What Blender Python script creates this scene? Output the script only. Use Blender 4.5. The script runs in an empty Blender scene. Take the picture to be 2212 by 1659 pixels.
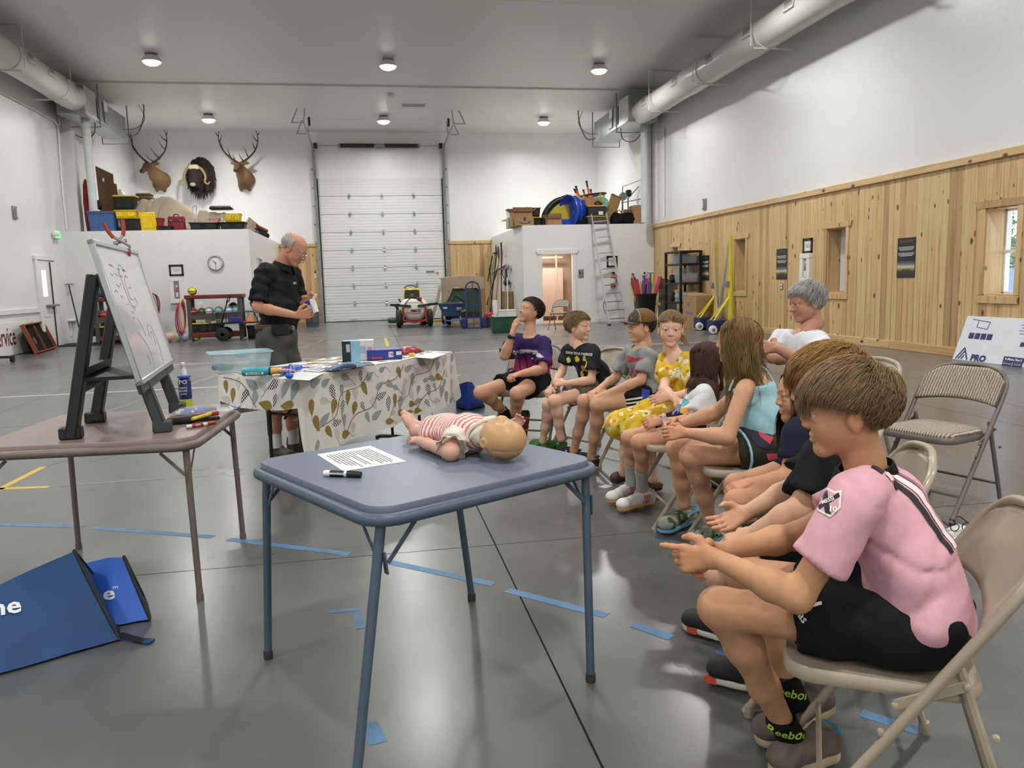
import bpy,bmesh,math,random
import numpy as np
from mathutils import Vector,Matrix,noise
from mathutils.bvhtree import BVHTree
scene=bpy.context.scene
C=scene.collection
PI=math.pi
random.seed(7);np.random.seed(7)
# ---------------------------------------------------------------- camera, world, exposure
YAW,PITCH,ROLL,FOC,CAMH=0.173310504,0.129603457,-0.0270801650,1700.0,1.3
def _cam_axes():
 f=np.array([math.sin(YAW)*math.cos(PITCH),math.cos(YAW)*math.cos(PITCH),-math.sin(PITCH)])
 r=np.array([math.cos(YAW),-math.sin(YAW),0.0]);u=np.cross(r,f)
 c,s=math.cos(ROLL),math.sin(ROLL)
 return c*r+s*u,-s*r+c*u,f
CR,CU,CF=_cam_axes()
cam=bpy.data.cameras.new('camera');camo=bpy.data.objects.new('camera',cam);C.objects.link(camo)
m=Matrix.Identity(4)
for i in range(3):
 m[i][0],m[i][1],m[i][2]=CR[i],CU[i],-CF[i]
m[2][3]=CAMH
camo.matrix_world=m
cam.sensor_fit='HORIZONTAL';cam.sensor_width=36.0;cam.lens=FOC/2212*36;cam.clip_start=0.05;cam.clip_end=200
scene.camera=camo
w=bpy.data.worlds.new('daylight');scene.world=w;w.use_nodes=True
nt=w.node_tree;bg=nt.nodes['Background']
sk=nt.nodes.new('ShaderNodeTexSky');sk.sky_type='HOSEK_WILKIE';sk.turbidity=4.0;sk.sun_direction=(0.35,-0.5,0.8)
nt.links.new(sk.outputs[0],bg.inputs[0]);bg.inputs[1].default_value=14.0
scene.view_settings.view_transform='Standard';scene.view_settings.look='None'
scene.view_settings.gamma=1;scene.view_settings.use_curve_mapping=False
scene.view_settings.exposure=0.0
try:
 scene.cycles.max_bounces=8;scene.cycles.diffuse_bounces=4;scene.cycles.glossy_bounces=3
 scene.cycles.transparent_max_bounces=8;scene.cycles.transmission_bounces=4
 scene.cycles.caustics_reflective=False;scene.cycles.caustics_refractive=False
 scene.cycles.use_denoising=True;scene.cycles.sample_clamp_indirect=4.0
except Exception:
 pass
LAMP_W=150.0
LAMP_X=(-4.71,0.68,5.98);LAMP_Y=(26.65,20.1,13.55,7.0,0.45,-5.6);LAMP_Z=6.54
# real-world points read off the photograph: G on a level, AY / AX on a wall plane, D at a distance
def _ray(x,y):
 return CR*((x-1106)/FOC)+CU*(-(y-829.5)/FOC)+CF
def G(x,y,z=0.0):
 d=_ray(x,y);t=(z-CAMH)/d[2];return Vector(d*t+np.array([0,0,CAMH]))
def AY(x,y,Y):
 d=_ray(x,y);t=Y/d[1];return Vector(d*t+np.array([0,0,CAMH]))
def AX(x,y,X):
 d=_ray(x,y);t=X/d[0];return Vector(d*t+np.array([0,0,CAMH]))
def D(x,y,d):
 return Vector(_ray(x,y)*d+np.array([0,0,CAMH]))
# ---------------------------------------------------------------- materials
def lin(h):
 h=h.lstrip('#');o=[]
 for i in(0,2,4):
  c=int(h[i:i+2],16)/255;o.append(c/12.92 if c<=.04045 else((c+.055)/1.055)**2.4)
 return tuple(o)
MATS={}
def mat(name,col='cccccc',rough=.5,metal=0.,var=.08,vs=6.,bump=0.,bs=60.,coat=0.,spec=.5,trans=0.,alpha=1.,emit=0.,sheen=0.,stretch=None,attr=None,island=0.,sss=0.):
 if name in MATS:return MATS[name]
 M=bpy.data.materials.new(name);M.use_nodes=True;nt=M.node_tree;N,Lk=nt.nodes,nt.links
 b=N['Principled BSDF'];c=lin(col)if isinstance(col,str)else col
 b.inputs['Roughness'].default_value=rough;b.inputs['Metallic'].default_value=metal
 b.inputs['Coat Weight'].default_value=coat;b.inputs['Specular IOR Level'].default_value=spec
 b.inputs['Transmission Weight'].default_value=trans;b.inputs['Alpha'].default_value=alpha
 b.inputs['Sheen Weight'].default_value=sheen
 if sss:b.inputs['Subsurface Weight'].default_value=sss;b.inputs['Subsurface Scale'].default_value=.01
 tc=N.new('ShaderNodeTexCoord');src=tc.outputs['Object']
 if stretch:
  mp=N.new('ShaderNodeMapping');mp.inputs['Scale'].default_value=stretch;Lk.new(src,mp.inputs[0]);src=mp.outputs[0]
 nz=N.new('ShaderNodeTexNoise');nz.inputs['Scale'].default_value=vs;nz.inputs['Detail'].default_value=3;Lk.new(src,nz.inputs['Vector'])
 mr=N.new('ShaderNodeMapRange');mr.inputs[1].default_value=.3;mr.inputs[2].default_value=.7
 mr.inputs[3].default_value=1-var;mr.inputs[4].default_value=1+var;Lk.new(nz.outputs[0],mr.inputs[0])
 mx=N.new('ShaderNodeVectorMath');mx.operation='SCALE';Lk.new(mr.outputs[0],mx.inputs['Scale'])
 if attr:
  at=N.new('ShaderNodeAttribute');at.attribute_name=attr;Lk.new(at.outputs['Color'],mx.inputs[0])
 else:
  mx.inputs[0].default_value=c
 out=mx.outputs[0]
 if island:
  oi=N.new('ShaderNodeObjectInfo');ge=N.new('ShaderNodeNewGeometry')
  ad=N.new('ShaderNodeMath');ad.operation='ADD';Lk.new(oi.outputs['Random'],ad.inputs[0]);Lk.new(ge.outputs['Random Per Island'],ad.inputs[1])
  fr=N.new('ShaderNodeMath');fr.operation='FRACT';Lk.new(ad.outputs[0],fr.inputs[0])
  m2=N.new('ShaderNodeMapRange');m2.inputs[3].default_value=1-island;m2.inputs[4].default_value=1+island;Lk.new(fr.outputs[0],m2.inputs[0])
  mx2=N.new('ShaderNodeVectorMath');mx2.operation='SCALE';Lk.new(out,mx2.inputs[0]);Lk.new(m2.outputs[0],mx2.inputs['Scale']);out=mx2.outputs[0]
 Lk.new(out,b.inputs['Base Color'])
 if emit:
  Lk.new(out,b.inputs['Emission Color']);b.inputs['Emission Strength'].default_value=emit
 if bump:
  n2=N.new('ShaderNodeTexNoise');n2.inputs['Scale'].default_value=bs;n2.inputs['Detail'].default_value=4;Lk.new(src,n2.inputs['Vector'])
  bp=N.new('ShaderNodeBump');bp.inputs['Strength'].default_value=bump;bp.inputs['Distance'].default_value=.01
  Lk.new(n2.outputs[0],bp.inputs['Height']);Lk.new(bp.outputs[0],b.inputs['Normal'])
 MATS[name]=M;return M
def nodes_of(name,rough=.5,metal=0.):
 M=bpy.data.materials.new(name);M.use_nodes=True;MATS[name]=M
 b=M.node_tree.nodes['Principled BSDF'];b.inputs['Roughness'].default_value=rough;b.inputs['Metallic'].default_value=metal
 return M,M.node_tree.nodes,M.node_tree.links,b
def ramp(N,pts,interp='LINEAR'):
 r=N.new('ShaderNodeValToRGB');e=r.color_ramp.elements;r.color_ramp.interpolation=interp
 while len(e)<len(pts):e.new(.5)
 for q,(p,c)in zip(e,pts):
  q.position=p;q.color=(*(lin(c)if isinstance(c,str)else c),1)
 return r
# ---------------------------------------------------------------- mesh building
class MB:
 def __init__(s,M=None):s.v=[];s.f=[];s.mi=[];s.sm=[];s.M=M
 def add(s,vs,fs,mi=0,smooth=False):
  o=len(s.v)
  s.v+=[tuple(s.M@Vector(p))if s.M else tuple(p)for p in vs]
  s.f+=[tuple(o+i for i in f)for f in fs];s.mi+=[mi]*len(fs);s.sm+=[smooth]*len(fs);return s
 def box(s,c,d,rot=None,bev=0.,mi=0,taper=1.0):
  hx,hy,hz=d[0]/2,d[1]/2,d[2]/2;b=min(bev,hx*.9,hy*.9,hz*.9);c=Vector(c)
  R=rot if isinstance(rot,Matrix)else(Matrix.Rotation(rot,3,'Z')if rot else Matrix.Identity(3))
  def P(x,y,z):
   k=taper if z<0 else 1.0
   return c+R@Vector((x*k,y*k,z))
  if b<=0:
   vs=[P(x*hx,y*hy,z*hz)for x in(-1,1)for y in(-1,1)for z in(-1,1)]
   fs=[(0,1,3,2),(4,6,7,5),(0,4,5,1),(2,3,7,6),(0,2,6,4),(1,5,7,3)]
   return s.add(vs,fs,mi)
  vs=[];ix={}
  for x in(-1,1):
   for y in(-1,1):
    for z in(-1,1):
     ix[x,y,z,0]=len(vs);vs.append(P(x*hx,y*(hy-b),z*(hz-b)))
     ix[x,y,z,1]=len(vs);vs.append(P(x*(hx-b),y*hy,z*(hz-b)))
     ix[x,y,z,2]=len(vs);vs.append(P(x*(hx-b),y*(hy-b),z*hz))
  fs=[]
  for q in(-1,1):
   fs.append([ix[q,y,z,0]for y,z in((-1,-1),(1,-1),(1,1),(-1,1))])
   fs.append([ix[x,q,z,1]for x,z in((-1,-1),(1,-1),(1,1),(-1,1))])
   fs.append([ix[x,y,q,2]for x,y in((-1,-1),(1,-1),(1,1),(-1,1))])
  for p in(-1,1):
   for q in(-1,1):
    fs.append([ix[-1,p,q,1],ix[1,p,q,1],ix[1,p,q,2],ix[-1,p,q,2]])
    fs.append([ix[p,-1,q,0],ix[p,1,q,0],ix[p,1,q,2],ix[p,-1,q,2]])
    fs.append([ix[p,q,-1,0],ix[p,q,1,0],ix[p,q,1,1],ix[p,q,-1,1]])
    for r in(-1,1):fs.append([ix[p,q,r,0],ix[p,q,r,1],ix[p,q,r,2]])
  return s.add(vs,fs,mi)
 def bar(s,a,b,w,t=None,mi=0,up=(0,0,1),bev=0.):
  a,b=Vector(a),Vector(b);d=b-a;L=d.length;x=d/L;u=Vector(up)
  if abs(x.dot(u))>.98:u=Vector((0,1,0))if abs(x.y)<.9 else Vector((1,0,0))
  y=u.cross(x).normalized();z=x.cross(y);R=Matrix((x,y,z)).transposed()
  return s.box((a+b)/2,(L,w,t or w),R,bev,mi)
 def tube(s,pts,r,n=8,mi=0,closed=False,smooth=True,flat=None):
  P=[Vector(p)for p in pts];k=len(P);rs=r if hasattr(r,'__len__')else[r]*k
  vs=[];fs=[];prev=None
  for i in range(k):
   if closed:t=P[(i+1)%k]-P[i-1]
   else:t=P[min(i+1,k-1)]-P[max(i-1,0)]
   t=t.normalized()if t.length>1e-9 else Vector((0,0,1))
   if prev is None:
    u=Vector((0,0,1))if abs(t.z)<.9 else Vector((1,0,0));x=u.cross(t).normalized()
   else:
    x=prev-t*prev.dot(t);x=x.normalized()if x.length>1e-6 else t.orthogonal().normalized()
   y=t.cross(x);prev=x
   for j in range(n):
    a=2*PI*j/n+PI/n
    vs.append(P[i]+x*(math.cos(a)*rs[i])+y*(math.sin(a)*rs[i]*(flat or 1)))
  for i in range(k if closed else k-1):
   for j in range(n):
    a,b=i*n+j,i*n+(j+1)%n;c2=((i+1)%k)*n
    fs.append((a,b,c2+(j+1)%n,c2+j))
  s.add(vs,fs,mi,smooth)
  if not closed:
   o=len(s.v)-len(vs);s.f+=[tuple(o+j for j in range(n)),tuple(o+(k-1)*n+j for j in range(n))];s.mi+=[mi]*2;s.sm+=[False]*2
  return s
 def lathe(s,prof,c=(0,0,0),n=20,mi=0,R=None,smooth=True,caps=True):
  c=Vector(c);vs=[];fs=[]
  for r,z in prof:
   for j in range(n):
    a=2*PI*j/n;p=Vector((r*math.cos(a),r*math.sin(a),z));vs.append(c+(R@p if R else p))
  for i in range(len(prof)-1):
   for j in range(n):fs.append((i*n+j,i*n+(j+1)%n,(i+1)*n+(j+1)%n,(i+1)*n+j))
  s.add(vs,fs,mi,smooth);o=len(s.v)-len(vs)
  for i in(0,len(prof)-1):
   if caps and prof[i][0]>1e-6 and prof[0][1]!=prof[-1][1]:s.f.append(tuple(o+i*n+j for j in range(n)));s.mi.append(mi);s.sm.append(False)
  return s
 def sph(s,c,r,n=14,m=9,mi=0,R=None):
  r=r if hasattr(r,'__len__')else(r,r,r);c=Vector(c);vs=[];fs=[]
  for i in range(m+1):
   t=PI*i/m
   for j in range(n):
    a=2*PI*j/n;p=Vector((r[0]*math.sin(t)*math.cos(a),r[1]*math.sin(t)*math.sin(a),r[2]*math.cos(t)))
    vs.append(c+(R@p if R else p))
  for i in range(m):
   for j in range(n):fs.append((i*n+j,i*n+(j+1)%n,(i+1)*n+(j+1)%n,(i+1)*n+j))
  return s.add(vs,fs,mi,True)
 def prism(s,poly,h,T=None,mi=0):
  n=len(poly);vs=[Vector((x,y,0))for x,y in poly]+[Vector((x,y,h))for x,y in poly]
  if T:vs=[T@v for v in vs]
  return s.add(vs,[tuple(range(n)),tuple(range(n,2*n))]+[(i,(i+1)%n,n+(i+1)%n,n+i)for i in range(n)],mi)
 def quad(s,a,b,c,d,mi=0):return s.add([a,b,c,d],[(0,1,2,3)],mi)
 def sheet(s,rows,mi=0,closed=False,smooth=True):
  n=len(rows[0]);vs=[p for r in rows for p in r];fs=[]
  for i in range(len(rows)-1):
   for j in range(n if closed else n-1):fs.append((i*n+j,i*n+(j+1)%n,(i+1)*n+(j+1)%n,(i+1)*n+j))
  return s.add(vs,fs,mi,smooth)
 def mesh(s,name,mats,recalc=True):
  me=bpy.data.meshes.new(name);me.from_pydata([tuple(p)for p in s.v],[],s.f)
  for q in(mats if isinstance(mats,(list,tuple))else[mats]):me.materials.append(q)
  me.polygons.foreach_set('material_index',s.mi);me.polygons.foreach_set('use_smooth',s.sm)
  if recalc:
   bm=bmesh.new();bm.from_mesh(me);bmesh.ops.remove_doubles(bm,verts=bm.verts,dist=1e-5)
   bmesh.ops.recalc_face_normals(bm,faces=bm.faces);bm.to_mesh(me);bm.free()
  me.set_sharp_from_angle(angle=math.radians(42));me.update();return me
 def build(s,name,mats,parent=None,**kw):return link(name,s.mesh(name,mats),parent,**kw)
def fullm(o):
 return fullm(o.parent)@o.matrix_parent_inverse@o.matrix_basis if o.parent else o.matrix_basis.copy()
def link(name,data,parent=None,label=None,cat=None,group=None,kind=None,local=False):
 o=bpy.data.objects.new(name,data);C.objects.link(o)
 if parent:
  o.parent=parent
  if not local:o.matrix_parent_inverse=fullm(parent).inverted()
 if label:o['label']=label
 if cat:o['category']=cat
 if group:o['group']=group
 if kind:o['kind']=kind
 return o
def thing(name,label,cat,loc=(0,0,0),rz=0.,group=None,kind=None):
 o=link(name,None,None,label,cat,group,kind);o.empty_display_size=.1
 o.location=loc;o.rotation_euler=(0,0,rz);return o
def copy_tree(o,parent=None):
 c=o.copy();C.objects.link(c);c.parent=parent
 for ch in KIDS.get(o.name,[]):pass
 for ch in[q for q in C.objects if q.parent==o]:copy_tree(ch,c)
 return c
KIDS={}
def solidify(o,t,off=0.):
 md=o.modifiers.new('thickness','SOLIDIFY');md.thickness=t;md.offset=off;return o
def subsurf(o,n=1):
 md=o.modifiers.new('smooth','SUBSURF');md.levels=n;md.render_levels=n;return o
def arc(c,r,a0,a1,n,ax=(1,0,0),ay=(0,0,1)):
 c,ax,ay=Vector(c),Vector(ax),Vector(ay)
 return[c+ax*(r*math.cos(a0+(a1-a0)*i/n))+ay*(r*math.sin(a0+(a1-a0)*i/n))for i in range(n+1)]
def rrect(w,h,r,n=5):
 o=[]
 for cx_,cy_,a in((w/2-r,h/2-r,0),(-w/2+r,h/2-r,90),(-w/2+r,-h/2+r,180),(w/2-r,-h/2+r,270)):
  for i in range(n+1):
   t=math.radians(a+90*i/n);o.append((cx_+r*math.cos(t),cy_+r*math.sin(t)))
 return o
def frame(o,x,y):
 """4x4 matrix: origin o, x axis along x, y in the plane of y, z = x cross y"""
 x=Vector(x).normalized();z=x.cross(Vector(y)).normalized();y=z.cross(x)
 m=Matrix.Identity(4)
 for i in range(3):m[i][0],m[i][1],m[i][2],m[i][3]=x[i],y[i],z[i],o[i]
 return m
def smooth_pts(P,k=6):
 P=[Vector(p)for p in P];o=[]
 for i in range(len(P)-1):
  a,b,c,d=P[max(i-1,0)],P[i],P[i+1],P[min(i+2,len(P)-1)]
  for j in range(k):
   t=j/k;o.append(.5*((2*b)+(c-a)*t+(2*a-5*b+4*c-d)*t*t+(3*b-a-3*c+d)*t**3))
 return o+[P[-1]]
FONTS={}
def text_mesh(body,size,align='CENTER',bold=0.0,shear=0.):
 cu=bpy.data.curves.new('lettering','FONT');cu.body=body;cu.size=size;cu.align_x=align;cu.align_y='CENTER'
 cu.offset=bold;cu.shear=shear;cu.resolution_u=2
 o=bpy.data.objects.new('lettering',cu);me=bpy.data.meshes.new_from_object(o)
 vs=[v.co.copy()for v in me.vertices];fs=[tuple(p.vertices)for p in me.polygons]
 bpy.data.objects.remove(o);bpy.data.curves.remove(cu);bpy.data.meshes.remove(me);return vs,fs
def lettering(body,size,T,m,parent=None,name='lettering',sx=1.,bold=0.,align='CENTER',shear=0.,th=0.0012):
 """flat print on a surface: T maps x right, y up, z out"""
 vs,fs=text_mesh(body,size,align,bold,shear)
 b=MB();b.add([T@Vector((v.x*sx,v.y,th))for v in vs],fs)
 return b.build(name,m,parent)
# ---------------------------------------------------------------- the setting
XL,XR,YB,YF,ZC=-7.75,8.62,29.45,-7.0,6.72
YLL,XLL,ZLL=22.3,-3.14,2.88
YLR,XLR,ZLR=23.3,4.52,2.94
W_WHITE=mat('white_wall_paint','e6e6e3',rough=.33,var=.02,vs=.8,bump=.25,bs=14)
W_CEIL=mat('ceiling_paint','d8d7d3',rough=.38,var=.02,vs=.5,bump=.06,bs=9)
W_TRIM=mat('white_trim_paint','eae8e3',rough=.4,var=.02)
STEEL=mat('galvanised_steel','a9abab',rough=.35,metal=.85,var=.12,vs=4)
DUCT=mat('painted_duct_metal','cfcdc6',rough=.3,var=.03,vs=3,bump=.04,bs=5)
DARKM=mat('black_metal','1b1b1c',rough=.45,var=.1)
GREYM=mat('grey_metal','8d8f8f',rough=.4,metal=.5)
BLACKP=mat('black_plastic','17181a',rough=.42,var=.1)
YELLOWP=mat('yellow_plastic','e6c21c',rough=.4)
CARD=mat('cardboard','9f7d55',rough=.8,var=.06,vs=10)
CARDD=mat('cardboard_inside','75593a',rough=.85)
PAPER=mat('white_paper','ecebe6',rough=.7,var=.02)
def pine():
 M,N,L,b=nodes_of('knotty_pine',.38)
 tc=N.new('ShaderNodeTexCoord');oi=N.new('ShaderNodeObjectInfo')
 sc=N.new('ShaderNodeVectorMath');sc.operation='SCALE';sc.inputs[0].default_value=(37,91,53);L.new(oi.outputs['Random'],sc.inputs['Scale'])
 ad=N.new('ShaderNodeVectorMath');ad.operation='ADD';L.new(tc.outputs['Object'],ad.inputs[0]);L.new(sc.outputs[0],ad.inputs[1])
 mp=N.new('ShaderNodeMapping');mp.inputs['Scale'].default_value=(14,14,.55);L.new(ad.outputs[0],mp.inputs[0])
 nz=N.new('ShaderNodeTexNoise');nz.inputs['Scale'].default_value=1.6;nz.inputs['Detail'].default_value=5;nz.inputs['Distortion'].default_value=.4;L.new(mp.outputs[0],nz.inputs['Vector'])
 r=ramp(N,[(.25,'b89468'),(.42,'d8bd94'),(.58,'e2cca5'),(.8,'d6b88c')]);L.new(nz.outputs[0],r.inputs[0])
 # darker heartwood boards
 tone=ramp(N,[(0,'b08a5e'),(.16,'e2cca6'),(.45,'ead8b8'),(.8,'f0e2c6'),(1,'d3b285')]);L.new(oi.outputs['Random'],tone.inputs[0])
 mx=N.new('ShaderNodeMixRGB');mx.blend_type='MULTIPLY';mx.inputs[0].default_value=.7;L.new(r.outputs[0],mx.inputs[1]);L.new(tone.outputs[0],mx.inputs[2])
 mk=N.new('ShaderNodeMapping');mk.inputs['Scale'].default_value=(5.5,5.5,3.2);L.new(ad.outputs[0],mk.inputs[0])
 vo=N.new('ShaderNodeTexVoronoi');vo.inputs['Scale'].default_value=1.0;L.new(mk.outputs[0],vo.inputs['Vector'])
 n3=N.new('ShaderNodeSeparateColor');L.new(vo.outputs['Color'],n3.inputs[0])
 mr=N.new('ShaderNodeMapRange');mr.inputs[1].default_value=.2;mr.inputs[2].default_value=1;mr.inputs[3].default_value=0;mr.inputs[4].default_value=.2;L.new(n3.outputs[0],mr.inputs[0])
 su=N.new('ShaderNodeMath');su.operation='SUBTRACT';L.new(mr.outputs[0],su.inputs[0]);L.new(vo.outputs['Distance'],su.inputs[1])
 m2=N.new('ShaderNodeMapRange');m2.inputs[1].default_value=-.045;m2.inputs[2].default_value=.03;L.new(su.outputs[0],m2.inputs[0])
 mk2=N.new('ShaderNodeMixRGB');mk2.inputs[2].default_value=(*lin('6d4424'),1);L.new(m2.outputs[0],mk2.inputs[0]);L.new(mx.outputs[0],mk2.inputs[1])
 L.new(mk2.outputs[0],b.inputs['Base Color']);return M
PINE=pine()
def concrete():
 M,N,L,b=nodes_of('polished_concrete',.2)
 tc=N.new('ShaderNodeTexCoord')
 def nz(s,d,dist=0,stretch=None):
  n=N.new('ShaderNodeTexNoise');n.inputs['Scale'].default_value=s;n.inputs['Detail'].default_value=d;n.inputs['Distortion'].default_value=dist
  if stretch:
   mp=N.new('ShaderNodeMapping');mp.inputs['Scale'].default_value=stretch;mp.inputs['Rotation'].default_value=(0,0,.5);L.new(tc.outputs['Object'],mp.inputs[0]);L.new(mp.outputs[0],n.inputs['Vector'])
  else:L.new(tc.outputs['Object'],n.inputs['Vector'])
  return n
 a=nz(.6,5,.3);c=nz(5.,5,.2,(1,.5,1));f=nz(30,3)
 r1=ramp(N,[(.28,'5d5e5e'),(.5,'6a6b6a'),(.72,'757674')]);L.new(a.outputs[0],r1.inputs[0])
 r2=ramp(N,[(.3,'7d7e7e'),(.5,'949492'),(.75,'aeada9')]);L.new(c.outputs[0],r2.inputs[0])
 mx=N.new('ShaderNodeMixRGB');mx.blend_type='OVERLAY';mx.inputs[0].default_value=.45;L.new(r1.outputs[0],mx.inputs[1]);L.new(r2.outputs[0],mx.inputs[2])
 L.new(mx.outputs[0],b.inputs['Base Color'])
 mr=N.new('ShaderNodeMapRange');mr.inputs[1].default_value=.3;mr.inputs[2].default_value=.75;mr.inputs[3].default_value=.24;mr.inputs[4].default_value=.36;L.new(a.outputs[0],mr.inputs[0]);L.new(mr.outputs[0],b.inputs['Roughness'])
 bp=N.new('ShaderNodeBump');bp.inputs['Strength'].default_value=.012;bp.inputs['Distance'].default_value=.01;L.new(f.outputs[0],bp.inputs['Height']);L.new(bp.outputs[0],b.inputs['Normal'])
 b.inputs['Coat Weight'].default_value=.2;b.inputs['Coat Roughness'].default_value=.2
 return M
CONC=concrete()
JOINT=mat('joint_filler','242424',rough=.8)
# floor: slabs between saw-cut joints, filler just below
b=MB();b.box((.4,11.2,-.06),(16.6,36.9,.1));floor=b.build('floor',JOINT,kind='structure')
xs=[XL-.02,-4.15,.55,5.25,XR+.02];ys=[YF-.02,-.95,3.75,8.45,13.15,17.85,22.55,YB+.02]
g=.0035
for i in range(len(xs)-1):
 for j in range(len(ys)-1):
  b=MB();x0,x1,y0,y1=xs[i]+g,xs[i+1]-g,ys[j]+g,ys[j+1]-g
  b.box(((x0+x1)/2,(y0+y1)/2,-.008),(x1-x0,y1-y0,.016));b.build('slab',CONC,floor)
TAPEB=mat('blue_floor_tape','4d759c',rough=.5,var=.18,vs=18);TAPEG=mat('grey_floor_line','6b6c6c',rough=.4,var=.12)
TAPEY=mat('yellow_floor_tape','c9a83c',rough=.5,var=.12,vs=14);TAPEW=mat('white_floor_line','c9c8c0',rough=.4,var=.1)
def strip(a,c,wd,m):
 b=MB();b.bar(Vector((a[0],a[1],.0006)),Vector((c[0],c[1],.0006)),wd,.0012);return b.build('tape_strip',m,floor)
for a,c in(((0,1133),(180,1138)),((205,1140),(460,1160)),((495,1165),(755,1197)),((810,1208),(1065,1262)),((1095,1275),(1310,1330)),((1370,1350),(1450,1378))):
 strip(G(*a),G(*c),.048,TAPEB)
strip(G(712,1322),G(778,1316),.03,TAPEB);strip(G(772,1320),G(779,1358),.035,TAPEB);strip(G(797,1562),G(818,1606),.05,TAPEB)
strip(G(1550,1405),G(1700,1452),.045,TAPEB);strip(G(1860,1540),G(1985,1580),.045,TAPEB)
strip(G(-60,1087),G(95,1008),.05,TAPEY);strip(G(-30,1057),G(105,1052),.05,TAPEY)
strip(G(130,1050),G(360,1033),.05,TAPEG);strip(G(378,1032),G(450,1027),.05,TAPEG)
strip(G(-60,985),G(700,735),.09,TAPEG);strip((5.3,3.6),(8.2,15.2),.07,TAPEG);strip(G(95,1008),G(250,955),.05,TAPEG)
strip(G(350,910),G(420,878),.05,TAPEY)
strip((-5.0,14.7),(7.2,14.75),.06,TAPEW);strip((-7.0,11.0),(1.2,11.05),.06,TAPEW);strip((.3,17.0),(.3,19.6),.06,TAPEY)
for p in((1308,1051),(1340,1046),(1398,1018)):
 q=G(*p);b=MB();b.box((q.x,q.y,.0006),(.07,.06,.0012),.5);b.build('tape_scrap',TAPEW,floor)
b=MB();b.box((.4,11.2,ZC+.1),(16.9,37.2,.2));ceil=b.build('ceiling',W_CEIL,kind='structure')
b=MB();b.box((.4,22.75,ZC-.02),(16.3,.07,.04));b.build('trim_1',W_CEIL,kind='structure')
b=MB()
for yy in(9.5,15.9,27.2):b.box((.4,yy,ZC-.001),(16.3,.012,.004))
b.build('trim_2',W_CEIL,kind='structure')
# walls
b=MB();b.box((XL-.15,11.2,ZC/2),(.3,37,ZC));b.build('wall_left',W_WHITE,kind='structure')
b=MB();b.box((.4,YF-.15,ZC/2),(17.2,.3,ZC));b.build('wall_rear',W_WHITE,kind='structure')
DX0,DX1,DZ1=-1.69,2.77,5.12
b=MB();b.box(((XL+DX0)/2,YB+.15,ZC/2),(DX0-XL,.3,ZC));b.box(((XR+DX1)/2,YB+.15,ZC/2),(XR-DX1,.3,ZC))
b.box(((DX0+DX1)/2,YB+.15,(DZ1+ZC)/2),(DX1-DX0,.3,ZC-DZ1));b.build('wall_back',W_WHITE,kind='structure')
WIN=[(9.39,9.96,.925,2.14),(13.29,13.90,.92,2.13),(17.23,17.78,.925,2.15),(21.3,21.75,.925,2.15)]
b=MB();yy=YF
for y0,y1,z0,z1 in WIN:
 b.box((XR+.2,(yy+y0)/2,ZC/2),(.4,y0-yy,ZC));b.box((XR+.2,(y0+y1)/2,z0/2),(.4,y1-y0,z0));b.box((XR+.2,(y0+y1)/2,(z1+ZC)/2),(.4,y1-y0,ZC-z1));yy=y1
b.box((XR+.2,(yy+YB)/2,ZC/2),(.4,YB-yy,ZC));wall_right=b.build('wall_right',W_WHITE,kind='structure')
# knotty pine planks on the right wall, piece by piece
PLM={}
def plank(parent,x,y,z0,z1,wd,t=.02,along='y'):
 key=(round(z1-z0,3),wd,along)
 if key not in PLM:
  q=MB();q.box((0,0,0),(t,wd-.004,z1-z0)if along=='y' else(wd-.004,t,z1-z0),bev=.005);PLM[key]=q.mesh('plank',PINE)
 o=link('plank',PLM[key],parent);o.location=(x,y,(z0+z1)/2);return o
ZW=2.80;PW=.14
y=7.0
while y<YLR-.05:
 cuts=[(z0,z1)for y0,y1,z0,z1 in WIN if y0-.07<y<y1+.07]
 xx=XR-.011-random.choice((0,.0015,.003))
 if cuts:
  plank(wall_right,xx,y,.12,cuts[0][0],PW);plank(wall_right,xx,y,cuts[0][1],ZW,PW)
 else:plank(wall_right,xx,y,.12,ZW,PW)
 y+=PW
y=-6.9
while y<6.95:plank(wall_right,XR-.011,y+.46,.12,ZW,.92);y+=.92
def trimbox(name,c,d,m=PINE,rot=None,**k):
 b=MB();b.box((0,0,0),d,rot,bev=.006);o=b.build(name,m,kind='structure',**k);o.location=c;return o
def pine_run(name,x,z,d,w_,y0,y1):
 n=max(1,round((y1-y0)/3.6));root=None
 for k in range(n):
  q=MB();q.box((0,0,0),(w_,d,(y1-y0)/n-.003),bev=.006);o=link('board' if root else name,q.mesh('board',PINE),root,kind=None if root else 'structure',local=True)
  o.rotation_euler=(PI/2,0,0)
  if root:o.rotation_euler=(0,0,0);o.location=(0,0,-(y1-y0)/n*k)
  else:o.location=(x,y0+(y1-y0)/n*.5,z);root=o
 return root
pine_run('trim_3',XR-.035,ZW+.05,.11,.07,YF,YLR);pine_run('baseboard_right',XR-.03,.07,.14,.05,YF,YLR)
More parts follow.
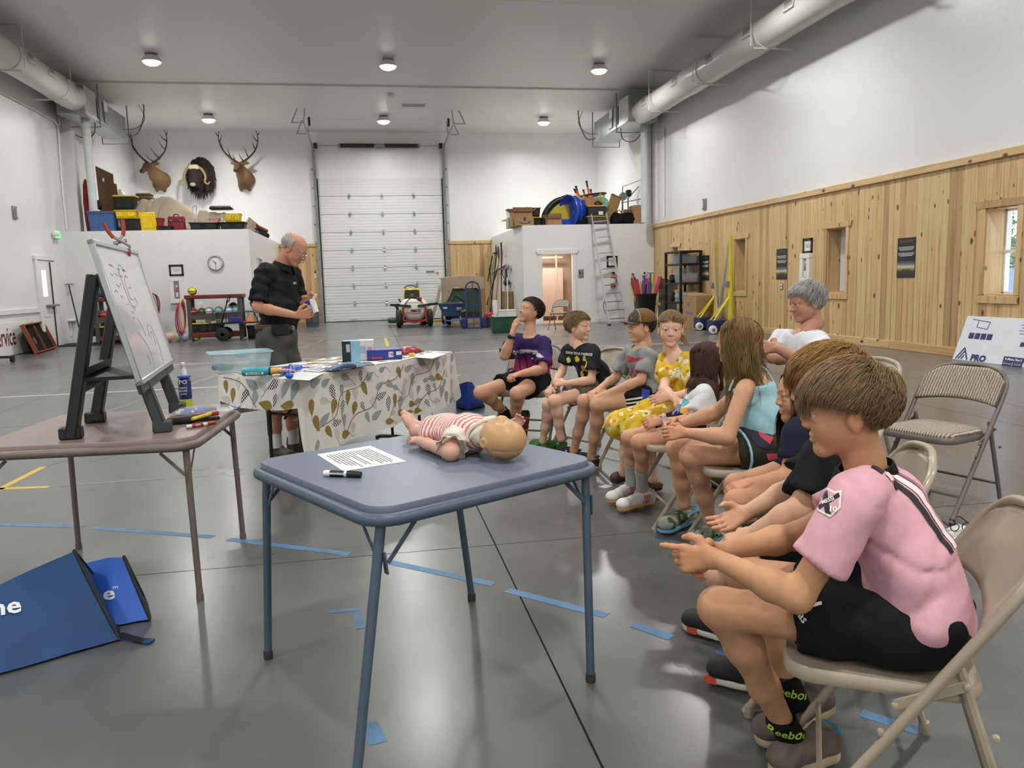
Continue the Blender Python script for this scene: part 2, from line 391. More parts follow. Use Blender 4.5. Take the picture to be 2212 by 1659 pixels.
# window linings and casings
GLASS=mat('window_glass','ffffff',rough=.02,alpha=.1,var=0.)
VINYL=mat('white_vinyl','eeeeec',rough=.3)
for k,(y0,y1,z0,z1)in enumerate(WIN):
 b=MB();t=.018;xm=XR+.14;dd=.32
 b.box((xm,y0+t/2,(z0+z1)/2),(dd,t,z1-z0));win=b.build('window_%d'%(k+1),PINE,kind='structure')
 for c,d in(((xm,y1-t/2,(z0+z1)/2),(dd,t,z1-z0)),((xm,(y0+y1)/2,z1-t/2),(dd,y1-y0,t)),((xm,(y0+y1)/2,z0+t/2),(dd,y1-y0,t))):
  b=MB();b.box(c,d);b.build('lining_board',PINE,win)
 cw=.09;xc=XR-.03
 for c,d in(((xc,y0-cw/2,(z0+z1)/2),(.03,cw,z1-z0)),((xc,y1+cw/2,(z0+z1)/2),(.03,cw,z1-z0)),((xc,(y0+y1)/2,z0-.06),(.032,y1-y0+2*cw,.11))):
  b=MB();b.box((0,0,0),d,bev=.005);o=b.build('casing_board',PINE,win,local=True);o.location=c
 b=MB();h=(y1-y0)/2+cw+.05;b.prism([(-h,0),(h,0),(h+.05,.1),(-h-.05,.1)],.034,frame((XR-.05,(y0+y1)/2,z1),(0,1,0),(0,0,1)));b.build('head_casing',PINE,win)
 xo=XR+.31;f_=.045
 for c,d in(((xo,y0+f_/2,(z0+z1)/2),(.06,f_,z1-z0)),((xo,y1-f_/2,(z0+z1)/2),(.06,f_,z1-z0)),((xo,(y0+y1)/2,z1-f_/2),(.06,y1-y0,f_)),((xo,(y0+y1)/2,z0+f_/2),(.06,y1-y0,f_)),((xo-.01,(y0+y1)/2,(z0+z1)/2),(.06,y1-y0,f_))):
  b=MB();b.box(c,d,bev=.006);b.build('sash_bar',VINYL,win)
 for q in(0,1):
  b=MB();b.box((xo+.01,(y0+y1)/2,z0+(z1-z0)*(.25+.5*q)),(.006,y1-y0-.09,(z1-z0)/2-.05));b.build('pane',GLASS,win)
# pine panels each side of the big door on the back wall
wall_back=bpy.data.objects['wall_back']
for x0,x1 in((XLL,DX0-.12),(DX1+.12,XLR)):
 n=round((x1-x0)/.15);wd=round((x1-x0)/n,4)
 for k in range(n):plank(wall_back,x0+(k+.5)*wd,YB-.012,.1,2.72,wd,along='x')
 b=MB();b.box((0,0,0),(x1-x0,.05,.12),bev=.006);o=b.build('trim_board',PINE,wall_back);o.location=((x0+x1)/2,YB-.03,2.78)
 b=MB();b.box((0,0,0),(x1-x0,.04,.12),bev=.006);o=b.build('base_board',PINE,wall_back);o.location=((x0+x1)/2,YB-.025,.06)
# sectional overhead door: eight panels, diamond hinges, tracks, torsion spring
DOORW=mat('white_door_panel','dcdcd8',rough=.38,var=.02,vs=2)
b=MB();b.box(((DX0+DX1)/2,YB+.2,2.5),(DX1-DX0,.02,5.2));door=b.build('door_1',DARKM,kind='structure')
ph=DZ1/8
pm=None
for k in range(8):
 if pm is None:
  q=MB();q.box((0,.03,0),(DX1-DX0-.06,.05,ph-.012),bev=.004)
  for r in range(5):q.box((0,.004,-ph*.42+(r+.5)*ph*.168),(DX1-DX0-.12,.008,ph*.05),bev=.003)
  pm=q.mesh('panel',DOORW)
 o=link('panel',pm,door);o.location=((DX0+DX1)/2,YB-.005,ph*(k+.5)+.01)
q=MB();q.prism([(-.055,0),(0,-.115),(.055,0),(0,.115)],.012);q.tube([(-.05,0,.014),(.05,0,.014)],.012,6);hm=q.mesh('hinge',STEEL)
for k in range(1,8):
 for fx in(.245,.505,.76):
  o=link('hinge',hm,door);o.location=(DX0+(DX1-DX0)*fx,YB-.02,ph*k);o.rotation_euler=(PI/2,0,0)
for s,x in((-1,DX0),(1,DX1)):
 b=MB();b.box((x+s*.06,YB-.05,3.05),(.1,.06,6.1));b.box((x+s*.10,YB-.09,3.05),(.03,.1,6.1),mi=0);b.build('track',STEEL,door)
 b=MB();b.box((x+s*.0,YB-.03,2.56),(.05,.05,5.1));b.build('stop_strip',DARKM,door)
 b=MB()
 for zz in np.arange(.3,6,.64):b.box((x+s*.12,YB-.02,zz),(.12,.04,.05))
 b.build('track_bracket',GREYM,door)
 # horizontal part of the track running up under the ceiling towards the room
 p=[(x+s*.08,YB-.08,6.05),(x+s*.08,YB-.25,6.2),(x+s*.08,27.0,6.27),(x+s*.08,25.6,6.29)]
 b=MB()
 for i in range(3):b.bar(p[i],p[i+1],.05,.06)
 b.build('track',STEEL,door)
 for yy,hh in((25.7,.43),(27.5,.40)):
  b=MB();b.bar((x+s*.08,yy,6.3),(x+s*.03,yy,ZC),.035);b.bar((x+s*.08,yy,6.3),(x+s*.44,yy,6.3),.03);b.bar((x+s*.44,yy,6.3),(x+s*.25,yy,ZC),.035);b.build('track_hanger',STEEL,door)
 b=MB();b.box((x-s*.09,25.65,6.33),(.07,.1,.26),bev=.02);b.build('bumper',BLACKP,door)
 b=MB();b.lathe([(.06,-.06),(.1,-.06),(.1,.06),(.06,.06)],(x-s*.02,YB-.12,6.23),16,R=Matrix.Rotation(PI/2,3,'Y'));b.build('cable_drum',DARKM,door)
b=MB();b.tube([(DX0,YB-.12,6.23),(DX1,YB-.12,6.23)],.018,8);b.build('shaft',STEEL,door)
for x0,x1 in((-.82,.38),(.74,1.94)):
 b=MB();n=60
 b.lathe([(.075+.006*math.sin(i*PI/1.0),x0+(x1-x0)*i/n)if False else(.078 if i%2 else.07,x0+(x1-x0)*i/n)for i in range(n+1)],(0,YB-.12,6.23),14,R=Matrix.Rotation(PI/2,3,'Y'));b.build('torsion_spring',DARKM,door)
 for xx in(x0-.03,x1+.03):
  b=MB();b.lathe([(.02,-.04),(.075,-.04),(.075,.04),(.02,.04)],(xx,YB-.12,6.23),14,R=Matrix.Rotation(PI/2,3,'Y'));b.build('spring_cone',GREYM,door)
b=MB();b.box((.56,YB-.05,6.23),(.3,.03,.16));b.build('spring_plate',GREYM,door)
b=MB();b.box((2.2,YB-.03,1.74),(.3,.004,.035));b.build('sticker',mat('blue_sticker','3f46a8'),door)
b=MB();b.box((2.46,YB-.03,1.69),(.06,.004,.07));b.build('sticker',mat('orange_sticker','c85a32'),door)
for x in(-.65,.45):
 b=MB();b.tube(smooth_pts([(x-.1,YB-.02,.1),(x-.08,YB-.06,.07),(x+.08,YB-.06,.07),(x+.1,YB-.02,.1)]),.01,6);b.build('handle',GREYM,door)
b=MB();b.box(((DX0+DX1)/2,YB-.01,.012),(DX1-DX0,.06,.024));b.build('bottom_seal',BLACKP,door)
# storage rooms left and right with lofts on top
b=MB();b.box(((XL+XLL)/2,(YLL+YB)/2,ZLL/2),(XLL-XL,YB-YLL,ZLL));b.build('wall_left_storage',W_WHITE,kind='structure')
b=MB();b.box(((XL+XLL)/2,YLL-.012,.06),(XLL-XL,.024,.12));b.build('baseboard_left_storage',W_TRIM,kind='structure')
RX0,RX1,RZ1=5.09,6.03,2.08
b=MB();t=.14
b.box(((XLR+RX0)/2,YLR+t/2,ZLR/2),(RX0-XLR,t,ZLR));b.box(((RX1+XR)/2,YLR+t/2,ZLR/2),(XR-RX1,t,ZLR));b.box(((RX0+RX1)/2,YLR+t/2,(RZ1+ZLR)/2),(RX1-RX0,t,ZLR-RZ1))
b.box((XLR+t/2,(YLR+t+YB)/2,ZLR/2-.06),(t,YB-YLR-t,ZLR-.12));b.box(((XLR+XR)/2,(YLR+t+YB)/2,ZLR-.06),(XR-XLR,YB-YLR-t,.12));b.build('wall_right_storage',W_WHITE,kind='structure')
b=MB()
for x0,x1 in((XLR,RX0-.1),(RX1+.1,XR)):b.box(((x0+x1)/2,YLR-.012,.06),(x1-x0,.024,.12))
b.build('baseboard_right_storage',W_TRIM,kind='structure')
b=MB()
for x in(RX0-.05,RX1+.05):b.box((x,YLR-.015,RZ1/2),(.1,.03,RZ1),bev=.005)
door3=b.build('door_3',W_TRIM,kind='structure')
b=MB();h=(RX1-RX0)/2+.12;b.prism([(-h,0),(h,0),(h+.06,.1),(h+.06,.13),(-h-.06,.13),(-h-.06,.1)],.05,frame(((RX0+RX1)/2,YLR,RZ1),(1,0,0),(0,0,1)));b.build('head_casing',W_TRIM,door3)
BEIGE=mat('beige_partition','d2bba9',rough=.45,var=.02);TAN=mat('tan_wall','c4ad9c',rough=.5,var=.02);TILE=mat('tan_floor','c4a98c',rough=.35)
b=MB();b.box((5.6,YLR+1.1,.004),(1.6,2.0,.008));o=b.build('washroom_floor',TILE,kind='structure')
b=MB();b.box((4.8,YLR+1.2,1.25),(.05,2.1,2.5));b.box((6.55,YLR+1.2,1.25),(.05,2.1,2.5));b.box((5.7,YLR+2.2,1.25),(1.8,.05,2.5));b.box((5.7,YLR+1.2,2.5),(1.8,2.1,.05));b.build('wall_washroom',TAN,kind='structure')
b=MB();b.box((5.5,YLR+1.75,.92),(1.3,.03,1.55));pt=b.build('trim_4',BEIGE,kind='structure')
for x in(5.05,5.93):
 b=MB();b.box((x,YLR+1.72,1.05),(.05,.05,2.1));b.build('partition_post',BEIGE,pt)
b=MB();b.box((5.5,YLR+1.74,2.03),(1.3,.05,.06));b.build('partition_rail',BEIGE,pt)
wl=bpy.data.lights.new('washroom_lamp','AREA');wl.energy=42;wl.size=.5;wl.color=(1,.95,.9)
wo=bpy.data.objects.new('washroom_lamp',wl);C.objects.link(wo);wo.location=(5.6,YLR+.9,2.44)
# door in the side of the left storage room, and the exit door in the left wall
b=MB();b.box((XLL+.012,24.0,1.06),(.024,.86,2.12));d4=b.build('door_4',mat('grey_door_paint','8f8f8c',rough=.4),kind='structure')
for c,d in(((XLL+.02,23.52,1.08),(.04,.1,2.16)),((XLL+.02,24.48,1.08),(.04,.1,2.16)),((XLL+.02,24.0,2.18),(.045,1.1,.09))):
 b=MB();b.box(c,d);b.build('casing',W_TRIM,d4)
ya,yb=20.45,21.45
b=MB();b.box((XL+.02,(ya+yb)/2,1.05),(.04,yb-ya,2.1),bev=.004);d2=b.build('door_2',W_TRIM,kind='structure')
for c,d in(((XL+.03,ya-.06,1.07),(.06,.12,2.14)),((XL+.03,yb+.06,1.07),(.06,.12,2.14)),((XL+.03,(ya+yb)/2,2.16),(.07,yb-ya+.3,.1))):
 b=MB();b.box(c,d,bev=.005);b.build('casing',W_TRIM,d2)
b=MB();b.box((XL+.05,ya+.3,1.55),(.02,.2,.62));b.build('pane',mat('frosted_daylight_pane','f2f6fa',rough=.2,emit=.9,var=0),d2)
for zz in(.45,.9):
 b=MB();b.box((XL+.045,ya+.3,zz),(.012,.34,.3),bev=.004);b.build('panel',W_TRIM,d2)
b=MB();b.box((XL+.1,ya+.55,1.02),(.09,.62,.05),bev=.01);b.build('push_bar',GREYM,d2)
b=MB();b.box((XL+.05,ya+.72,1.05),(.015,.05,2.05));b.build('astragal',DARKM,d2)
b=MB();b.bar((XL+.02,12.0,.93),(XL+.02,ya-.12,.93),.04,.1);b.build('trim_5',W_TRIM,kind='structure')
b=MB();b.box((XL+.15,22.0,5.2),(.3,.3,.01));b.v=[];b.f=[];b.mi=[];b.sm=[]
b.box((XL+.12,23.1,(ZLL+ZC)/2),(.24,.3,ZC-ZLL));b.box((XR-.12,23.6,(ZLR+ZC)/2),(.2,.25,ZC-ZLR));b.build('trim_6',W_WHITE,kind='structure')
# ceiling lamps, each fixture a thing, with its real light
LAMPB=mat('white_lamp_housing','d8d8d6',rough=.4);LAMPD=mat('lit_diffuser','fff8ee',emit=9.,var=0)
LAMPD.cycles.emission_sampling='NONE'
first=None;k=0
for j,ly in enumerate(LAMP_Y):
 for i,lx in enumerate(LAMP_X):
  li=bpy.data.lights.new('lamp_light','AREA');li.shape='DISK';li.size=.40;li.spread=math.radians(166);li.energy=LAMP_W;li.color=(.99,.99,.965)
  lo=bpy.data.objects.new('lamp_light',li);C.objects.link(lo);lo.location=(lx,ly,LAMP_Z-.09)
  if j>2:continue
  if first is None:
   r=thing('ceiling_lamp','','lamp',(lx,ly,LAMP_Z))
   q=MB();q.lathe([(.10,.14),(.15,.13),(.20,.06),(.215,.02),(.215,0)],n=24);q.build('housing',LAMPB,r,local=True)
   q=MB();q.lathe([(0.0001,-.085),(.08,-.078),(.15,-.052),(.19,-.015),(.205,.012)],n=24);q.build('diffuser',LAMPD,r,local=True)
   q=MB();q.box((0,0,ZC-LAMP_Z-.02),(.26,.10,.04));q.build('bracket',GREYM,r,local=True)
   first=r
  else:
   r=copy_tree(first);r.location=(lx,ly,LAMP_Z)
  side=('left','middle','right')[i]
  r['label']=('round white ceiling lamp in the far row nearest the big door, %s of three'%side,'round white ceiling lamp in the nearer visible row before the ceiling seam, %s of three'%side,'round white ceiling lamp overhead above the top of the view, %s of three'%side)[j]
  r['group']='round ceiling lamps in rows'
# outdoors seen through the open window
b=MB();b.box((45,10,-.3),(60,90,.2));b.build('outdoor_ground',mat('dry_gravel','a89f8e',rough=.9,var=.2,vs=1.5),kind='structure')
TREEG=mat('tree_leaves','6f9a45',rough=.7,var=.3,vs=2.5,island=.3)
t=thing('leafy_tree','green leafy tree seen outside through the open window','tree',(30,32.5,-.2))
b=MB();b.tube([(30,32.5,-.2),(30.1,32.5,1.4),(30,32.6,3.)],[.22,.17,.1],8);b.build('trunk',mat('bark','6b5844',rough=.9,var=.25),t)
b=MB();rng=random.Random(3)
for k in range(1500):
 a=rng.random()*2*PI;z=rng.random();rr=2.1*math.sin(PI*(.12+.8*z))*math.sqrt(rng.random());p=Vector((30+rr*math.cos(a),32.5+rr*math.sin(a),1.3+4.2*z))
 u=Vector((rng.uniform(-1,1),rng.uniform(-1,1),rng.uniform(-1,1))).normalized();v=u.orthogonal().normalized();s_=rng.uniform(.1,.2)
 b.quad(p-u*s_,p+v*s_*.5,p+u*s_,p-v*s_*.5)
o=b.build('crown',TREEG,t);o['kind']='stuff'
b=MB();b.box((34,37.5,1.2),(.5,9,2.8));bh=thing('pale_building','pale low building outside, beyond the open window','building',(34,37.5,-.2));b.build('wall',mat('pale_siding','dfe3e8',rough=.6),bh)
b=MB();b.box((33.7,37.5,2.7),(1.4,9.6,.25));b.build('roof',mat('grey_roofing','8a8d92',rough=.7),bh)
for k in range(4):
 b=MB();b.box((33.72,34.5+k*2.,1.7),(.06,.9,.4));b.build('window',mat('dark_pane','5c6670',rough=.15),bh)
# ---------------------------------------------------------------- folding chairs
CH_BEIGE=mat('beige_chair_enamel','a79c88',rough=.3,var=.03,vs=5,coat=.2);CH_TAUPE=mat('taupe_chair_enamel','6e665f',rough=.38,var=.05)
RUBBER=mat('rubber_foot','3a3835',rough=.8)
def striped_fabric():
 M,N,L,b=nodes_of('striped_upholstery',.95)
 tc=N.new('ShaderNodeTexCoord');mp=N.new('ShaderNodeMapping');mp.inputs['Scale'].default_value=(1,1,1);L.new(tc.outputs['Object'],mp.inputs[0])
 wv=N.new('ShaderNodeTexWave');wv.bands_direction='Y';wv.inputs['Scale'].default_value=21;wv.inputs['Distortion'].default_value=2.2;wv.inputs['Detail'].default_value=2;wv.inputs['Detail Scale'].default_value=3;L.new(mp.outputs[0],wv.inputs[0])
 r=ramp(N,[(.15,'6f665c'),(.5,'9a9081'),(.8,'b5ab9b')]);L.new(wv.outputs[0],r.inputs[0])
 nz=N.new('ShaderNodeTexNoise');nz.inputs['Scale'].default_value=120;mx=N.new('ShaderNodeMixRGB');mx.blend_type='SOFT_LIGHT';mx.inputs[0].default_value=.7;L.new(r.outputs[0],mx.inputs[1]);L.new(nz.outputs[0],mx.inputs[2]);L.new(mx.outputs[0],b.inputs['Base Color'])
 bp=N.new('ShaderNodeBump');bp.inputs['Strength'].default_value=.25;bp.inputs['Distance'].default_value=.004;L.new(wv.outputs[0],bp.inputs['Height']);L.new(bp.outputs[0],b.inputs['Normal']);return M
STRIPE=striped_fabric()
def make_chair(fabric=False):
 m=CH_TAUPE if fabric else CH_BEIGE;r=thing('folding_chair','x','chair',group='steel folding chairs');W=.43
 # seat pan: shallow dish with rolled edge
 rows=[]
 for(sx,z)in((.0,.408),(.985,.408),(1.0,.414),(1.0,.432),(.97,.441),(.86,.437),(.5,.432),(.02,.431)):
  rows.append([(.02+x*sx,y*sx,z+(.004*(-1 if z>.42 else 0)if x<-.1 else 0))for x,y in rrect(.40,.41,.07,6)])
 b=MB();b.sheet(rows,closed=True);b.build('seat',m,r,local=True)
 if fabric:
  b=MB();b.sheet([[(.03+x*s,y*s,z)for x,y in rrect(.37,.385,.08,6)]for s,z in((1,.438),(1.0,.452),(.93,.464),(.5,.468),(.02,.469))],closed=True);b.build('seat_pad',STRIPE,r,local=True)
  # frame: one bent tube, front feet up over the back
 y0=W/2+.018
 def fr(t):return Vector((.215-.50*t,0,.012+.755*t))
 pts=[fr(0)+Vector((0,y0,0)),fr(.55)+Vector((0,y0,0)),fr(.80)+Vector((0,y0,0)),fr(.90)+Vector((0,y0-.01,0)),fr(.965)+Vector((0,y0-.05,0)),fr(1.0)+Vector((0,y0-.12,0)),fr(1.01)+Vector((-.012,0,0))]
 pts=pts+[Vector((p.x,-p.y,p.z))for p in reversed(pts[:-1])]
 b=MB();b.tube(smooth_pts(pts,4),.0125,9);b.build('frame',m,r,local=True)
 # back panel, curved in plan, arched lower edge
 rows=[]
 for i in range(9):
  u=i/8*2-1;yy=u*(y0-.008);hi=.985-.13*max(0,abs(u)-.55)**1.6*2.2;lo=.765-.035*(u*u)if False else.745+.03*(1-u*u)
  rows.append([fr(lo+(hi-lo)*t)+Vector((-.022*(1-u*u)+(.004 if t in(0,1)else 0),yy,0))for t in(0,.08,.3,.6,.9,1)])
 b=MB();b.sheet(rows);o=b.build('backrest',m,r,local=True);solidify(o,.012)
 if fabric:
  b=MB();b.sheet([[p+Vector((.012+.006*math.sin(PI*k/5),0,.004))for k,p in enumerate(q)]for q in rows]);o=b.build('back_pad',STRIPE,r,local=True);solidify(o,.022)
 for s in(-1,1):
  b=MB();b.tube([(-.275,s*(W/2-.006),.01),(-.20,s*(W/2-.006),.25),(-.125,s*(W/2-.006),.485),(-.118,s*(W/2-.006),.50)],[.0115,.0115,.0115,.007],8);b.build('leg',m,r,local=True)
  b=MB();b.bar((-.135,s*(W/2+.012),.462),(-.005,s*(W/2+.012),.398),.006,.024,bev=.002)
  for px,pz in((-.135,.462),(-.005,.398),(-.19,.36),(.02,.335)):b.lathe([(.009,-.004),(.006,.006),(.0001,.007)],(px,s*(W/2+.017),pz),8,R=Matrix.Rotation(-s*PI/2,3,'X'))
  b.build('link',m,r,local=True)
  for px,yy in((.212,s*y0),(-.276,s*(W/2-.006))):
   b=MB();b.lathe([(.0145,.0),(.0155,.02),(.0135,.035)],(px+(-.008 if px>0 else.004),yy,0),9);b.build('foot_cap',m if not fabric else RUBBER,r,local=True)
 for a_,c_ in(((-.235,-W/2,.15),(-.235,W/2,.15)),((.135,-W/2-.01,.135),(.135,W/2+.01,.135))):
  b=MB();b.tube([a_,c_],.008,6);b.build('stretcher',m,r,local=True)
 return r
CHB=CHF=None
def chair(x,y,deg,label,fabric=False,sc=1.0):
 global CHB,CHF
 src=CHF if fabric else CHB
 r=make_chair(fabric)if src is None else copy_tree(src)
 if src is None:
  if fabric:CHF=r
  else:CHB=r
 r.location=(x,y,0);r.rotation_euler=(0,0,math.radians(deg));r['label']=label;return r
chair(1.15,1.585,149.3,'beige steel folding chair under the boy in the pink shirt')
chair(1.33,2.16,154,'beige steel folding chair under the fair-haired boy in the black shirt')
chair(1.585,2.77,162,'beige steel folding chair under the long dark-haired girl in black')
chair(1.69,3.37,168,'beige steel folding chair under the girl in the pale blue tank top')
chair(1.60,3.96,177,'beige steel folding chair under the small girl in the white shirt')
chair(1.90,4.46,192,'beige steel folding chair under the girl in the yellow floral dress')
chair(1.78,5.02,200,'beige steel folding chair under the boy in the brown cap')
chair(1.56,5.58,205,'beige steel folding chair under the boy in the charcoal printed shirt')
chair(1.20,6.12,238,'taupe folding chair with striped cushions under the boy in the purple shirt',True)
chair(2.74,4.27,182,'beige steel folding chair under the grey-haired man in the white shirt')
chair(2.99,3.74,199,'empty taupe folding chair with striped padded seat and back, on the right',True)
chair(4.86,20.3,236,'small grey folding chair standing empty by the washroom doorway',True)
# ---------------------------------------------------------------- square folding tables
BLUE_T=mat('slate_blue_vinyl','64707f',rough=.4,var=.05,vs=9,bump=.06,bs=160);BLUE_M=mat('slate_blue_enamel','4b5b6a',rough=.42,var=.06,vs=14)
TAUPE_T=mat('taupe_vinyl','8a7a70',rough=.3,var=.08,vs=5,bump=.04,bs=120);TAUPE_M=mat('taupe_enamel','6f655b',rough=.42,var=.06)
def card_table(name,label,c,rz,top,met,h=.70,S=.864,feet=None):
 r=thing(name,label,'table',(c[0],c[1],0),math.radians(rz))
 b=MB();b.sheet([[(x*s,y*s,z)for x,y in rrect(S-.012,S-.012,.075,7)]for s,z in((.001,h-.022),(1,h-.022),(1.0,h-.004),(.994,h),(.001,h))],closed=True);b.build('tabletop',top,r,local=True)
 path=[(x,y,h-.035)for x,y in rrect(S+.006,S+.006,.085,7)]
 b=MB();b.tube(path,.0185,10,closed=True);b.build('rim',met,r,local=True)
 q=S/2-.035
 for sx in(-1,1):
  for sy in(-1,1):
   ft=Vector((sx*(q+.012),sy*(q+.012),0))
   if feet:
    W_=Matrix.Translation((c[0],c[1],0))@Matrix.Rotation(math.radians(rz),4,'Z');ft=W_.inverted()@min((Vector(f_)for f_ in feet),key=lambda p:(p-W_@ft).length)
   b=MB();b.tube([(sx*q,sy*q,h-.05),ft+Vector((0,0,.02))],[.0145,.0135],10);b.build('leg',met,r,local=True)
   b=MB();b.lathe([(.0155,0),(.017,.012),(.0155,.03)],ft,10);b.build('foot',RUBBER if met is BLUE_M else met,r,local=True)
   b=MB();e=sx*sy
   a0=Vector((sx*(q-.10),sy*(q+.012),h-.06));a1=Vector((sx*(q-.005),sy*(q+.02),h-.155))
   b.bar(a0,a1,.004,.014,bev=.001);b.bar(a1+Vector((sx*.012,0,.035)),a1+Vector((sx*.006,0,-.03)),.005,.02,bev=.002)
   b.bar((sx*(q+.01),sy*(q-.09),h-.06),(sx*(q+.006),sy*(q-.002),h-.17),.004,.012,bev=.001);b.build('brace',met,r,local=True)
 return r
bt=card_table('card_table','square slate-blue folding card table in the foreground holding the infant manikin',(.142,2.600),29.5,BLUE_T,BLUE_M,.716,.84,[G(580,1422),G(772,1684),G(1276,1472),G(1019,1297)])
lt=card_table('card_table','square taupe folding card table at left holding the whiteboard easel',(-1.155,3.80),-3.5,TAUPE_T,TAUPE_M)
# ---------------------------------------------------------------- tabletop easel with whiteboard
EASEL=mat('charcoal_resin','1d1e20',rough=.5,var=.08,bump=.05,bs=90);EASEL2=mat('dark_grey_resin','3a3c3f',rough=.5,var=.06)
e=thing('easel','black resin tabletop easel standing on the taupe table','easel',tuple((G(145,950,.7)+G(375,892,.7))/2))
F=[G(352,930,.705),G(384,889,.705),G(155,945,.705),G(207,910,.705)]
ZB=.925
BL,BR=G(297,835,ZB),G(369,784,ZB)
uu=(BR-BL).normalized()
def perp_d(px,py,base):
 o=Vector((0,0,CAMH));d=Vector(_ray(px,py));return o+d*((base-o).dot(uu)/d.dot(uu))
TL,TR=perp_d(187,518,BL),perp_d(290,543,BR)
nrm=(BR-BL).cross(TL-BL).normalized()
if nrm.x<0:nrm=-nrm
vv=uu.cross(nrm).normalized()
if vv.z<0:vv=-vv
WB_W=(BR-BL).length;WB_H=((TL-BL).length+(TR-BR).length)/2
apex=BL+uu*WB_W*.5+vv*WB_H*.86-nrm*.05
def seg(a,c2,w_,t_,m,nm,bev=.006):
 b=MB();b.bar(a,c2,w_,t_,bev=bev,up=uu);return b.build(nm,m,e)
fa=[BL+uu*WB_W*k+vv*WB_H*.80-nrm*.03 for k in(.22,.74)]
for i in(0,1):
 seg(F[i]-Vector((0,0,.003)),fa[i],.045,.06,EASEL2,'front_leg');seg(F[2+i]-Vector((0,0,.003)),fa[i]-nrm*.03,.045,.07,EASEL,'rear_leg')
 b=MB();b.box(F[i]+Vector((0,0,.02)),(.075,.06,.05),.1,bev=.006);b.build('shoe',EASEL2,e)
 b=MB();b.box(F[2+i]+Vector((0,0,.02)),(.085,.06,.05),.1,bev=.006);b.build('shoe',EASEL,e)
def mix(a,c2,t):return a+(c2-a)*t
# lower panels with slots between each pair of legs, the tray between front and back
for(p,q,r0,r1,m)in((F[0],F[1],fa[0],fa[1],EASEL2),(F[2],F[3],fa[0],fa[1],EASEL)):
 a0,a1,c0,c1=mix(p,r0,.26),mix(q,r1,.26),mix(p,r0,.42),mix(q,r1,.42)
 b=MB();b.bar(mix(a0,c0,.15),mix(a1,c1,.15),.02,.02);b.bar(mix(a0,c0,.9),mix(a1,c1,.9),.03,.03)
 for k in range(9):
  t=(k+.5)/9;b.bar(mix(mix(a0,a1,t),mix(c0,c1,t),.15),mix(mix(a0,a1,t),mix(c0,c1,t),.9),.022,.014)
 b.build('slotted_panel',m,e)
tr=[mix(F[0],fa[0],.34),mix(F[1],fa[1],.34),mix(F[3],fa[1],.34),mix(F[2],fa[0],.34)]
zt=sum(p.z for p in tr)/4
b=MB();b.add([Vector((p.x,p.y,zt+.0))for p in tr]+[Vector((p.x,p.y,zt+.015))for p in tr],[(0,1,2,3),(4,5,6,7),(0,1,5,4),(1,2,6,5),(2,3,7,6),(3,0,4,7)]);b.build('tray',EASEL,e)
b=MB();b.bar(BL+uu*.02-vv*.012-nrm*.0,BR-uu*.02-vv*.012,.05,.018,up=nrm,bev=.004);b.build('ledge',EASEL2,e)
# the board, resting on the ledge
WBS=mat('whiteboard_gloss','e9eaee',rough=.12,var=.03,vs=3,coat=.3);ALU=mat('brushed_aluminium','c6c8ca',rough=.35,metal=.6,var=.04)
wb=thing('whiteboard','aluminium-framed dry-erase whiteboard with faint scribbles leaning on the black easel','whiteboard',tuple(BL))
T=frame(BL,uu,vv)
if Vector((T[0][2],T[1][2],T[2][2])).dot(nrm)<0:
 T=frame(BR,-uu,vv)
 flip=True
else:flip=False
b=MB(T);b.box((WB_W/2,WB_H/2,.008),(WB_W-.01,WB_H-.01,.012));b.build('panel',WBS,wb)
for c2,d2_ in(((WB_W/2,.011,.01),(WB_W,.022,.024)),((WB_W/2,WB_H-.011,.01),(WB_W,.022,.024)),((.011,WB_H/2,.01),(.022,WB_H,.024)),((WB_W-.011,WB_H/2,.01),(.022,WB_H,.024))):
 b=MB(T);b.box(c2,d2_,bev=.003);b.build('frame_bar',ALU,wb)
INK=mat('grey_marker_ink','6f7078',rough=.6);rng=random.Random(5)
b=MB(T)
def scrib(pts,r=.0009):b.tube(smooth_pts([(x*WB_W,y*WB_H,.0145)for x,y in pts],5),r,4)
sgn=(lambda p:[(1-x,y)for x,y in p])if not flip else(lambda p:p)
for p in([(.48,.80),(.42,.85),(.36,.82),(.34,.68),(.37,.55),(.43,.5)],[(.44,.76),(.4,.72),(.4,.6),(.46,.58)],[(.25,.78),(.3,.76),(.33,.79)],[(.2,.7),(.24,.68),(.3,.71)],[(.2,.62),(.25,.6)],[(.55,.28),(.6,.37),(.68,.35),(.72,.2),(.7,.08),(.66,.03)],[(.58,.26),(.63,.32),(.66,.28),(.64,.2)],[(.3,.34),(.36,.3),(.44,.18),(.42,.06),(.36,.04)],[(.33,.16),(.36,.13),(.35,.09)],[(.4,.44),(.45,.36),(.47,.3)],[(.5,.6),(.53,.57),(.52,.54)]):
 scrib(p if not flip else[(1-x,y)for x,y in p])
for k in range(14):
 x,y=rng.uniform(.1,.45),rng.uniform(.45,.86);scrib([(x,y),(x+.03,y+rng.uniform(-.02,.02)),(x+.06,y)],.0011)
b.build('marker_scribble',INK,wb)
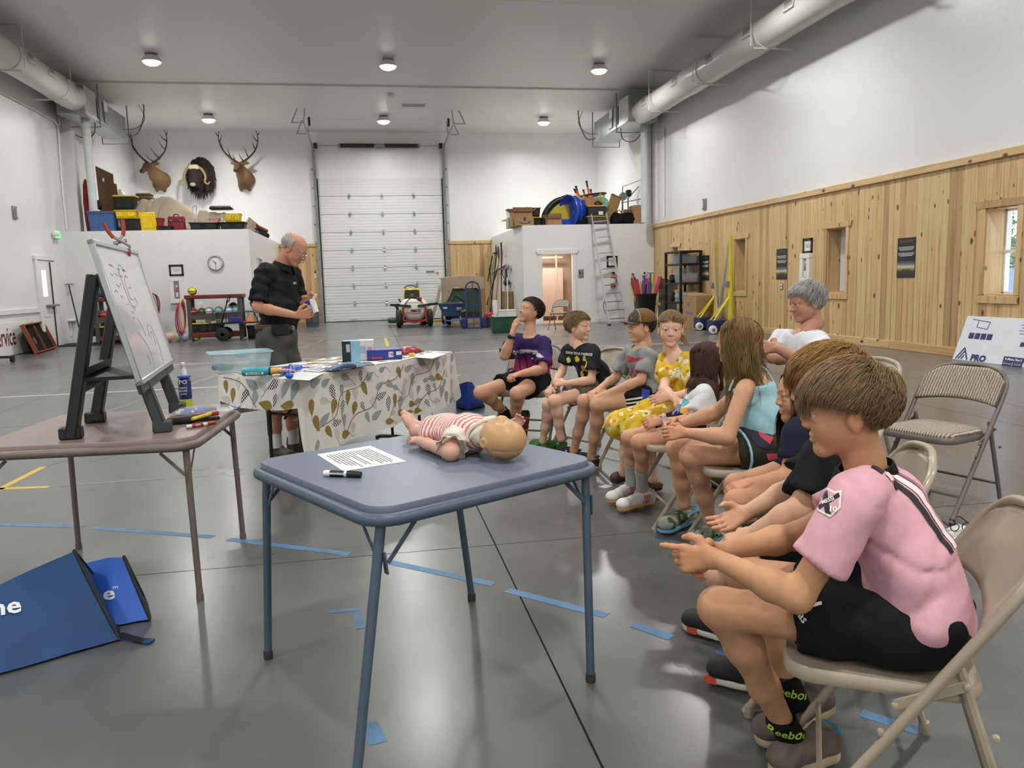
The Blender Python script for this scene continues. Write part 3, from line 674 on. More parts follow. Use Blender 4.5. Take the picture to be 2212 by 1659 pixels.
# big spring clamp gripping the top edge
RED_G=mat('red_grip','a83a36',rough=.6);ZINC=mat('zinc_casting','a9a49b',rough=.4,metal=.4)
cp=D(266,545,((TL+TR)/2-Vector((0,0,CAMH))).dot(Vector(CF)))
ct=BL+uu*WB_W*.72+vv*WB_H
cl=thing('spring_clamp','large metal spring clamp with red grips pinching the top of the whiteboard','clamp',tuple(ct))
def CT(x,y,z=0.):return ct+uu*(x*.62)+vv*(y*.60-.03)+(nrm*.5+uu*.35)*(z*.6)
for s,nm in((-1,'a'),(1,'b')):
 o0=nrm*(.012*s)
 b=MB();b.tube([CT(.02,.0)+o0*1.6,CT(.022,.06)+o0*2.6,CT(-.01,.10)+o0*1.2-uu*.01,CT(-.02,.15)-o0*1.6+uu*(.012*-s)],[.006,.009,.011,.009],8,flat=.7);b.build('jaw',ZINC,cl)
 b=MB();b.tube(smooth_pts([CT(-.02,.145)-o0*1.6+uu*(.012*-s),CT(-.02+.03*-s,.2)-o0*2.6,CT(-.02+.04*-s,.27)-o0*3.2],4),.009,8);b.build('grip',RED_G,cl)
 b=MB();b.tube([CT(.02,.025)+o0*1.7,CT(.02,-.015)+o0*1.1],[.010,.008],8);b.build('jaw_pad',RED_G,cl)
b=MB();b.tube([CT(-.012,.105)-nrm*.03,CT(-.012,.105)+nrm*.03],.008,8);b.build('pivot',STEEL,cl)
# ---------------------------------------------------------------- things on the taupe table
Zt=.701
BLUEB=mat('navy_label','1c2d6b',rough=.35);LIME=mat('lime_label','b9c938',rough=.35);WHITEP=mat('white_plastic','e8e8e6',rough=.35);TRIGB=mat('blue_plastic','2f5fc0',rough=.35)
p=G(403,882,Zt)
sb=thing('spray_bottle','navy and lime whiteboard cleaner spray bottle with white nozzle','bottle',tuple(p))
b=MB();b.lathe([(.0001,0),(.03,0),(.031,.006),(.031,.045),(.0312,.05)],p,20);b.build('base_band',LIME,sb)
b=MB();b.lathe([(.0312,.05),(.031,.14),(.026,.152),(.014,.158),(.014,.162)],p,20);b.build('bottle_body',BLUEB,sb)
b=MB();b.lathe([(.031,.158),(.032,.162),(.031,.168),(.016,.17)],p,20);b.build('collar',TRIGB,sb)
b=MB();b.lathe([(.016,.168),(.015,.195),(.011,.2),(.011,.215),(.013,.218),(.012,.235),(.0001,.238)],p,14);b.tube([p+Vector((0,0,.224)),p+Vector((.0,-.018,.226))],.004,6);b.build('nozzle',WHITEP,sb)
Tb=frame(p+Vector((.0,-.032,.12)),(1,.05,0),(0,0,1))
for tx,yy,sz,mm in(('PO',.018,.03,WHITEP),('WHITE',-.012,.011,WHITEP),('BOARD',-.026,.011,WHITEP),('CARE',-.042,.012,LIME)):
 lettering(tx,sz,Tb@Matrix.Translation((0,yy,0)),mm,sb,bold=.0004)
def pen(name,a,c2,label,body,cap,capf=.36,r=.0085,txt=None,tm=None,cat='marker',group=None):
 a,c2=Vector(a),Vector(c2);t=thing(name,label,cat,tuple((a+c2)/2),group=group)
 q=mix(a,c2,1-capf);u=(c2-a).normalized()
 b=MB();b.tube([a,a+u*.006,q],[r*.8,r*.95,r*.95],12);b.build('barrel',body,t)
 b=MB();b.tube([q,c2-u*.008,c2],[r*1.08,r*1.08,r*.85],12);b.build('cap',cap,t)
 b=MB();b.tube([mix(a,c2,.18),mix(a,c2,.56)],r*.985,12);b.build('label_band',tm or cap,t)
 if txt:
  m_=mix(a,c2,.38);view=(Vector((0,0,CAMH))-m_);n=(view-u*view.dot(u)).normalized();Tm=frame(m_+n*(r*1.03),u,n.cross(u));lettering(txt,.0085,Tm,WHITEP,t,bold=.0003)
 return t
INKR=mat('red_marker_cap','a81f2c',rough=.35);INKK=mat('black_marker_cap','141416',rough=.35)
pen('dry_erase_marker',G(402,922,Zt+.009),G(466,913,Zt+.009),'red dry-erase marker nearest the taupe table edge',WHITEP,INKR,.3,txt='EXPO',tm=INKR)
pen('dry_erase_marker',G(415,905,Zt+.03),G(462,892,Zt+.03),'yellow highlighter lying over the black eraser',mat('yellow_marker','d9cf2e',rough=.4),mat('black_yellow_cap','c7bc28',rough=.4),.3)
q=G(392,915,Zt);b=MB();b.box(q+Vector((0,0,.014)),(.13,.045,.028),.25,bev=.01);t=b.build('whiteboard_eraser',mat('black_felt','242424',rough=.95),label='black felt whiteboard eraser by the easel foot',cat='eraser')
q=G(448,908,Zt);t=thing('stapler','small red and black stapler beside the markers','stapler',tuple(q))
b=MB();b.box(q+Vector((0,0,.008)),(.11,.035,.014),.25,bev=.004);b.build('base',INKK,t);b=MB();b.box(q+Vector((0,0,.027)),(.105,.03,.02),Matrix.Rotation(.25,3,'Z')@Matrix.Rotation(-.08,3,'Y'),bev=.006);b.build('arm',INKR,t)
# zip bag holding markers
ZIPM=mat('clear_film','e8eef4',rough=.12,trans=.0,alpha=.28,var=.02)
c0=G(425,893,Zt);t=thing('zip_bag','clear zip bag of markers on the taupe table corner','bag',tuple(c0))
rows=[]
for i in range(13):
 for_u=i/12*2-1;rows.append([c0+Vector((for_u*.15+.03,v*.055+for_u*.04,.006+.034*(1-for_u**4)*(1-v*v)+.003*math.sin(9*for_u+5*v)))for v in(-1,-.6,-.2,.2,.6,1)])
b=MB();b.sheet(rows);b.build('film',ZIPM,t)
b=MB();b.bar(c0+Vector((.18,-.02,.012)),c0+Vector((.19,.1,.012)),.008,.003);b.build('zip_strip',TRIGB,t)
for k,(cc,lab)in enumerate((('3b62c4','blue'),('3f74d8','light blue'),('24386e','navy'),('d2622a','orange'),('2b7fa3','teal'))):
 mm=mat(lab.replace(' ','_')+'_marker',cc,rough=.4);a=c0+Vector((-.09+.012*k,-.035+.016*k,.012+.008*(k%2)));pen('dry_erase_marker',a,a+Vector((.125,.03,0)),'%s marker inside the clear zip bag'%lab,WHITEP if k<3 else mm,mm,.35,tm=mm)
# ---------------------------------------------------------------- long table under the leaf-print cloth
TA=Vector((-.455,5.06,0));tu=Vector((.615,.788,0)).normalized();tv=Vector((-tu.y,tu.x,0));TLN,TDP,TH=1.78,.72,.735
lgt=thing('folding_table','long grey folding table hidden under the leaf-print cloth','table',tuple(TA+tu*TLN/2+tv*TDP/2))
def TP(a,c2,z):return TA+tu*a+tv*c2+Vector((0,0,z))
b=MB();b.add([TP(a,c2,z)for z in(TH-.045,TH-.006)for a,c2 in((.02,.02),(TLN-.02,.02),(TLN-.02,TDP-.02),(.02,TDP-.02))],[(0,1,2,3),(4,5,6,7),(0,1,5,4),(1,2,6,5),(2,3,7,6),(3,0,4,7)]);b.build('tabletop',GREYM,lgt)
for a in(.2,TLN-.2):
 for c2 in(.22,TDP-.22):
  b=MB();b.tube([TP(a,c2,TH-.05),TP(a,c2,.3)],.017,8);b.tube([TP(a,c2,.32),TP(a,c2,.03)],.013,8);b.build('leg',DARKM,lgt)
 b=MB();b.tube(smooth_pts([TP(a,.05,.012),TP(a,.15,.03),TP(a,TDP-.15,.03),TP(a,TDP-.05,.012)],4),.016,8);b.build('foot_bar',DARKM,lgt)
 b=MB();b.tube([TP(a,TDP/2,.42),TP(a+(.35 if a<1 else-.35),TDP/2,TH-.05)],.009,6);b.tube([TP(a,.22,.45),TP(a,TDP-.22,.45)],.01,6);b.build('brace',DARKM,lgt)
CLOTH=mat('white_tablecloth','e6e3dc',rough=.8,var=.03,vs=12,bump=.08,bs=220)
DROP_F=(.50,.42)
def cloth_front(a,t):
 dr=DROP_F[0]+(DROP_F[1]-DROP_F[0])*a/TLN
 dr=dr+.05*math.exp(-((a)/.12)**2);s=t*dr
 out=.012+.02*t+.018*t*math.sin(a*9.5)+.010*t*math.sin(a*23+1.3)
 return TP(a,-out,TH+.004-s if s>.012 else TH+.004-s*.9)
def cloth_end(c2,t):
 dr=.19+.03*math.sin(c2*5);s=t*dr
 return TP(-.012-.03*t-.016*t*math.sin(c2*14+.5),c2,TH+.004-s)
rows=[[TP(a,c2,TH+.004+.0015*math.sin(a*17+c2*11))for c2 in np.linspace(0,TDP,9)]for a in np.linspace(0,TLN,37)]
tc_=thing('tablecloth','white tablecloth printed with grey, gold and checked leaves over the long table','tablecloth',tuple(TP(TLN/2,TDP/2,TH)))
b=MB();b.sheet(rows)
b.sheet([[cloth_front(a,t)for t in np.linspace(0,1,12)]for a in np.linspace(0,TLN,61)])
b.sheet([[cloth_end(c2,t)for t in np.linspace(0,1,7)]for c2 in np.linspace(0,TDP,21)])
# gathered corner fold between the front and the end
b.sheet([[mix(cloth_end(0,t),cloth_front(0,t if k else t*.5),k/6)+(-tu*.05-tv*.035)*math.sin(PI*k/6)*t-Vector((0,0,.10*math.sin(PI*k/6)*t))for t in np.linspace(0,1,9)]for k in range(7)])
b.sheet([[TP(TLN+.012+.03*t+.02*t*math.sin(c2*12),c2,TH+.004-t*.34)for t in np.linspace(0,1,8)]for c2 in np.linspace(0,TDP,15)])
b.sheet([[mix(cloth_front(TLN,t),TP(TLN+.012+.03*t,0,TH+.004-t*.34),k/4)+(tu*.04-tv*.03)*math.sin(PI*k/4)*t for t in np.linspace(0,1,8)]for k in range(5)])
b.sheet([[TP(a,TDP+.015+.02*t*math.sin(a*11),TH+.004-t*.3)for t in np.linspace(0,1,6)]for a in np.linspace(0,TLN,31)])
o=b.build('cloth',CLOTH,tc_)
# the print: leaves on branching stems, a thin layer of ink on the cloth
LG=[mat('leaf_print_grey','9aa1a5',rough=.8,var=.1,vs=60),mat('leaf_print_gold','8e7a3c',rough=.8,var=.1,vs=60),mat('leaf_print_outline','cdc8bc',rough=.8)]
def checks():
 M,N,L,b_=nodes_of('leaf_print_check',.8);uv=N.new('ShaderNodeUVMap');ck=N.new('ShaderNodeTexChecker');ck.inputs['Scale'].default_value=95;ck.inputs[1].default_value=(*lin('1c1c1e'),1);ck.inputs[2].default_value=(*lin('e6e4de'),1)
 L.new(uv.outputs[0],ck.inputs[0]);L.new(ck.outputs[0],b_.inputs['Base Color']);return M
LCH=checks();VINE=mat('vine_print','7d5a3a',rough=.8)
def leaf_poly(x,y,L_,W_,ang,n=9):
 o=[];
 for i in range(2*n):
  t=i/n;t2=t if t<=1 else 2-t;s=1 if t<=1 else-1
  px=L_*(t2-.0);py=s*W_*.5*math.sin(PI*min(1,t2)**.62)**.9 if 0<t2<1 else 0
  o.append((x+px*math.cos(ang)-py*math.sin(ang),y+px*math.sin(ang)+py*math.cos(ang)))
 return o
def print_on(fmap,width,height,seed,top=False):
 rng=random.Random(seed);groups={0:MB(),1:MB(),2:MB(),3:MB(),4:MB()};uvs=[];placed=[]
 def put(poly,g_):
  c_=(sum(p[0]for p in poly)/len(poly),sum(p[1]for p in poly)/len(poly));vs=[fmap(*c_)]+[fmap(*p)for p in poly];n=len(poly)
  groups[g_].add(vs,[(0,1+i,1+(i+1)%n)for i in range(n)])
  if g_==3:uvs.extend([c_]+poly)
 def vine(pts,r=.0028):
  P=[fmap(p.x,p.y)for p in smooth_pts([(x,y,0)for x,y in pts],7)];groups[4].tube(P,r,3)
 nst=int(width/.42)+1
 for k in range(nst):
  x0=k*.42-.05;y0=height*.95
  main=[(x0,y0),(x0+.12,y0-.13),(x0+.3,y0-.16),(x0+.4,y0-.3),(x0+.6,y0-.33),(x0+.7,y0-.42)]
  vine([p for p in main if 0<p[0]<width and 0.02<p[1]<height])if sum(0<p[0]<width and.02<p[1]<height for p in main)>2 else None
 tries=0;kinds=[0,3,1,2,0,1,3,2,0]
 while tries<900:
  tries+=1;L_=rng.uniform(.085,.125);x,y=rng.uniform(.03,width-.03),rng.uniform(.03,height-.02)
  if any((x-a)**2+(y-c_)**2<(.079)**2 for a,c_ in placed):continue
  ang=PI/2+rng.uniform(-.5,.5)if rng.random()<.75 else rng.uniform(-.6,.6)
  tip=(x+L_*math.cos(ang)*.5,y+L_*math.sin(ang)*.5)
  sx,sy=x-L_*.5*math.cos(ang),y-L_*.5*math.sin(ang)
  if not(.01<sy<height-.01 and.01<tip[1]<height-.01 and.01<sx<width-.01 and.01<tip[0]<width-.01):continue
  placed.append((x,y));k=kinds[len(placed)%9];put(leaf_poly(sx,sy,L_,L_*(.5 if k!=3 else.46),ang),k)
  if rng.random()<.45:vine([(tip[0],tip[1]),(tip[0]+.015*math.cos(ang)+.01,tip[1]+.03),(tip[0]+.05,min(height-.01,tip[1]+.05))],.0012)if not top else None
 res=[]
 for k,(nm,mm)in enumerate((('grey_leaf_print',LG[0]),('gold_leaf_print',LG[1]),('pale_leaf_print',LG[2]),('checked_leaf_print',LCH),('vine_print',VINE))):
  if not groups[k].v:continue
  if k==3:
   me=bpy.data.meshes.new(nm);me.from_pydata([tuple(p)for p in groups[k].v],[],groups[k].f);me.materials.append(mm)
   uvl=me.uv_layers.new();ix=[l.vertex_index for l in me.loops];uvl.data.foreach_set('uv',[c_ for i in ix for c_ in uvs[i]]);o=link(nm,me,tc_)
  else:o=groups[k].build(nm,mm,tc_)
  o['kind']='stuff'
OFF=-tv*.0016
print_on(lambda x,y:cloth_front(min(max(x,0),TLN),y/.5 if y/.5<1 else 1)+OFF,TLN,.5*.97,11)
print_on(lambda x,y:cloth_end(x,min(1,y/.19))-tu*.0018,TDP,.19,12)
print_on(lambda x,y:TP(x,y,TH+.0062+.0015*math.sin(x*17+y*11)),TLN,TDP,13,True)
# ---------------------------------------------------------------- smooth bodies: rounded limbs blended into one skin and meshed
A3=lambda v:np.array(v,dtype=np.float32)
class Flesh:
 def __init__(s):s.P=[]
 def cone(s,a,b,ra,rb,k=.02,side=None,f=1.,op=1,cap=False):
  a,b=A3(a),A3(b);r=max(ra,rb)*max(1,f);s.P.append(('c',a,b,ra,rb,None if side is None else A3(side),(f,cap),k,op,np.minimum(a,b)-r,np.maximum(a,b)+r));return s
 def chain(s,pts,rs,k=.02,**kw):
  for i in range(len(pts)-1):s.cone(pts[i],pts[i+1],rs[i],rs[i+1],k,**kw)
  return s
 def ell(s,c,r,R=None,k=.02,op=1):
  c=A3(c);r=A3(r if hasattr(r,'__len__')else(r,r,r));R=np.eye(3,dtype=np.float32)if R is None else np.array(R,dtype=np.float32)
  s.P.append(('e',c,r,R,k,op,c-r.max(),c+r.max()));return s
 def cut(s,p,n):s.P.append(('p',A3(p),A3(Vector(n).normalized())));return s
 def mesh(s,h,wr=None):
  lo=np.min([q[-2]for q in s.P if q[0]!='p' and q[-3]>0],axis=0)-.03;hi=np.max([q[-1]for q in s.P if q[0]!='p' and q[-3]>0],axis=0)+.03
  n=np.ceil((hi-lo)/h).astype(int)+2;X=[lo[i]+h*np.arange(n[i],dtype=np.float32)for i in range(3)]
  V=np.full(n,.08,dtype=np.float32)
  for q in s.P:
   if q[0]=='p':
    V=np.maximum(V,(X[0][:,None,None]-q[1][0])*q[2][0]+(X[1][None,:,None]-q[1][1])*q[2][1]+(X[2][None,None,:]-q[1][2])*q[2][2]);continue
   k,op=q[-4],q[-3];mg=.05+k;i0=np.clip(np.floor((q[-2]-mg-lo)/h).astype(int),0,n);i1=np.clip(np.ceil((q[-1]+mg-lo)/h).astype(int)+1,0,n)
   if np.any(i1<=i0):continue
   sl=tuple(slice(a,b)for a,b in zip(i0,i1));x,y,z=X[0][sl[0]][:,None,None],X[1][sl[1]][None,:,None],X[2][sl[2]][None,None,:]
   if q[0]=='c':
    a,b,ra,rb,sd,(f,cap)=q[1:7];ab=b-a;L2=max(float(ab@ab),1e-9);dx,dy,dz=x-a[0],y-a[1],z-a[2]
    tu=(dx*ab[0]+dy*ab[1]+dz*ab[2])/L2;t=np.clip(tu,0,1);qx,qy,qz=dx-ab[0]*t,dy-ab[1]*t,dz-ab[2]*t;d2=qx*qx+qy*qy+qz*qz
    if sd is not None:qs=qx*sd[0]+qy*sd[1]+qz*sd[2];d2=d2-qs*qs*(1-1/(f*f))
    d=np.sqrt(np.maximum(d2,0))-(ra+(rb-ra)*t)
    if cap:d=np.maximum(d,(tu-1)*math.sqrt(L2))
   else:
    c,r,R=q[1:4];dx,dy,dz=x-c[0],y-c[1],z-c[2]
    l=[(dx*R[0][i]+dy*R[1][i]+dz*R[2][i])for i in range(3)];k0=np.sqrt(sum((l[i]/r[i])**2 for i in range(3)));k1=np.sqrt(sum((l[i]/r[i]**2)**2 for i in range(3)))+1e-6;d=k0*(k0-1)/k1
   v=V[sl]
   if op>0:hh=np.maximum(k-np.abs(v-d),0)/k;V[sl]=np.minimum(v,d)-hh*hh*k*.25
   else:d=-d;hh=np.maximum(k-np.abs(v-d),0)/k;V[sl]=np.maximum(v,d)+hh*hh*k*.25
  if wr is not None:V=V+wr(X[0][:,None,None],X[1][None,:,None],X[2][None,None,:])
  V[0]=V[-1]=.05;V[:,0]=V[:,-1]=.05;V[:,:,0]=V[:,:,-1]=.05
  return nets(V,lo,h)
def nets(V,lo,h):
 S=V<0;nx,ny,nz=V.shape;c={}
 for i in(0,1):
  for j in(0,1):
   for k in(0,1):c[i,j,k]=(slice(i,nx-1+i),slice(j,ny-1+j),slice(k,nz-1+k))
 cnt=sum(S[c[q]].astype(np.int8)for q in c);m=(cnt>0)&(cnt<8);idx=np.full(m.shape,-1,dtype=np.int64);ii=np.argwhere(m);idx[m]=np.arange(len(ii))
 acc=np.zeros((len(ii),3),dtype=np.float32);num=np.zeros(len(ii),dtype=np.float32)
 for ax in range(3):
  for u in(0,1):
   for w_ in(0,1):
    a=[u,w_];a.insert(ax,0);b=list(a);b[ax]=1;va,vb=V[c[tuple(a)]][m],V[c[tuple(b)]][m];cr=(va<0)!=(vb<0)
    t=np.where(cr,va/np.where(cr,va-vb,1),0);p=np.repeat(A3(a)[None],len(ii),0);p[:,ax]=t;acc+=p*cr[:,None];num+=cr
 verts=lo+h*(ii+acc/num[:,None]);F=[]
 for ax in range(3):
  o1,o2=[q for q in range(3)if q!=ax];sl0=[slice(1,-1)]*3;sl1=[slice(1,-1)]*3;sl0[ax]=slice(0,-1);sl1[ax]=slice(1,None)
  cr=S[tuple(sl0)]!=S[tuple(sl1)];e=np.argwhere(cr);base=e.copy();base[:,o1]+=1;base[:,o2]+=1;flip=S[tuple(sl0)][cr]
  def cell(d1,d2):q=base.copy();q[:,o1]-=d1;q[:,o2]-=d2;return idx[q[:,0],q[:,1],q[:,2]]
  f=np.stack([cell(1,1),cell(0,1),cell(0,0),cell(1,0)],1)
  if ax==1:f=f[:,::-1]
  f[~flip]=f[~flip][:,::-1];F.append(f)
 F=np.concatenate(F);return verts.astype(np.float32),F[(F>=0).all(1)]
def relax(v,F,it=2):
 e=np.concatenate([F[:,[0,1]],F[:,[1,2]],F[:,[2,3]],F[:,[3,0]]]);n=len(v)
 deg=np.bincount(e[:,0],minlength=n)+np.bincount(e[:,1],minlength=n)
 for _ in range(it):
  acc=np.zeros_like(v)
  for k in range(3):acc[:,k]=np.bincount(e[:,0],v[e[:,1],k],n)+np.bincount(e[:,1],v[e[:,0],k],n)
  v=v*.5+acc/np.maximum(deg,1)[:,None]*.5
 return v.astype(np.float32)
def to_mesh(name,parts,mats,cols=None,mi=None):
 """parts: list of (verts, faces); one mesh"""
 vs=np.concatenate([p[0]for p in parts]);off=np.cumsum([0]+[len(p[0])for p in parts]);me=bpy.data.meshes.new(name)
 fs=[p[1]+o for p,o in zip(parts,off)];w4=np.concatenate(fs)
 me.vertices.add(len(vs));me.vertices.foreach_set('co',vs.astype(np.float32).ravel());me.loops.add(w4.size);me.loops.foreach_set('vertex_index',w4.astype(np.int32).ravel())
 me.polygons.add(len(w4));me.polygons.foreach_set('loop_start',np.arange(0,w4.size,w4.shape[1],dtype=np.int32))
 me.polygons.foreach_set('use_smooth',np.ones(len(w4),dtype=bool))
 for q in(mats if isinstance(mats,(list,tuple))else[mats]):me.materials.append(q)
 if mi is not None:me.polygons.foreach_set('material_index',np.asarray(mi,dtype=np.int32))
 if cols is not None:
  at=me.color_attributes.new('Col','FLOAT_COLOR','POINT');at.data.foreach_set('color',np.concatenate([cols,np.ones((len(cols),1))],1).astype(np.float32).ravel())
 me.update(calc_edges=True);me.validate();return me
def basis(fwd,up=(0,0,1)):
 """columns: forward, left, up"""
 f=Vector(fwd).normalized();l=Vector(up).cross(f).normalized();u=f.cross(l);return np.array([[f[i],l[i],u[i]]for i in range(3)],dtype=np.float32)
def sines(rng,amp,sc,n=5):
 K=[(Vector((rng.gauss(0,1),rng.gauss(0,1),rng.gauss(0,1))).normalized()*sc*rng.uniform(.6,1.5),rng.uniform(0,6.3))for _ in range(n)]
 def f(x,y,z):
  return sum(amp/n*np.sin(k[0]*x+k[1]*y+k[2]*z+p+.9*np.sin(.6*(k[1]*x-k[0]*y)+.5*k[2]*z))for k,p in K)
 return f
Z3=Vector((0,0,1))
def folds(rng,amp,sc,n=4):
 K=[(Vector((rng.gauss(0,1),rng.gauss(0,1),rng.gauss(0,.8))).normalized()*sc*rng.uniform(.6,1.5),rng.uniform(0,6.3))for _ in range(n)]
 def f(x,y,z):
  return sum(amp*(1-np.abs(np.sin(k[0]*x+k[1]*y+k[2]*z+p+1.3*np.sin(.8*(k[1]*x-k[0]*y)+.6*k[2]*z+p))))**4*(.5+.5*np.sin(.5*k[2]*x+.6*k[0]*z-.5*k[1]*y+2*p))for k,p in K)
 return f
# head in its own frame: x forward, y left, z up; unit is a 0.22 m tall head
def head_mesh(kind='child',h=.0032,mouth=0.):
 g=Flesh();ad=kind=='man';wj=.0 if ad else(-.011 if kind=='girl' else-.007)
 g.ell((-.014,0,.034),(.097,.075,.078),k=.03);g.ell((.024,0,-.016),(.060,.060,.078),k=.03)
 for s in(-1,1):
  g.cone((.0,s*(.051+wj),-.048),(.054,s*(.014+.008*ad),-.092),.021,.014,.03);g.ell((.048,s*.034,-.036),.025+.001*(not ad),k=.03)
  g.cone((.076,s*.013,.021),(.064,s*.048,.018),.0085+.002*ad,.008,.016)
 g.ell((.062,0,-.093),.0155+.003*ad,k=.022);g.cone((-.022,0,-.06),(-.034,0,-.135),.05+.006*ad-.004,.050+.006*ad,.03)
 for s in(-1,1):g.ell((.100,s*.0315,-.001),(.021,.019,.011),k=.016,op=-1)
 g.chain([(.078,0,.010),(.086,0,-.010),(.0935+.006*ad,0,-.027-.003*ad)],[.0065,.0075,.0098+.0022*ad],.012)
 for s in(-1,1):g.ell((.087+.003*ad,s*.0105,-.031),(.009,.0075,.007),k=.008)
 g.ell((.080,0,-.0555),(.0075,.022,.0062),k=.009);g.ell((.0795,0,-.0675),(.0078,.0185,.0066),k=.009)
 g.cone((.088,-.02,-.0615),(.088,.02,-.0615),.0022+mouth,.0022+mouth,.004,op=-1)
 for s in(-1,1):g.ell((.0765,s*.0315,.0082),(.0085,.0175,.0052),k=.006);g.ell((.0755,s*.0315,-.0100),(.0075,.0155,.0044),k=.007)
 v,F=g.mesh(h);parts=[(relax(v,F,1),F)]
 for s in(-1,1):
  e=Flesh();R=np.array(Matrix.Rotation(s*.34,3,'Z')@Matrix.Rotation(-.18,3,'Y'))
  c=Vector((-.014,s*.0755,-.010))
  e.ell(c,(.0185,.008,.030),R,.006);e.ell(c+Vector((.002,s*.011,.003)),(.0105,.008,.019),R,.006,-1);e.ell(c+Vector((.003,s*.001,-.023)),(.008,.0055,.008),R,.008);e.ell(c+Vector((.012,-s*.006,0)),(.012,.008,.020),R,.01)
  v,F=e.mesh(h*.85);parts.append((relax(v,F,1),F))
 return parts
HEADS={}
def head_parts(kind,mouth=0.,h=.0032):
 key=(kind,mouth,h)
 if key not in HEADS:HEADS[key]=head_mesh(kind,h,mouth)
 return HEADS[key]
def blob(P,c,r,soft=.5):
 d=np.sqrt((((P-A3(c))/A3(r if hasattr(r,'__len__')else(r,r,r)))**2).sum(1));return np.clip((1-d)/soft,0,1)[:,None]
def head_paint(P,skin,hair,scalp=True,lip=(.58,.25,.22),brow=None,rosy=.25):
 c=np.repeat(A3(skin)[None],len(P),0);red=A3(skin)*A3((1.08,.72,.68))
 def mixc(c,w,col):return c*(1-w)+A3(col)*w
 for s in(-1,1):
  c=mixc(c,blob(P,(.075,s*.038,-.032),(.04,.026,.024),.9)*rosy*1.4,red)
  c=mixc(c,blob(P,(-.014,s*.08,-.010),(.03,.02,.036),.6)*.45*rosy*3,red)
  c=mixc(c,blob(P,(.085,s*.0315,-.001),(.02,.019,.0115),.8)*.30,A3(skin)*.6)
  for t in np.linspace(0,1,7):c=mixc(c,blob(P,(.084-.014*t,s*(.014+.034*t),.0205+.0055*math.sin(PI*t*.8)),(.016,.0062,.0036),.6)*.5,brow if brow is not None else A3(hair)*.8)
  for t in np.linspace(-1,1,7):c=mixc(c,blob(P,(.084-.003*t*t,s*(.0315+.0125*t),.0052-.003*t*t),(.012,.0036,.0016),.5)*.7,A3(hair)*.25)
  c=mixc(c,blob(P,(.092,s*.007,-.0365),(.006,.004,.0035),.5)*.7,A3(skin)*.3)
 c=mixc(c,blob(P,(.098,0,-.027),(.02,.014,.014),.9)*.3*rosy*2,red)
 c=mixc(c,blob(P,(.084,0,-.0555),(.018,.0225,.0052),.5)*.6,lip);c=mixc(c,blob(P,(.083,0,-.0672),(.018,.019,.0058),.5)*.6,A3(lip)*1.1)
 c=mixc(c,blob(P,(.086,0,-.0615),(.018,.021,.002),.6)*.7,A3(lip)*.4)
 if scalp:c=mixc(c,hair_region(P,.03)[:,None]*.9,A3(hair)*.7)
 return c
SC_C=np.array((-.014,0,.032),dtype=np.float32);SC_R=np.array((.1,.078,.082),dtype=np.float32)
def hair_region(P,soft=.0,lowback=-.72,side=.02):
 n=(P-SC_C)/SC_R;n=n/np.maximum(np.linalg.norm(n,axis=1),1e-6)[:,None]
 lim=np.interp(n[:,0],[-1,-.35,-.1,.12,.3,.55,1],[lowback,lowback+.08,side-.25,side-.12,side+.3,.52,.60])
 d=n[:,2]-lim
 return np.clip(d/max(soft,1e-4),0,1)if soft else(d>0)
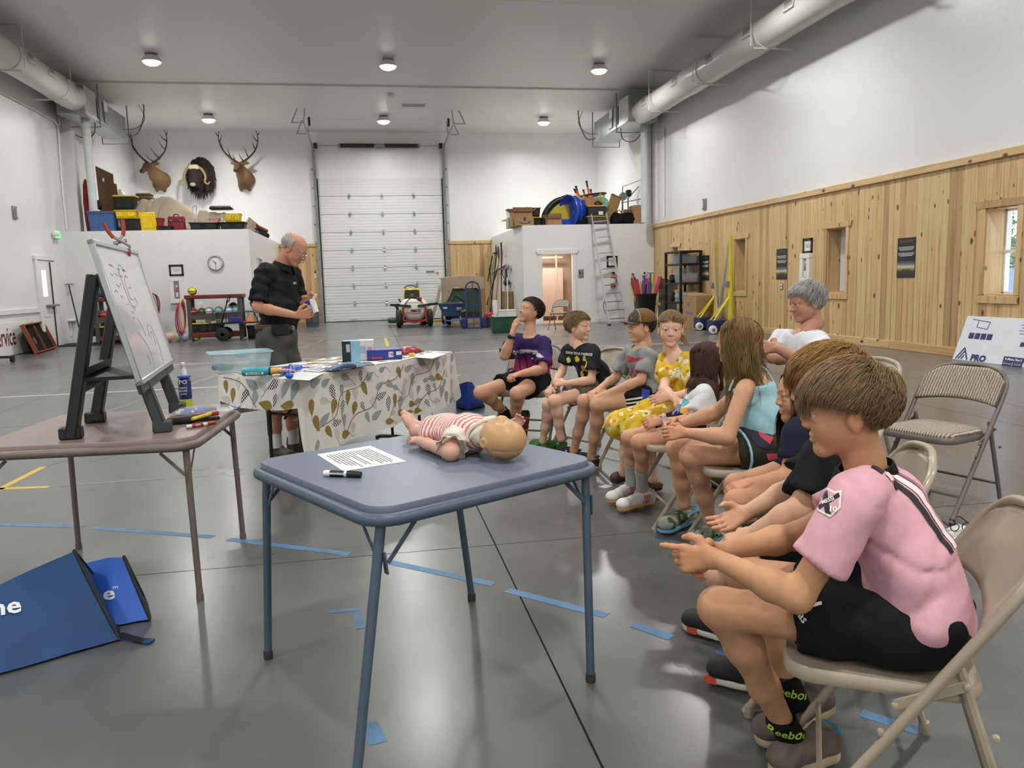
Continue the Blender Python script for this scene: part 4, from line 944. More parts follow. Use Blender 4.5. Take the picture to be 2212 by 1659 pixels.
def strands(rng,N,S,length,flow,width,M,off=.004,grav=.25,jit=.25,collide=(),spread=.010,region=None,curl=0.,curlf=30.,minz=None,clump=0):
 """M: 4x4 numpy head frame scaled; returns tubes (verts, faces) in the world"""
 u=rng.normal(size=(N*6,3));u/=np.linalg.norm(u,axis=1)[:,None];P=SC_C+u*SC_R;ok=region(P)if region else hair_region(P);P=P[ok][:N].astype(np.float32);N=len(P)
 Ls=length(P)if callable(length)else np.full(N,length);Ls=Ls*rng.uniform(.75,1.1,N);jt=rng.normal(size=(N,3))*jit
 if clump:
  ctr=P[rng.integers(0,N,clump)];near=((P[:,None]-ctr[None])**2).sum(2).argmin(1);jt=jt*.45+(rng.normal(size=(clump,3))*jit*1.1)[near]
  Ls=Ls*(.85+.3*rng.random(clump))[near]
 lift=(off+rng.random(N)*spread)[:,None];pts=[P];p=P.copy();ph=rng.uniform(0,6.28,N)
 if clump:ph=ph*.12+(rng.uniform(0,6.28,clump))[near]
 up=M[:3,:3].T@np.array([0,0,1.]);up=up/np.linalg.norm(up)
 for s in range(S):
  t=(s+1)/S;n=(p-SC_C)/SC_R**2;n/=np.linalg.norm(n,axis=1)[:,None]
  d=flow(p,n,t)+jt;d=d-n*(d*n).sum(1)[:,None]*.8;d/=np.linalg.norm(d,axis=1)[:,None]+1e-6
  gg=min(1,grav*t*2);d=d*(1-gg)-up[None]*gg;d/=np.linalg.norm(d,axis=1)[:,None]+1e-6
  p=p+d*(Ls/S)[:,None]
  e=(p-SC_C)/SC_R;q=np.linalg.norm(e,axis=1)[:,None];lf=lift*min(1,2.2*t)+.003;tgt=1+lf/.085;p=np.where(q<tgt,SC_C+e/q*tgt*SC_R,p)
  for cc,cr in collide:
   e=p-cc;q=np.linalg.norm(e,axis=1)[:,None];r_=cr+lift*.8;p=np.where(q<r_,cc+e/np.maximum(q,1e-6)*r_,p)
  w_=p.copy()
  if curl:
   w_+=np.stack([np.cos(ph+curlf*t),np.sin(ph+curlf*t),0*ph],1)*curl*t
  pts.append(w_.astype(np.float32))
 Q=np.stack(pts,1);W=Q@M[:3,:3].T+M[:3,3]
 T=np.gradient(W,axis=1);T/=np.linalg.norm(T,axis=2,keepdims=True)+1e-9;a=np.cross(T,np.array([.31,.27,.91]));a/=np.linalg.norm(a,axis=2,keepdims=True)+1e-9;b=np.cross(T,a)
 wd=width*np.interp(np.linspace(0,1,S+1),[0,.15,.7,1],[.7,1,.8,.12])[None,:,None]*rng.uniform(.7,1.3,N)[:,None,None]
 R=[W+(a*math.cos(g_)+b*math.sin(g_))*wd for g_ in(0,2*PI/3,4*PI/3)];V=np.stack(R,2).reshape(-1,3)
 base=(np.arange(N)[:,None]*(S+1)+np.arange(S)[None])*3;F=[]
 for j in range(3):
  k=(j+1)%3;F.append(np.stack([base+j,base+k,base+3+k,base+3+j],-1).reshape(-1,4))
 return V.astype(np.float32),np.concatenate(F)
def hand_flesh(g,wrist,d,palm,thumb,s=1.,curl=.6,spread=.12,curls=None,tcurl=.4):
 """wrist point, direction to the fingers, palm normal, direction of the thumb side"""
 d=Vector(d).normalized();pn=Vector(palm);pn=(pn-d*pn.dot(d)).normalized();th=Vector(thumb);sd=d.cross(pn);sd=sd if sd.dot(th)>0 else-sd
 w=Vector(wrist);L=.085*s
 for q in(-1,-.33,.33,1):g.cone(w+sd*(q*.012*s)+d*.004,w+d*L+sd*(q*.029*s),.015*s,.0115*s,.012)
 base=[w+d*L*1.0+sd*(q*.030*s)-d*(.008*s*(abs(q)>.9 and q<0))for q in(1,.34,-.33,-.97)];lens=(.070,.078,.072,.057)
 for i,(b0,l)in enumerate(zip(base,lens)):
  c=(curls[i]if curls else curl*(1+.08*i));a=b0;ang=c*.55;dd=(d+sd*(spread*(1.5-i)*.5)).normalized();r=(.0088,.0088,.0084,.0076)[i]*s
  pts=[b0-dd*.012*s,a]
  for fr,add in((.46,.0),(.31,c*.9),(.23,c*.6)):
   ang+=add;a=a+(dd*math.cos(ang)+pn*math.sin(ang))*(l*fr*s);pts.append(a)
  g.chain(pts,[r*1.1,r*1.08,r*.98,r*.9,r*.78],.005)
 t0=w+d*.022*s+sd*.022*s;t1=t0+(d*.55+sd*.75+pn*.35).normalized()*.036*s;t2=t1+(d*.85+sd*(.35-tcurl*.6)+pn*(.25+tcurl)).normalized()*.030*s;t3=t2+(d*.9+sd*(.1-tcurl)+pn*(.2+tcurl)).normalized()*.024*s
 g.chain([t0,t1,t2,t3],[.0145*s,.0115*s,.0095*s,.0078*s],.010)
SKINS={}
def skin_mat(nm='skin'):
 if nm not in SKINS:SKINS[nm]=mat(nm,rough=.56,attr='Col',var=.05,vs=55,bump=.05,bs=260,sss=.06,spec=.3)
 return SKINS[nm]
def cloth_mat(nm,col=None,attr=None,rough=.9,**k):
 k={**dict(var=.05,vs=40,bump=.15,bs=420,spec=.2),**k};return mat(nm,col or 'ffffff',rough=rough,attr=attr,**k)
def hair_mat(nm,col):return mat(nm,col,rough=.55,var=.12,vs=30,island=.32,spec=.25)
EYEW=mat('eye_white','c2bab0',rough=.15,var=0)
def iris_mat(nm,c):return mat(nm,c,rough=.1,var=0)
PUPIL=mat('pupil','0c0c0c',rough=.08,var=0)
def person(label,P,s=.8,skin='c99a7a',hair='6b4f36',kind='child',eye='5b4a36',shirt=None,shorts=None,voxel=.008,hs=.93,mouth=0.,hands=None,strand=None,scalp=True,brow=None,belly=0.,lw=1.0,hh=.0032,bust=0.,legs=True,rosy=.25):
 """P: joints in the world. s: body scale against an adult. Returns (empty, info)"""
 P={k:Vector(v)for k,v in P.items()};t=thing('person',label,'person',(P['pel'].x,P['pel'].y,0))
 sl=(P['shL']-P['shR']).normalized();hl=(P['hipL']-P['hipR']).normalized()if 'hipL' in P else sl
 if 'hipL' not in P:
  f0=Vector(P['fwd']).normalized();hl=Vector((-f0.y,f0.x,0));P['hipL']=P['pel']+hl*.088*s-Vector((0,0,.02));P['hipR']=P['pel']-hl*.088*s-Vector((0,0,.02))
 che=(P['shL']+P['shR'])/2;P['che']=che;wa=P['pel']+(che-P['pel'])*.42+(Vector(P['fwd'])*(-.02+belly));P['wa']=wa
 def torso(g,i=0.,k=.05,f=1.42):
  g.cone(P['pel'],wa,.108*s+i,.098*s+i+belly*.5,k,hl,f);g.cone(wa,che-(che-wa).normalized()*.06*s,.1*s+i+belly*.4,.104*s+i,k,sl,f);g.cone(P['shL']-sl*.03*s,P['shR']+sl*.03*s,.058*s+i,.058*s+i,k)
  if bust:g.ell(che+Vector(P['fwd'])*.07*s-Vector((0,0,.1*s)),(.1*s+i,.1*s+i,.07*s+i),k=.04)
 b=Flesh();torso(b,-.016*s);up=(P['hd']-che).normalized()
 hf,hu=P['hfw'],P.get('hup',Vector((0,0,1)));B=basis(hf,hu);hb=P['hd']+Vector(B@A3((-.03,0,-.11)))*hs
 b.cone(che+up*.0,hb,.056*s,.050*hs*(.92 if kind!='man' else 1.08),.04)
 for q in 'LR':
  b.chain([P['sh'+q]+(P['el'+q]-P['sh'+q])*.06-Z3*.012,P['el'+q]],[.042*s*lw,.038*s*lw],.03);m=P['el'+q]+(P['wr'+q]-P['el'+q])*.3;b.chain([P['el'+q],m,P['wr'+q]],[.038*s*lw,.040*s*lw,.0255*s*lw],.02)
  if legs:
   b.chain([P['hip'+q],P['kn'+q]],[.083*s*lw,.053*s*lw],.04);k0,a0=P['kn'+q],P['an'+q];bk=(k0-P['hip'+q]).normalized();bk=(bk-(a0-k0).normalized()*bk.dot((a0-k0).normalized())).normalized()
   b.chain([k0,k0+(a0-k0)*.3-bk*.012*s,k0+(a0-k0)*.62-bk*.004*s,a0],[.051*s*lw,.051*s*lw,.042*s*lw,.032*s*lw],.03)
   b.ell(a0,.036*s,k=.02)
   if 'toe'+q in P:b.chain([P['he'+q]+(P['toe'+q]-P['he'+q])*.14+Vector((0,0,.042)),P['he'+q]+(P['toe'+q]-P['he'+q])*.40+Vector((0,0,.046))],[.026*s,.024*s],.03)
 v,F=b.mesh(voxel);v=relax(v,F,2);parts=[(v,F)]
 sk=A3(lin(skin));cols=[np.repeat(sk[None],len(v),0)]
 for q in 'LR':
  cols[0]=cols[0]*(1-blob(v,P['el'+q],.05*s,.9)*.12)+(sk*A3((1.05,.8,.75)))*blob(v,P['el'+q],.05*s,.9)*.12
  if legs:w_=blob(v,P['kn'+q],.075*s,.9)*.22;cols[0]=cols[0]*(1-w_)+(sk*A3((1.05,.78,.72)))*w_
 hp=head_parts(kind,mouth,hh);Mh=np.eye(4,dtype=np.float32);Mh[:3,:3]=B*hs;Mh[:3,3]=A3(P['hd'])
 for hv,hF in hp:
  cols.append(head_paint(hv,sk,A3(lin(hair)),scalp,brow=brow,rosy=rosy));parts.append((hv@Mh[:3,:3].T+Mh[:3,3],hF))
 for q in 'LR':
  o=(hands or{}).get(q)
  if o is None:continue
  g=Flesh();hw=P['wr'+q];fd=(P['wr'+q]-P['el'+q]).normalized();g.cone(hw-fd*.035,hw+Vector(o['d']).normalized()*.008,.0255*s*lw,.021*s*lw,.01)
  hand_flesh(g,hw,o['d'],o['palm'],o['thumb'],o.get('s',s),o.get('curl',.6),o.get('spread',.12),o.get('curls'),o.get('tcurl',.4))
  hv,hF=g.mesh(o.get('h',.0035));hv=relax(hv,hF,1);parts.append((hv,hF));cc=np.repeat(sk[None],len(hv),0);cols.append(cc*A3((1.02,.93,.9)))
 link('body',to_mesh('body',parts,skin_mat(),np.concatenate(cols)),t)
 for sd in(-1,1):
  c=P['hd']+Vector(B@A3((.0712,sd*.0315,-.0008)))*hs;e=MB();RM=Matrix([list(map(float,r))for r in B]);R2=RM@Matrix.Rotation(PI/2,3,'Y')@Matrix.Rotation(0,3,'Z')
  prof=[(a_,.0125*hs)for a_ in(0,.16,.2,.48,.52,.9,1.4,2.2,PI)]
  for i in range(len(prof)-1):
   a0,a1=prof[i][0],prof[i+1][0];e.lathe([(max(.00001,.0125*hs*math.sin(a0)),.0125*hs*math.cos(a0)),(max(.00001,.0125*hs*math.sin(a1)),.0125*hs*math.cos(a1))],c,12,1 if a1<=.2 else 2 if a1<=.52 else 0,R2)if i not in()else None
  e.f=[f for f in e.f if len(f)==4];e.mi=e.mi[:0]+[(1 if i<2*12 else 2 if i<4*12 else 0)for i in range(len(e.f))];e.sm=[True]*len(e.f)
  e.build('eye',[EYEW,PUPIL,iris_mat('iris_'+eye,eye)],t)
 P['B'],P['Mh'],P['hs']=B,Mh,hs
 return t,P,torso
def garment(t,nm,P,g,m,voxel=.009,wr=.004,sc=60,seed=1,paint=None,relaxn=2,**kw):
 s1,s2=sines(random.Random(seed),wr,sc),folds(random.Random(seed+50),wr*.75,sc*.5);v,F=g.mesh(voxel,(lambda x,y,z:s1(x,y,z)+s2(x,y,z))if wr else None);v=relax(v,F,relaxn)
 return link(nm,to_mesh(nm,[(v,F)],m,paint(v)if paint else None),t,**kw)
def shirt(t,P,torso,s,m,nm='shirt',inf=.011,sleeve=.62,loose=.022,hem=.10,voxel=.009,wr=.011,sc=55,seed=1,paint=None,neck=.062,nd=0.,k=.03,flare=.012,tuck=False):
 g=Flesh();torso(g,inf,k)
 if not tuck:g.cone(P['wa'],P['pel'],.1*s+inf,.116*s+inf+.008,.03,(P['hipL']-P['hipR']).normalized(),1.42)
 for q in 'LR':
  if sleeve:
   e=P['sh'+q]+(P['el'+q]-P['sh'+q])*sleeve;d=(P['el'+q]-P['sh'+q]).normalized();g.cone(P['sh'+q]+d*.01,e,.050*s+inf*.8,.041*s+loose,.022,cap=True)
 dn=(P['pel']-P['wa']).normalized();g.P+=[]
 hb=P['che']+(P['hd']-P['che']).normalized()*.05
 g.ell(hb+Vector(P['fwd'])*.012+(P['hd']-P['che']).normalized()*(.015-nd),(neck*s*1.05,neck*s*1.05,.05+nd),k=.01,op=-1)
 hp=P['pel']+dn*hem*s;h2=P.get('hemn',dn);g.cut(hp,h2)
 if sleeve:
  v,F=None,None
 o=garment(t,nm,P,g,m,voxel,wr,sc,seed,paint);return o
def shorts(t,P,s,m,nm='shorts',inf=.014,frac=.62,flare=.016,voxel=.009,wr=.010,sc=45,seed=3,paint=None,top=.0,lw=1.0):
 g=Flesh();hl=(P['hipL']-P['hipR']).normalized();g.cone(P['pel']+(P['wa']-P['pel'])*.25,P['pel'],.104*s+inf,.116*s+inf,.04,hl,1.4)
 for q in 'LR':g.cone(P['hip'+q],P['hip'+q]+(P['kn'+q]-P['hip'+q])*frac,.090*s*lw+inf,.066*s*lw+inf+flare,.03,cap=True)
 return garment(t,nm,P,g,m,voxel,wr,sc,seed,paint)
def shoe(t,heel,toe,s,mu,ms,nm='shoe',h=.085,ank=None,sole=.022,wid=1.,up=None,tag=None):
 heel,toe=Vector(heel),Vector(toe);d=(toe-heel);L=d.length;d=d/L;sd=Vector((0,0,1)).cross(d).normalized();u=d.cross(sd)
 g=Flesh();r=.036*s*wid;z=u*(sole+.014)
 g.cone(heel+d*.035*s+z,heel+d*L*.45+z,r*.92,r*.98,.02);g.cone(heel+d*L*.45+z,toe-d*.045*s+z,r*.98,r*1.12,.02);g.ell(toe-d*.042*s+z*.95,(.046*s*wid,.046*s*wid,.030*s),k=.02)
 g.cone(heel+d*.036*s+z,heel+d*.05*s+u*h,r*.95,.040*s,.02);g.cone(heel+d*.06*s+u*h*.85,toe-d*L*.4+z*1.15,.034*s,.030*s,.03)
 g.cut(heel+u*(sole-.004),-u);g.cut(heel+u*(h+.016)+d*.03,(u-d*.25))
 v,F=g.mesh(.005 if s<1.2 else.006);o=link(nm,to_mesh(nm,[(relax(v,F,1),F)],mu),t)
 b=Flesh();b.cone(heel+d*.038*s+u*sole*.5,heel+d*L*.45+u*sole*.5,r*1.05,r*1.02,.02);b.cone(heel+d*L*.45+u*sole*.5,toe-d*.046*s+u*sole*.5,r*1.02,r*1.26,.02);b.cut(heel,-u);b.cut(heel+u*sole,u)
 v,F=b.mesh(.005);link('sole',to_mesh('sole',[(relax(v,F,1),F)],ms),o);return o,(d,sd,u)
def sock(t,an,kn,s,m,hgt=.1,r=.036,low=.03):
 d=(Vector(kn)-Vector(an)).normalized();b=MB();a=Vector(an)
 return b.tube([a-d*low,a,a+d*hgt*.5,a+d*hgt*.93,a+d*hgt,a+d*hgt*1.0],[r*s*1.15,r*s*1.1,r*s*1.1,r*s*1.2,r*s*1.22,r*s*1.08],16).build('sock',m,t)
def wear_text(body,size,o,n,up,target,m,parent,name='lettering',sx=1.,bold=0.,polys=None,off=.0022,cut=.006,align='CENTER',reach=.4):
 """lettering or flat shapes laid onto a garment: cast from the front along -n"""
 n=Vector(n).normalized();me=target.data;W=fullm(target);bv_=BVHTree.FromPolygons([W@v.co for v in me.vertices],[tuple(p.vertices)for p in me.polygons])
 eye=Vector((0,0,CAMH));h0=bv_.ray_cast(eye,(Vector(o)-eye).normalized())
 if h0[0]is not None:o=h0[0]
 T=frame(o,Vector(up).cross(n),up);vs,fs=(text_mesh(body,size,align,bold)if body else polys)
 bm=bmesh.new();bv=[bm.verts.new((v[0]*sx,v[1],0))for v in vs]
 for f in fs:
  try:bm.faces.new([bv[i]for i in f])
  except ValueError:pass
 for _ in range(4):
  lg=[e for e in bm.edges if e.calc_length()>cut]
  if not lg or len(bm.verts)>4000:break
  bmesh.ops.subdivide_edges(bm,edges=lg,cuts=1);bmesh.ops.triangulate(bm,faces=[f for f in bm.faces if len(f.verts)>4])
 bad=[]
 for v in bm.verts:
  p=T@v.co+n*reach;h=bv_.ray_cast(p,-n)
  if h[0]is None:bad.append(v);v.co=T@v.co
  else:v.co=h[0]+(h[1]if h[1].dot(n)>0 else-h[1])*off*.4+n*off*.6
 if bad:bmesh.ops.delete(bm,geom=bad,context='VERTS')
 me2=bpy.data.meshes.new(name);bm.to_mesh(me2);bm.free();me2.materials.append(m);return link(name,me2,parent)
def poly(*pts):return[(p[0],p[1])for p in pts],[tuple(range(len(pts)))]
# ---------------------------------------------------------------- the people
Z3=Vector((0,0,1))
def V3(*a):return Vector(a)
def gmat(M4):return M4
def do_hair(t,P,nm,col,N,S,length,width,style='boy',seed=2,collide_w=(),part=None,**kw):
 rng=np.random.default_rng(seed);M=P['Mh'].astype(np.float64);Mi=np.linalg.inv(M)
 col_l=[((Mi@np.array([*c,1.]))[:3],r/P['hs'])for c,r in collide_w]
 wh=np.array(kw.pop('whorl',(-.62,.08,.78)));wh=wh/np.linalg.norm(wh)
 def flow(p,n,tt):
  away=n-wh[None];away=away-n*(away*n).sum(1)[:,None];away/=np.linalg.norm(away,axis=1)[:,None]+1e-6
  if style=='bangs':
   f=np.array([.75,.12,-.25])[None]*np.clip(n[:,:1]+.55,0,1);return away+f
  if style=='swirl':
   side=np.cross(n,wh[None]);return away+side*.55+np.array([.35,0,-.1])[None]
  if style=='long':
   sgn=np.where(p[:,1:2]-(part or 0)>0,1.,-1.);return np.concatenate([-.25-.5*np.clip(p[:,:1]*6,0,1),sgn*.9,-.15-.9*np.clip(np.abs(p[:,1:2])*12,0,1)],1)+away*.25
  if style=='pulled':
   return np.array([-1.,0,-.12])[None]-np.concatenate([0*p[:,:1],p[:,1:2]*4*(tt>.3),0*p[:,:1]],1)
  return away
 ext=kw.pop('extra',[])
 v,F=strands(rng,N,S,length,flow,width,M,collide=col_l,**kw)
 return link('hair',to_mesh('hair',[(v,F)]+ext,hair_mat(nm,col)),t)
def tubehair(pts,r,n=6):
 b=MB();b.tube(smooth_pts(pts,4),r,n);f=[q for q in b.f if len(q)==4];return np.array([tuple(p)for p in b.v],dtype=np.float32),np.array(f)
def tail(rng,path,n,rad,wd):
 vs,fs,o=[],[],0
 for _ in range(n):
  a,r=rng.uniform(0,6.28),rad*math.sqrt(rng.random());off=V3(r*math.cos(a),r*math.sin(a)*.7,r*math.sin(a)*.7)
  P_=[p+off*(1-.35*i/len(path))for i,p in enumerate(path)];v,f=tubehair(P_,[wd*(1-.7*k/((len(P_)-1)*4))for k in range((len(P_)-1)*4+1)],3);vs.append(v);fs.append(f+o);o+=len(v)
 return np.concatenate(vs),np.concatenate(fs)
BLACKC=cloth_mat('black_cotton','16171a');BLACKK=cloth_mat('black_knit','111214',rough=.7);SOCKG=mat('grey_knit','a9a9a8',rough=.95,bump=.3,bs=300);WHITEK=mat('white_knit','dcdcd8',rough=.95,bump=.3,bs=300)
RUBW=mat('white_rubber','d6d3c8',rough=.6);RUBK=mat('black_rubber','1a1a1b',rough=.65);GUM=mat('gum_rubber','b98d57',rough=.6);PRW=mat('white_print','e9e6df',rough=.7,var=.02);PRK=mat('black_print','1e1d24',rough=.7,var=.02)
# 1 --- boy in the pink shirt, nearest on the right
P=dict(fwd=(-.86,.51,0),pel=V3(1.19,1.525,.535),shL=D(1850,1078,1.69),shR=D(1905,1040,1.97),hd=D(1826,885,1.80),hfw=(-.90,.42,-.10),hup=(-.12,.03,1),elL=D(1722,1290,1.71),wrL=D(1546,1206,1.79),elR=D(1722,1158,1.98),wrR=D(1560,1190,1.89),knL=D(1552,1312,1.90),anL=D(1702,1580,2.07),knR=D(1606,1240,2.16),anR=D(1708,1492,2.20))
P['heL'],P['toeL']=G(1806,1632,.012),G(1668,1676,.012);P['heR'],P['toeR']=G(1796,1530,.05),G(1640,1612,.012)
hdir=(D(1440,1222,1.83)-P['wrL'])
HB=dict(L=dict(d=(-.75,.5,-.12),palm=(.35,.72,-.15),thumb=(0,0,1),s=.84,curls=(.25,1.15,1.25,1.3),tcurl=.2,h=.0028),R=dict(d=(-.8,-.1,-.22),palm=(-.1,-.9,-.1),thumb=(0,.1,1),s=.84,curls=(.9,1.0,1.05,1.1),tcurl=.3,h=.0028))
t,P,torso=person('boy in pink football shirt sitting hunched with clasped hands, nearest on the right',P,.84,'c4936f','6d553b','child','5b4a36',voxel=.007,hands=HB,hh=.0026,hs=.94,lw=1.02)
PINKC=cloth_mat('pink_knit','d9a6af',rough=.75)
sh=shirt(t,P,torso,.84,PINKC,sleeve=.66,inf=.012,loose=.032,hem=.075,voxel=.0075,wr=.009,sc=38,seed=4,neck=.066)
so=shorts(t,P,.84,BLACKC,frac=.60,inf=.012,flare=.022,wr=.014)
ax=(P['hd']-P['che']).normalized();nb=P['che']+ax*.045
b=MB();c0,c1=basis((ax.x*.0-1*.86,.51,0),ax)[:,0],None;B_=basis(P['fwd'],ax);ring=lambda r,z:[nb+Vector(B_@A3((r*math.cos(a),r*math.sin(a),z-.012*math.cos(a))))for a in np.linspace(0,2*PI,25)[:-1]]
b.sheet([ring(.074,-.026),ring(.070,-.002),ring(.062,.016),ring(.057,.018),ring(.058,-.02)],closed=True);b.build('collar',BLACKK,t)
# number on the back, badge on the sleeve, crest marks on shorts and socks
bn=V3(.62,-.55,.34).normalized();bo=D(1965,1075,1.80)
b_x=Z3.cross(bn)
def onshirt(body,size,px,py,d_,n,up,m,tgt=None,**k):return wear_text(body,size,D(px,py,d_),n,up,tgt or sh,m,t,**k)
upb=(P['che']-P['pel']).normalized()
NUMW=mat('number_white','ecd9d6',rough=.7)
for(dx,dy,w_,h_,m)in((-.052,.085,.034,.02,PRK),(-.037,.062,.03,.018,NUMW),(-.028,.040,.034,.02,PRK),(-.020,-.045,.016,.17,PRK),(.008,-.03,.022,.19,NUMW),(.026,-.03,.005,.19,PRK),(.040,-.03,.005,.19,PRK)):
 wear_text(None,0,D(1985,1072,1.76)+Z3.cross(bn)*0,bn,upb,sh,m,sh,name='back_number',polys=poly((dx-w_/2,dy-h_/2),(dx+w_/2,dy-h_/2),(dx+w_/2,dy+h_/2),(dx-w_/2,dy+h_/2)),off=.003)
sn=(Vector((0,0,CAMH))-D(1788,1082,1.66)).normalized()+V3(-.15,0,0)
so_=D(1790,1083,1.6);us=V3(-.05,0,1)
wear_text(None,0,so_,sn,us,sh,PRW,sh,name='sleeve_badge',polys=poly((-.026,.016),(-.004,.03),(.012,.022),(.026,.026),(.026,-.012),(.006,-.034),(-.022,-.022)),off=.003)
wear_text(None,0,so_,sn,us,sh,PINKC,sh,name='sleeve_badge',polys=poly((-.022,.013),(-.003,.025),(.012,.018),(.022,.021),(.022,-.010),(.005,-.029),(-.018,-.018)),off=.0036)
wear_text(None,0,so_,sn,us,sh,PRK,sh,name='sleeve_badge',polys=([(-.022,-.012),(.020,.020),(.024,.012),(-.018,-.020),(-.016,.018),(-.004,.024),(.008,-.028),(-.004,-.026)],[(0,1,2,3),(4,5,6,7)]),off=.0042)
wear_text('MESSI',.0115,so_+us.normalized()*.001,sn,us+V3(.55,0,0).cross(sn)*0+Z3.cross(sn)*(-.45),sh,PRW,sh,name='badge_lettering',off=.006,bold=.0003);wear_text('10',.017,so_-us.normalized()*.016+Z3.cross(sn)*.008,sn,us,sh,PRW,sh,name='badge_lettering',off=.006,bold=.0006)
sd_n=(Vector((0,0,CAMH))-D(1720,1310,1.85)).normalized()+V3(0,0,.3);ud=V3(-.95,.3,.12)
wear_text('adidas',.024,D(1722,1317,1.7),sd_n,V3(.75,-.2,.6),so,PRW,so,name='brand_lettering',off=.003,bold=.0003)
for k in range(3):wear_text(None,0,D(1737+k*2,1308-k*4,1.7),sd_n,V3(.75,-.2,.6),so,PRW,so,name='brand_stripes',polys=poly((-.008+k*.009,.004),(-.001+k*.009,.0),(.006+k*.009,.012+k*.006),(-.001+k*.009,.016+k*.006)),off=.003)
NEON=mat('neon_print','a9d42e',rough=.7)
SH9=mat('grey_brown_suede','665c52',rough=.85,var=.15,vs=30);SOL9=mat('worn_cream_rubber','b5a487',rough=.75,var=.2,vs=20);TEAL=mat('teal_lining','2f7f9a',rough=.8);ORG=mat('orange_accent','d97b2c',rough=.6)
for q,zz in(('L',.10),('R',.10)):
 sk_=sock(t,P['an'+q],P['kn'+q],.84,BLACKK,.055,.040,.045);an=P['an'+q];nn=(Vector((0,0,CAMH))-an).normalized();nn.z*=.2
 wear_text('Reebok',.034,an+nn*.04+Z3*.006,nn,V3(.25,0,1),sk_,NEON,sk_,name='sock_lettering',off=.003,bold=.0006,reach=.1)
 so2,(d_,sd_,u_)=shoe(t,P['he'+q],P['toe'+q],.86,SH9,SOL9,h=.078,sole=.03,wid=1.08)
 b=MB();a_=P['he'+q];b.tube([a_+d_*.03+u_*.088+sd_*(.030*c_)+d_*(.02*s_)for c_,s_ in[(math.cos(k),math.sin(k))for k in np.linspace(0,2*PI,13)[:-1]]],.007,6,closed=True);b.build('lining',TEAL,so2)
 b=MB();side=1 if(sd_.dot(Vector((0,0,CAMH))-a_)>0)else-1;pb=a_+d_*.085+u_*.055+sd_*(side*.036);b.prism([(0,-.02),(.014,-.016),(.004,.035)],.006,frame(pb,d_,u_));b.build('accent',ORG,so2)
 b=MB()
 for k in range(4):c_=a_+d_*(.105+.022*k)+u_*(.080-.010*k);b.tube([c_-sd_*.02,c_+u_*.004,c_+sd_*.02],.003,5)
 b.build('laces',mat('grey_lace','8d877c',rough=.9),so2)
do_hair(t,P,'light_brown_hair','8a6f50',9000,6,lambda p:np.where((np.abs(p[:,1])>.042)&(p[:,0]>-.06)&(p[:,0]<.045),np.clip(p[:,2]*.95,.018,.08),np.interp(p[:,0],[-.1,-.03,.06],[.045,.06,.095])*np.interp(p[:,2],[-.03,.05],[.5,1.1])),.00085,'bangs',3,grav=.12,jit=.2,spread=.014,clump=420,whorl=(-.55,-.25,.8))
# 2 --- fair boy in black behind him
P=dict(fwd=(-.9,.43,0),pel=V3(1.40,2.13,.535),shL=D(1775,1000,2.16),shR=D(1800,960,2.47),hd=D(1783,832,2.20),hfw=(-.90,.42,-.12),elL=D(1728,1105,2.12),wrL=D(1628,1152,2.2),elR=D(1715,1058,2.45),wrR=D(1618,1105,2.42),knL=D(1560,1238,2.32),anL=D(1615,1440,2.46),knR=D(1556,1212,2.60),anR=D(1560,1345,2.72))
P['heL'],P['toeL']=G(1630,1490,.012),G(1530,1462,.012);P['heR'],P['toeR']=G(1575,1385,.012),G(1478,1352,.012)
HB=dict(L=dict(d=(-.7,.3,-.35),palm=(.1,.3,-.9),thumb=(-.2,.9,.1),s=.84,curl=1.1,h=.0032),R=dict(d=(-.85,.1,-.38),palm=(.2,-.5,.8),thumb=(-.2,.7,.6),s=.84,curl=.3,h=.0032))
t,P,torso=person('fair-haired boy in a black shirt, mostly hidden behind the boy in pink',P,.84,'d2a688','8d6a3e','child',hands=HB,hh=.003,lw=1.12)
shirt(t,P,torso,.86,BLACKC,sleeve=.74,inf=.016,loose=.036,flare=.02,hem=.12,seed=8);shorts(t,P,.84,BLACKC,frac=.72,seed=9)
MAR=mat('coral_accent','d4533a',rough=.6)
for q in 'LR':
 o,(d_,sd_,u_)=shoe(t,P['he'+q],P['toe'+q],.88,RUBK,RUBW,h=.07,sole=.026)
 b=MB();a_=P['he'+q]+d_*.13+u_*.012-sd_*.034*(1 if sd_.dot(V3(0,-1,0))<0 else-1);b.box(a_,(.04,.012,.022),Matrix((d_,sd_,u_)).transposed());b.build('accent',MAR,o);sock(t,P['an'+q],P['kn'+q],.84,BLACKK,.04,.04,.03)
do_hair(t,P,'golden_brown_hair','9a7444',7500,6,lambda p:np.interp(p[:,0],[-.1,-.02,.06],[.05,.075,.10]),.0010,'swirl',5,grav=.12,jit=.2,spread=.018,clump=380,whorl=(-.45,-.35,.82))
# 3 --- long-haired girl almost hidden
P=dict(fwd=(-.95,.3,0),pel=V3(1.655,2.745,.53),shL=D(1722,935,2.85),shR=D(1745,915,3.12),hd=D(1730,852,2.96),hfw=(-.97,.2,-.05),elL=D(1700,1035,2.84),wrL=D(1628,1042,2.80),elR=D(1700,1012,3.12),wrR=D(1625,1032,3.05),knL=D(1592,1085,2.76),anL=D(1628,1240,2.95),knR=D(1590,1048,3.0),anR=D(1600,1200,3.15))
P['heL'],P['toeL']=G(1645,1262,.012),G(1580,1262,.012);P['heR'],P['toeR']=G(1620,1218,.012),G(1570,1222,.012)
HB=dict(L=dict(d=(-.9,.1,-.2),palm=(0,.2,-1),thumb=(-.1,.9,0),s=.78,curl=.7),R=dict(d=(-.9,-.2,-.2),palm=(0,-.4,-.9),thumb=(0,-.5,.5),s=.78,curl=.7))
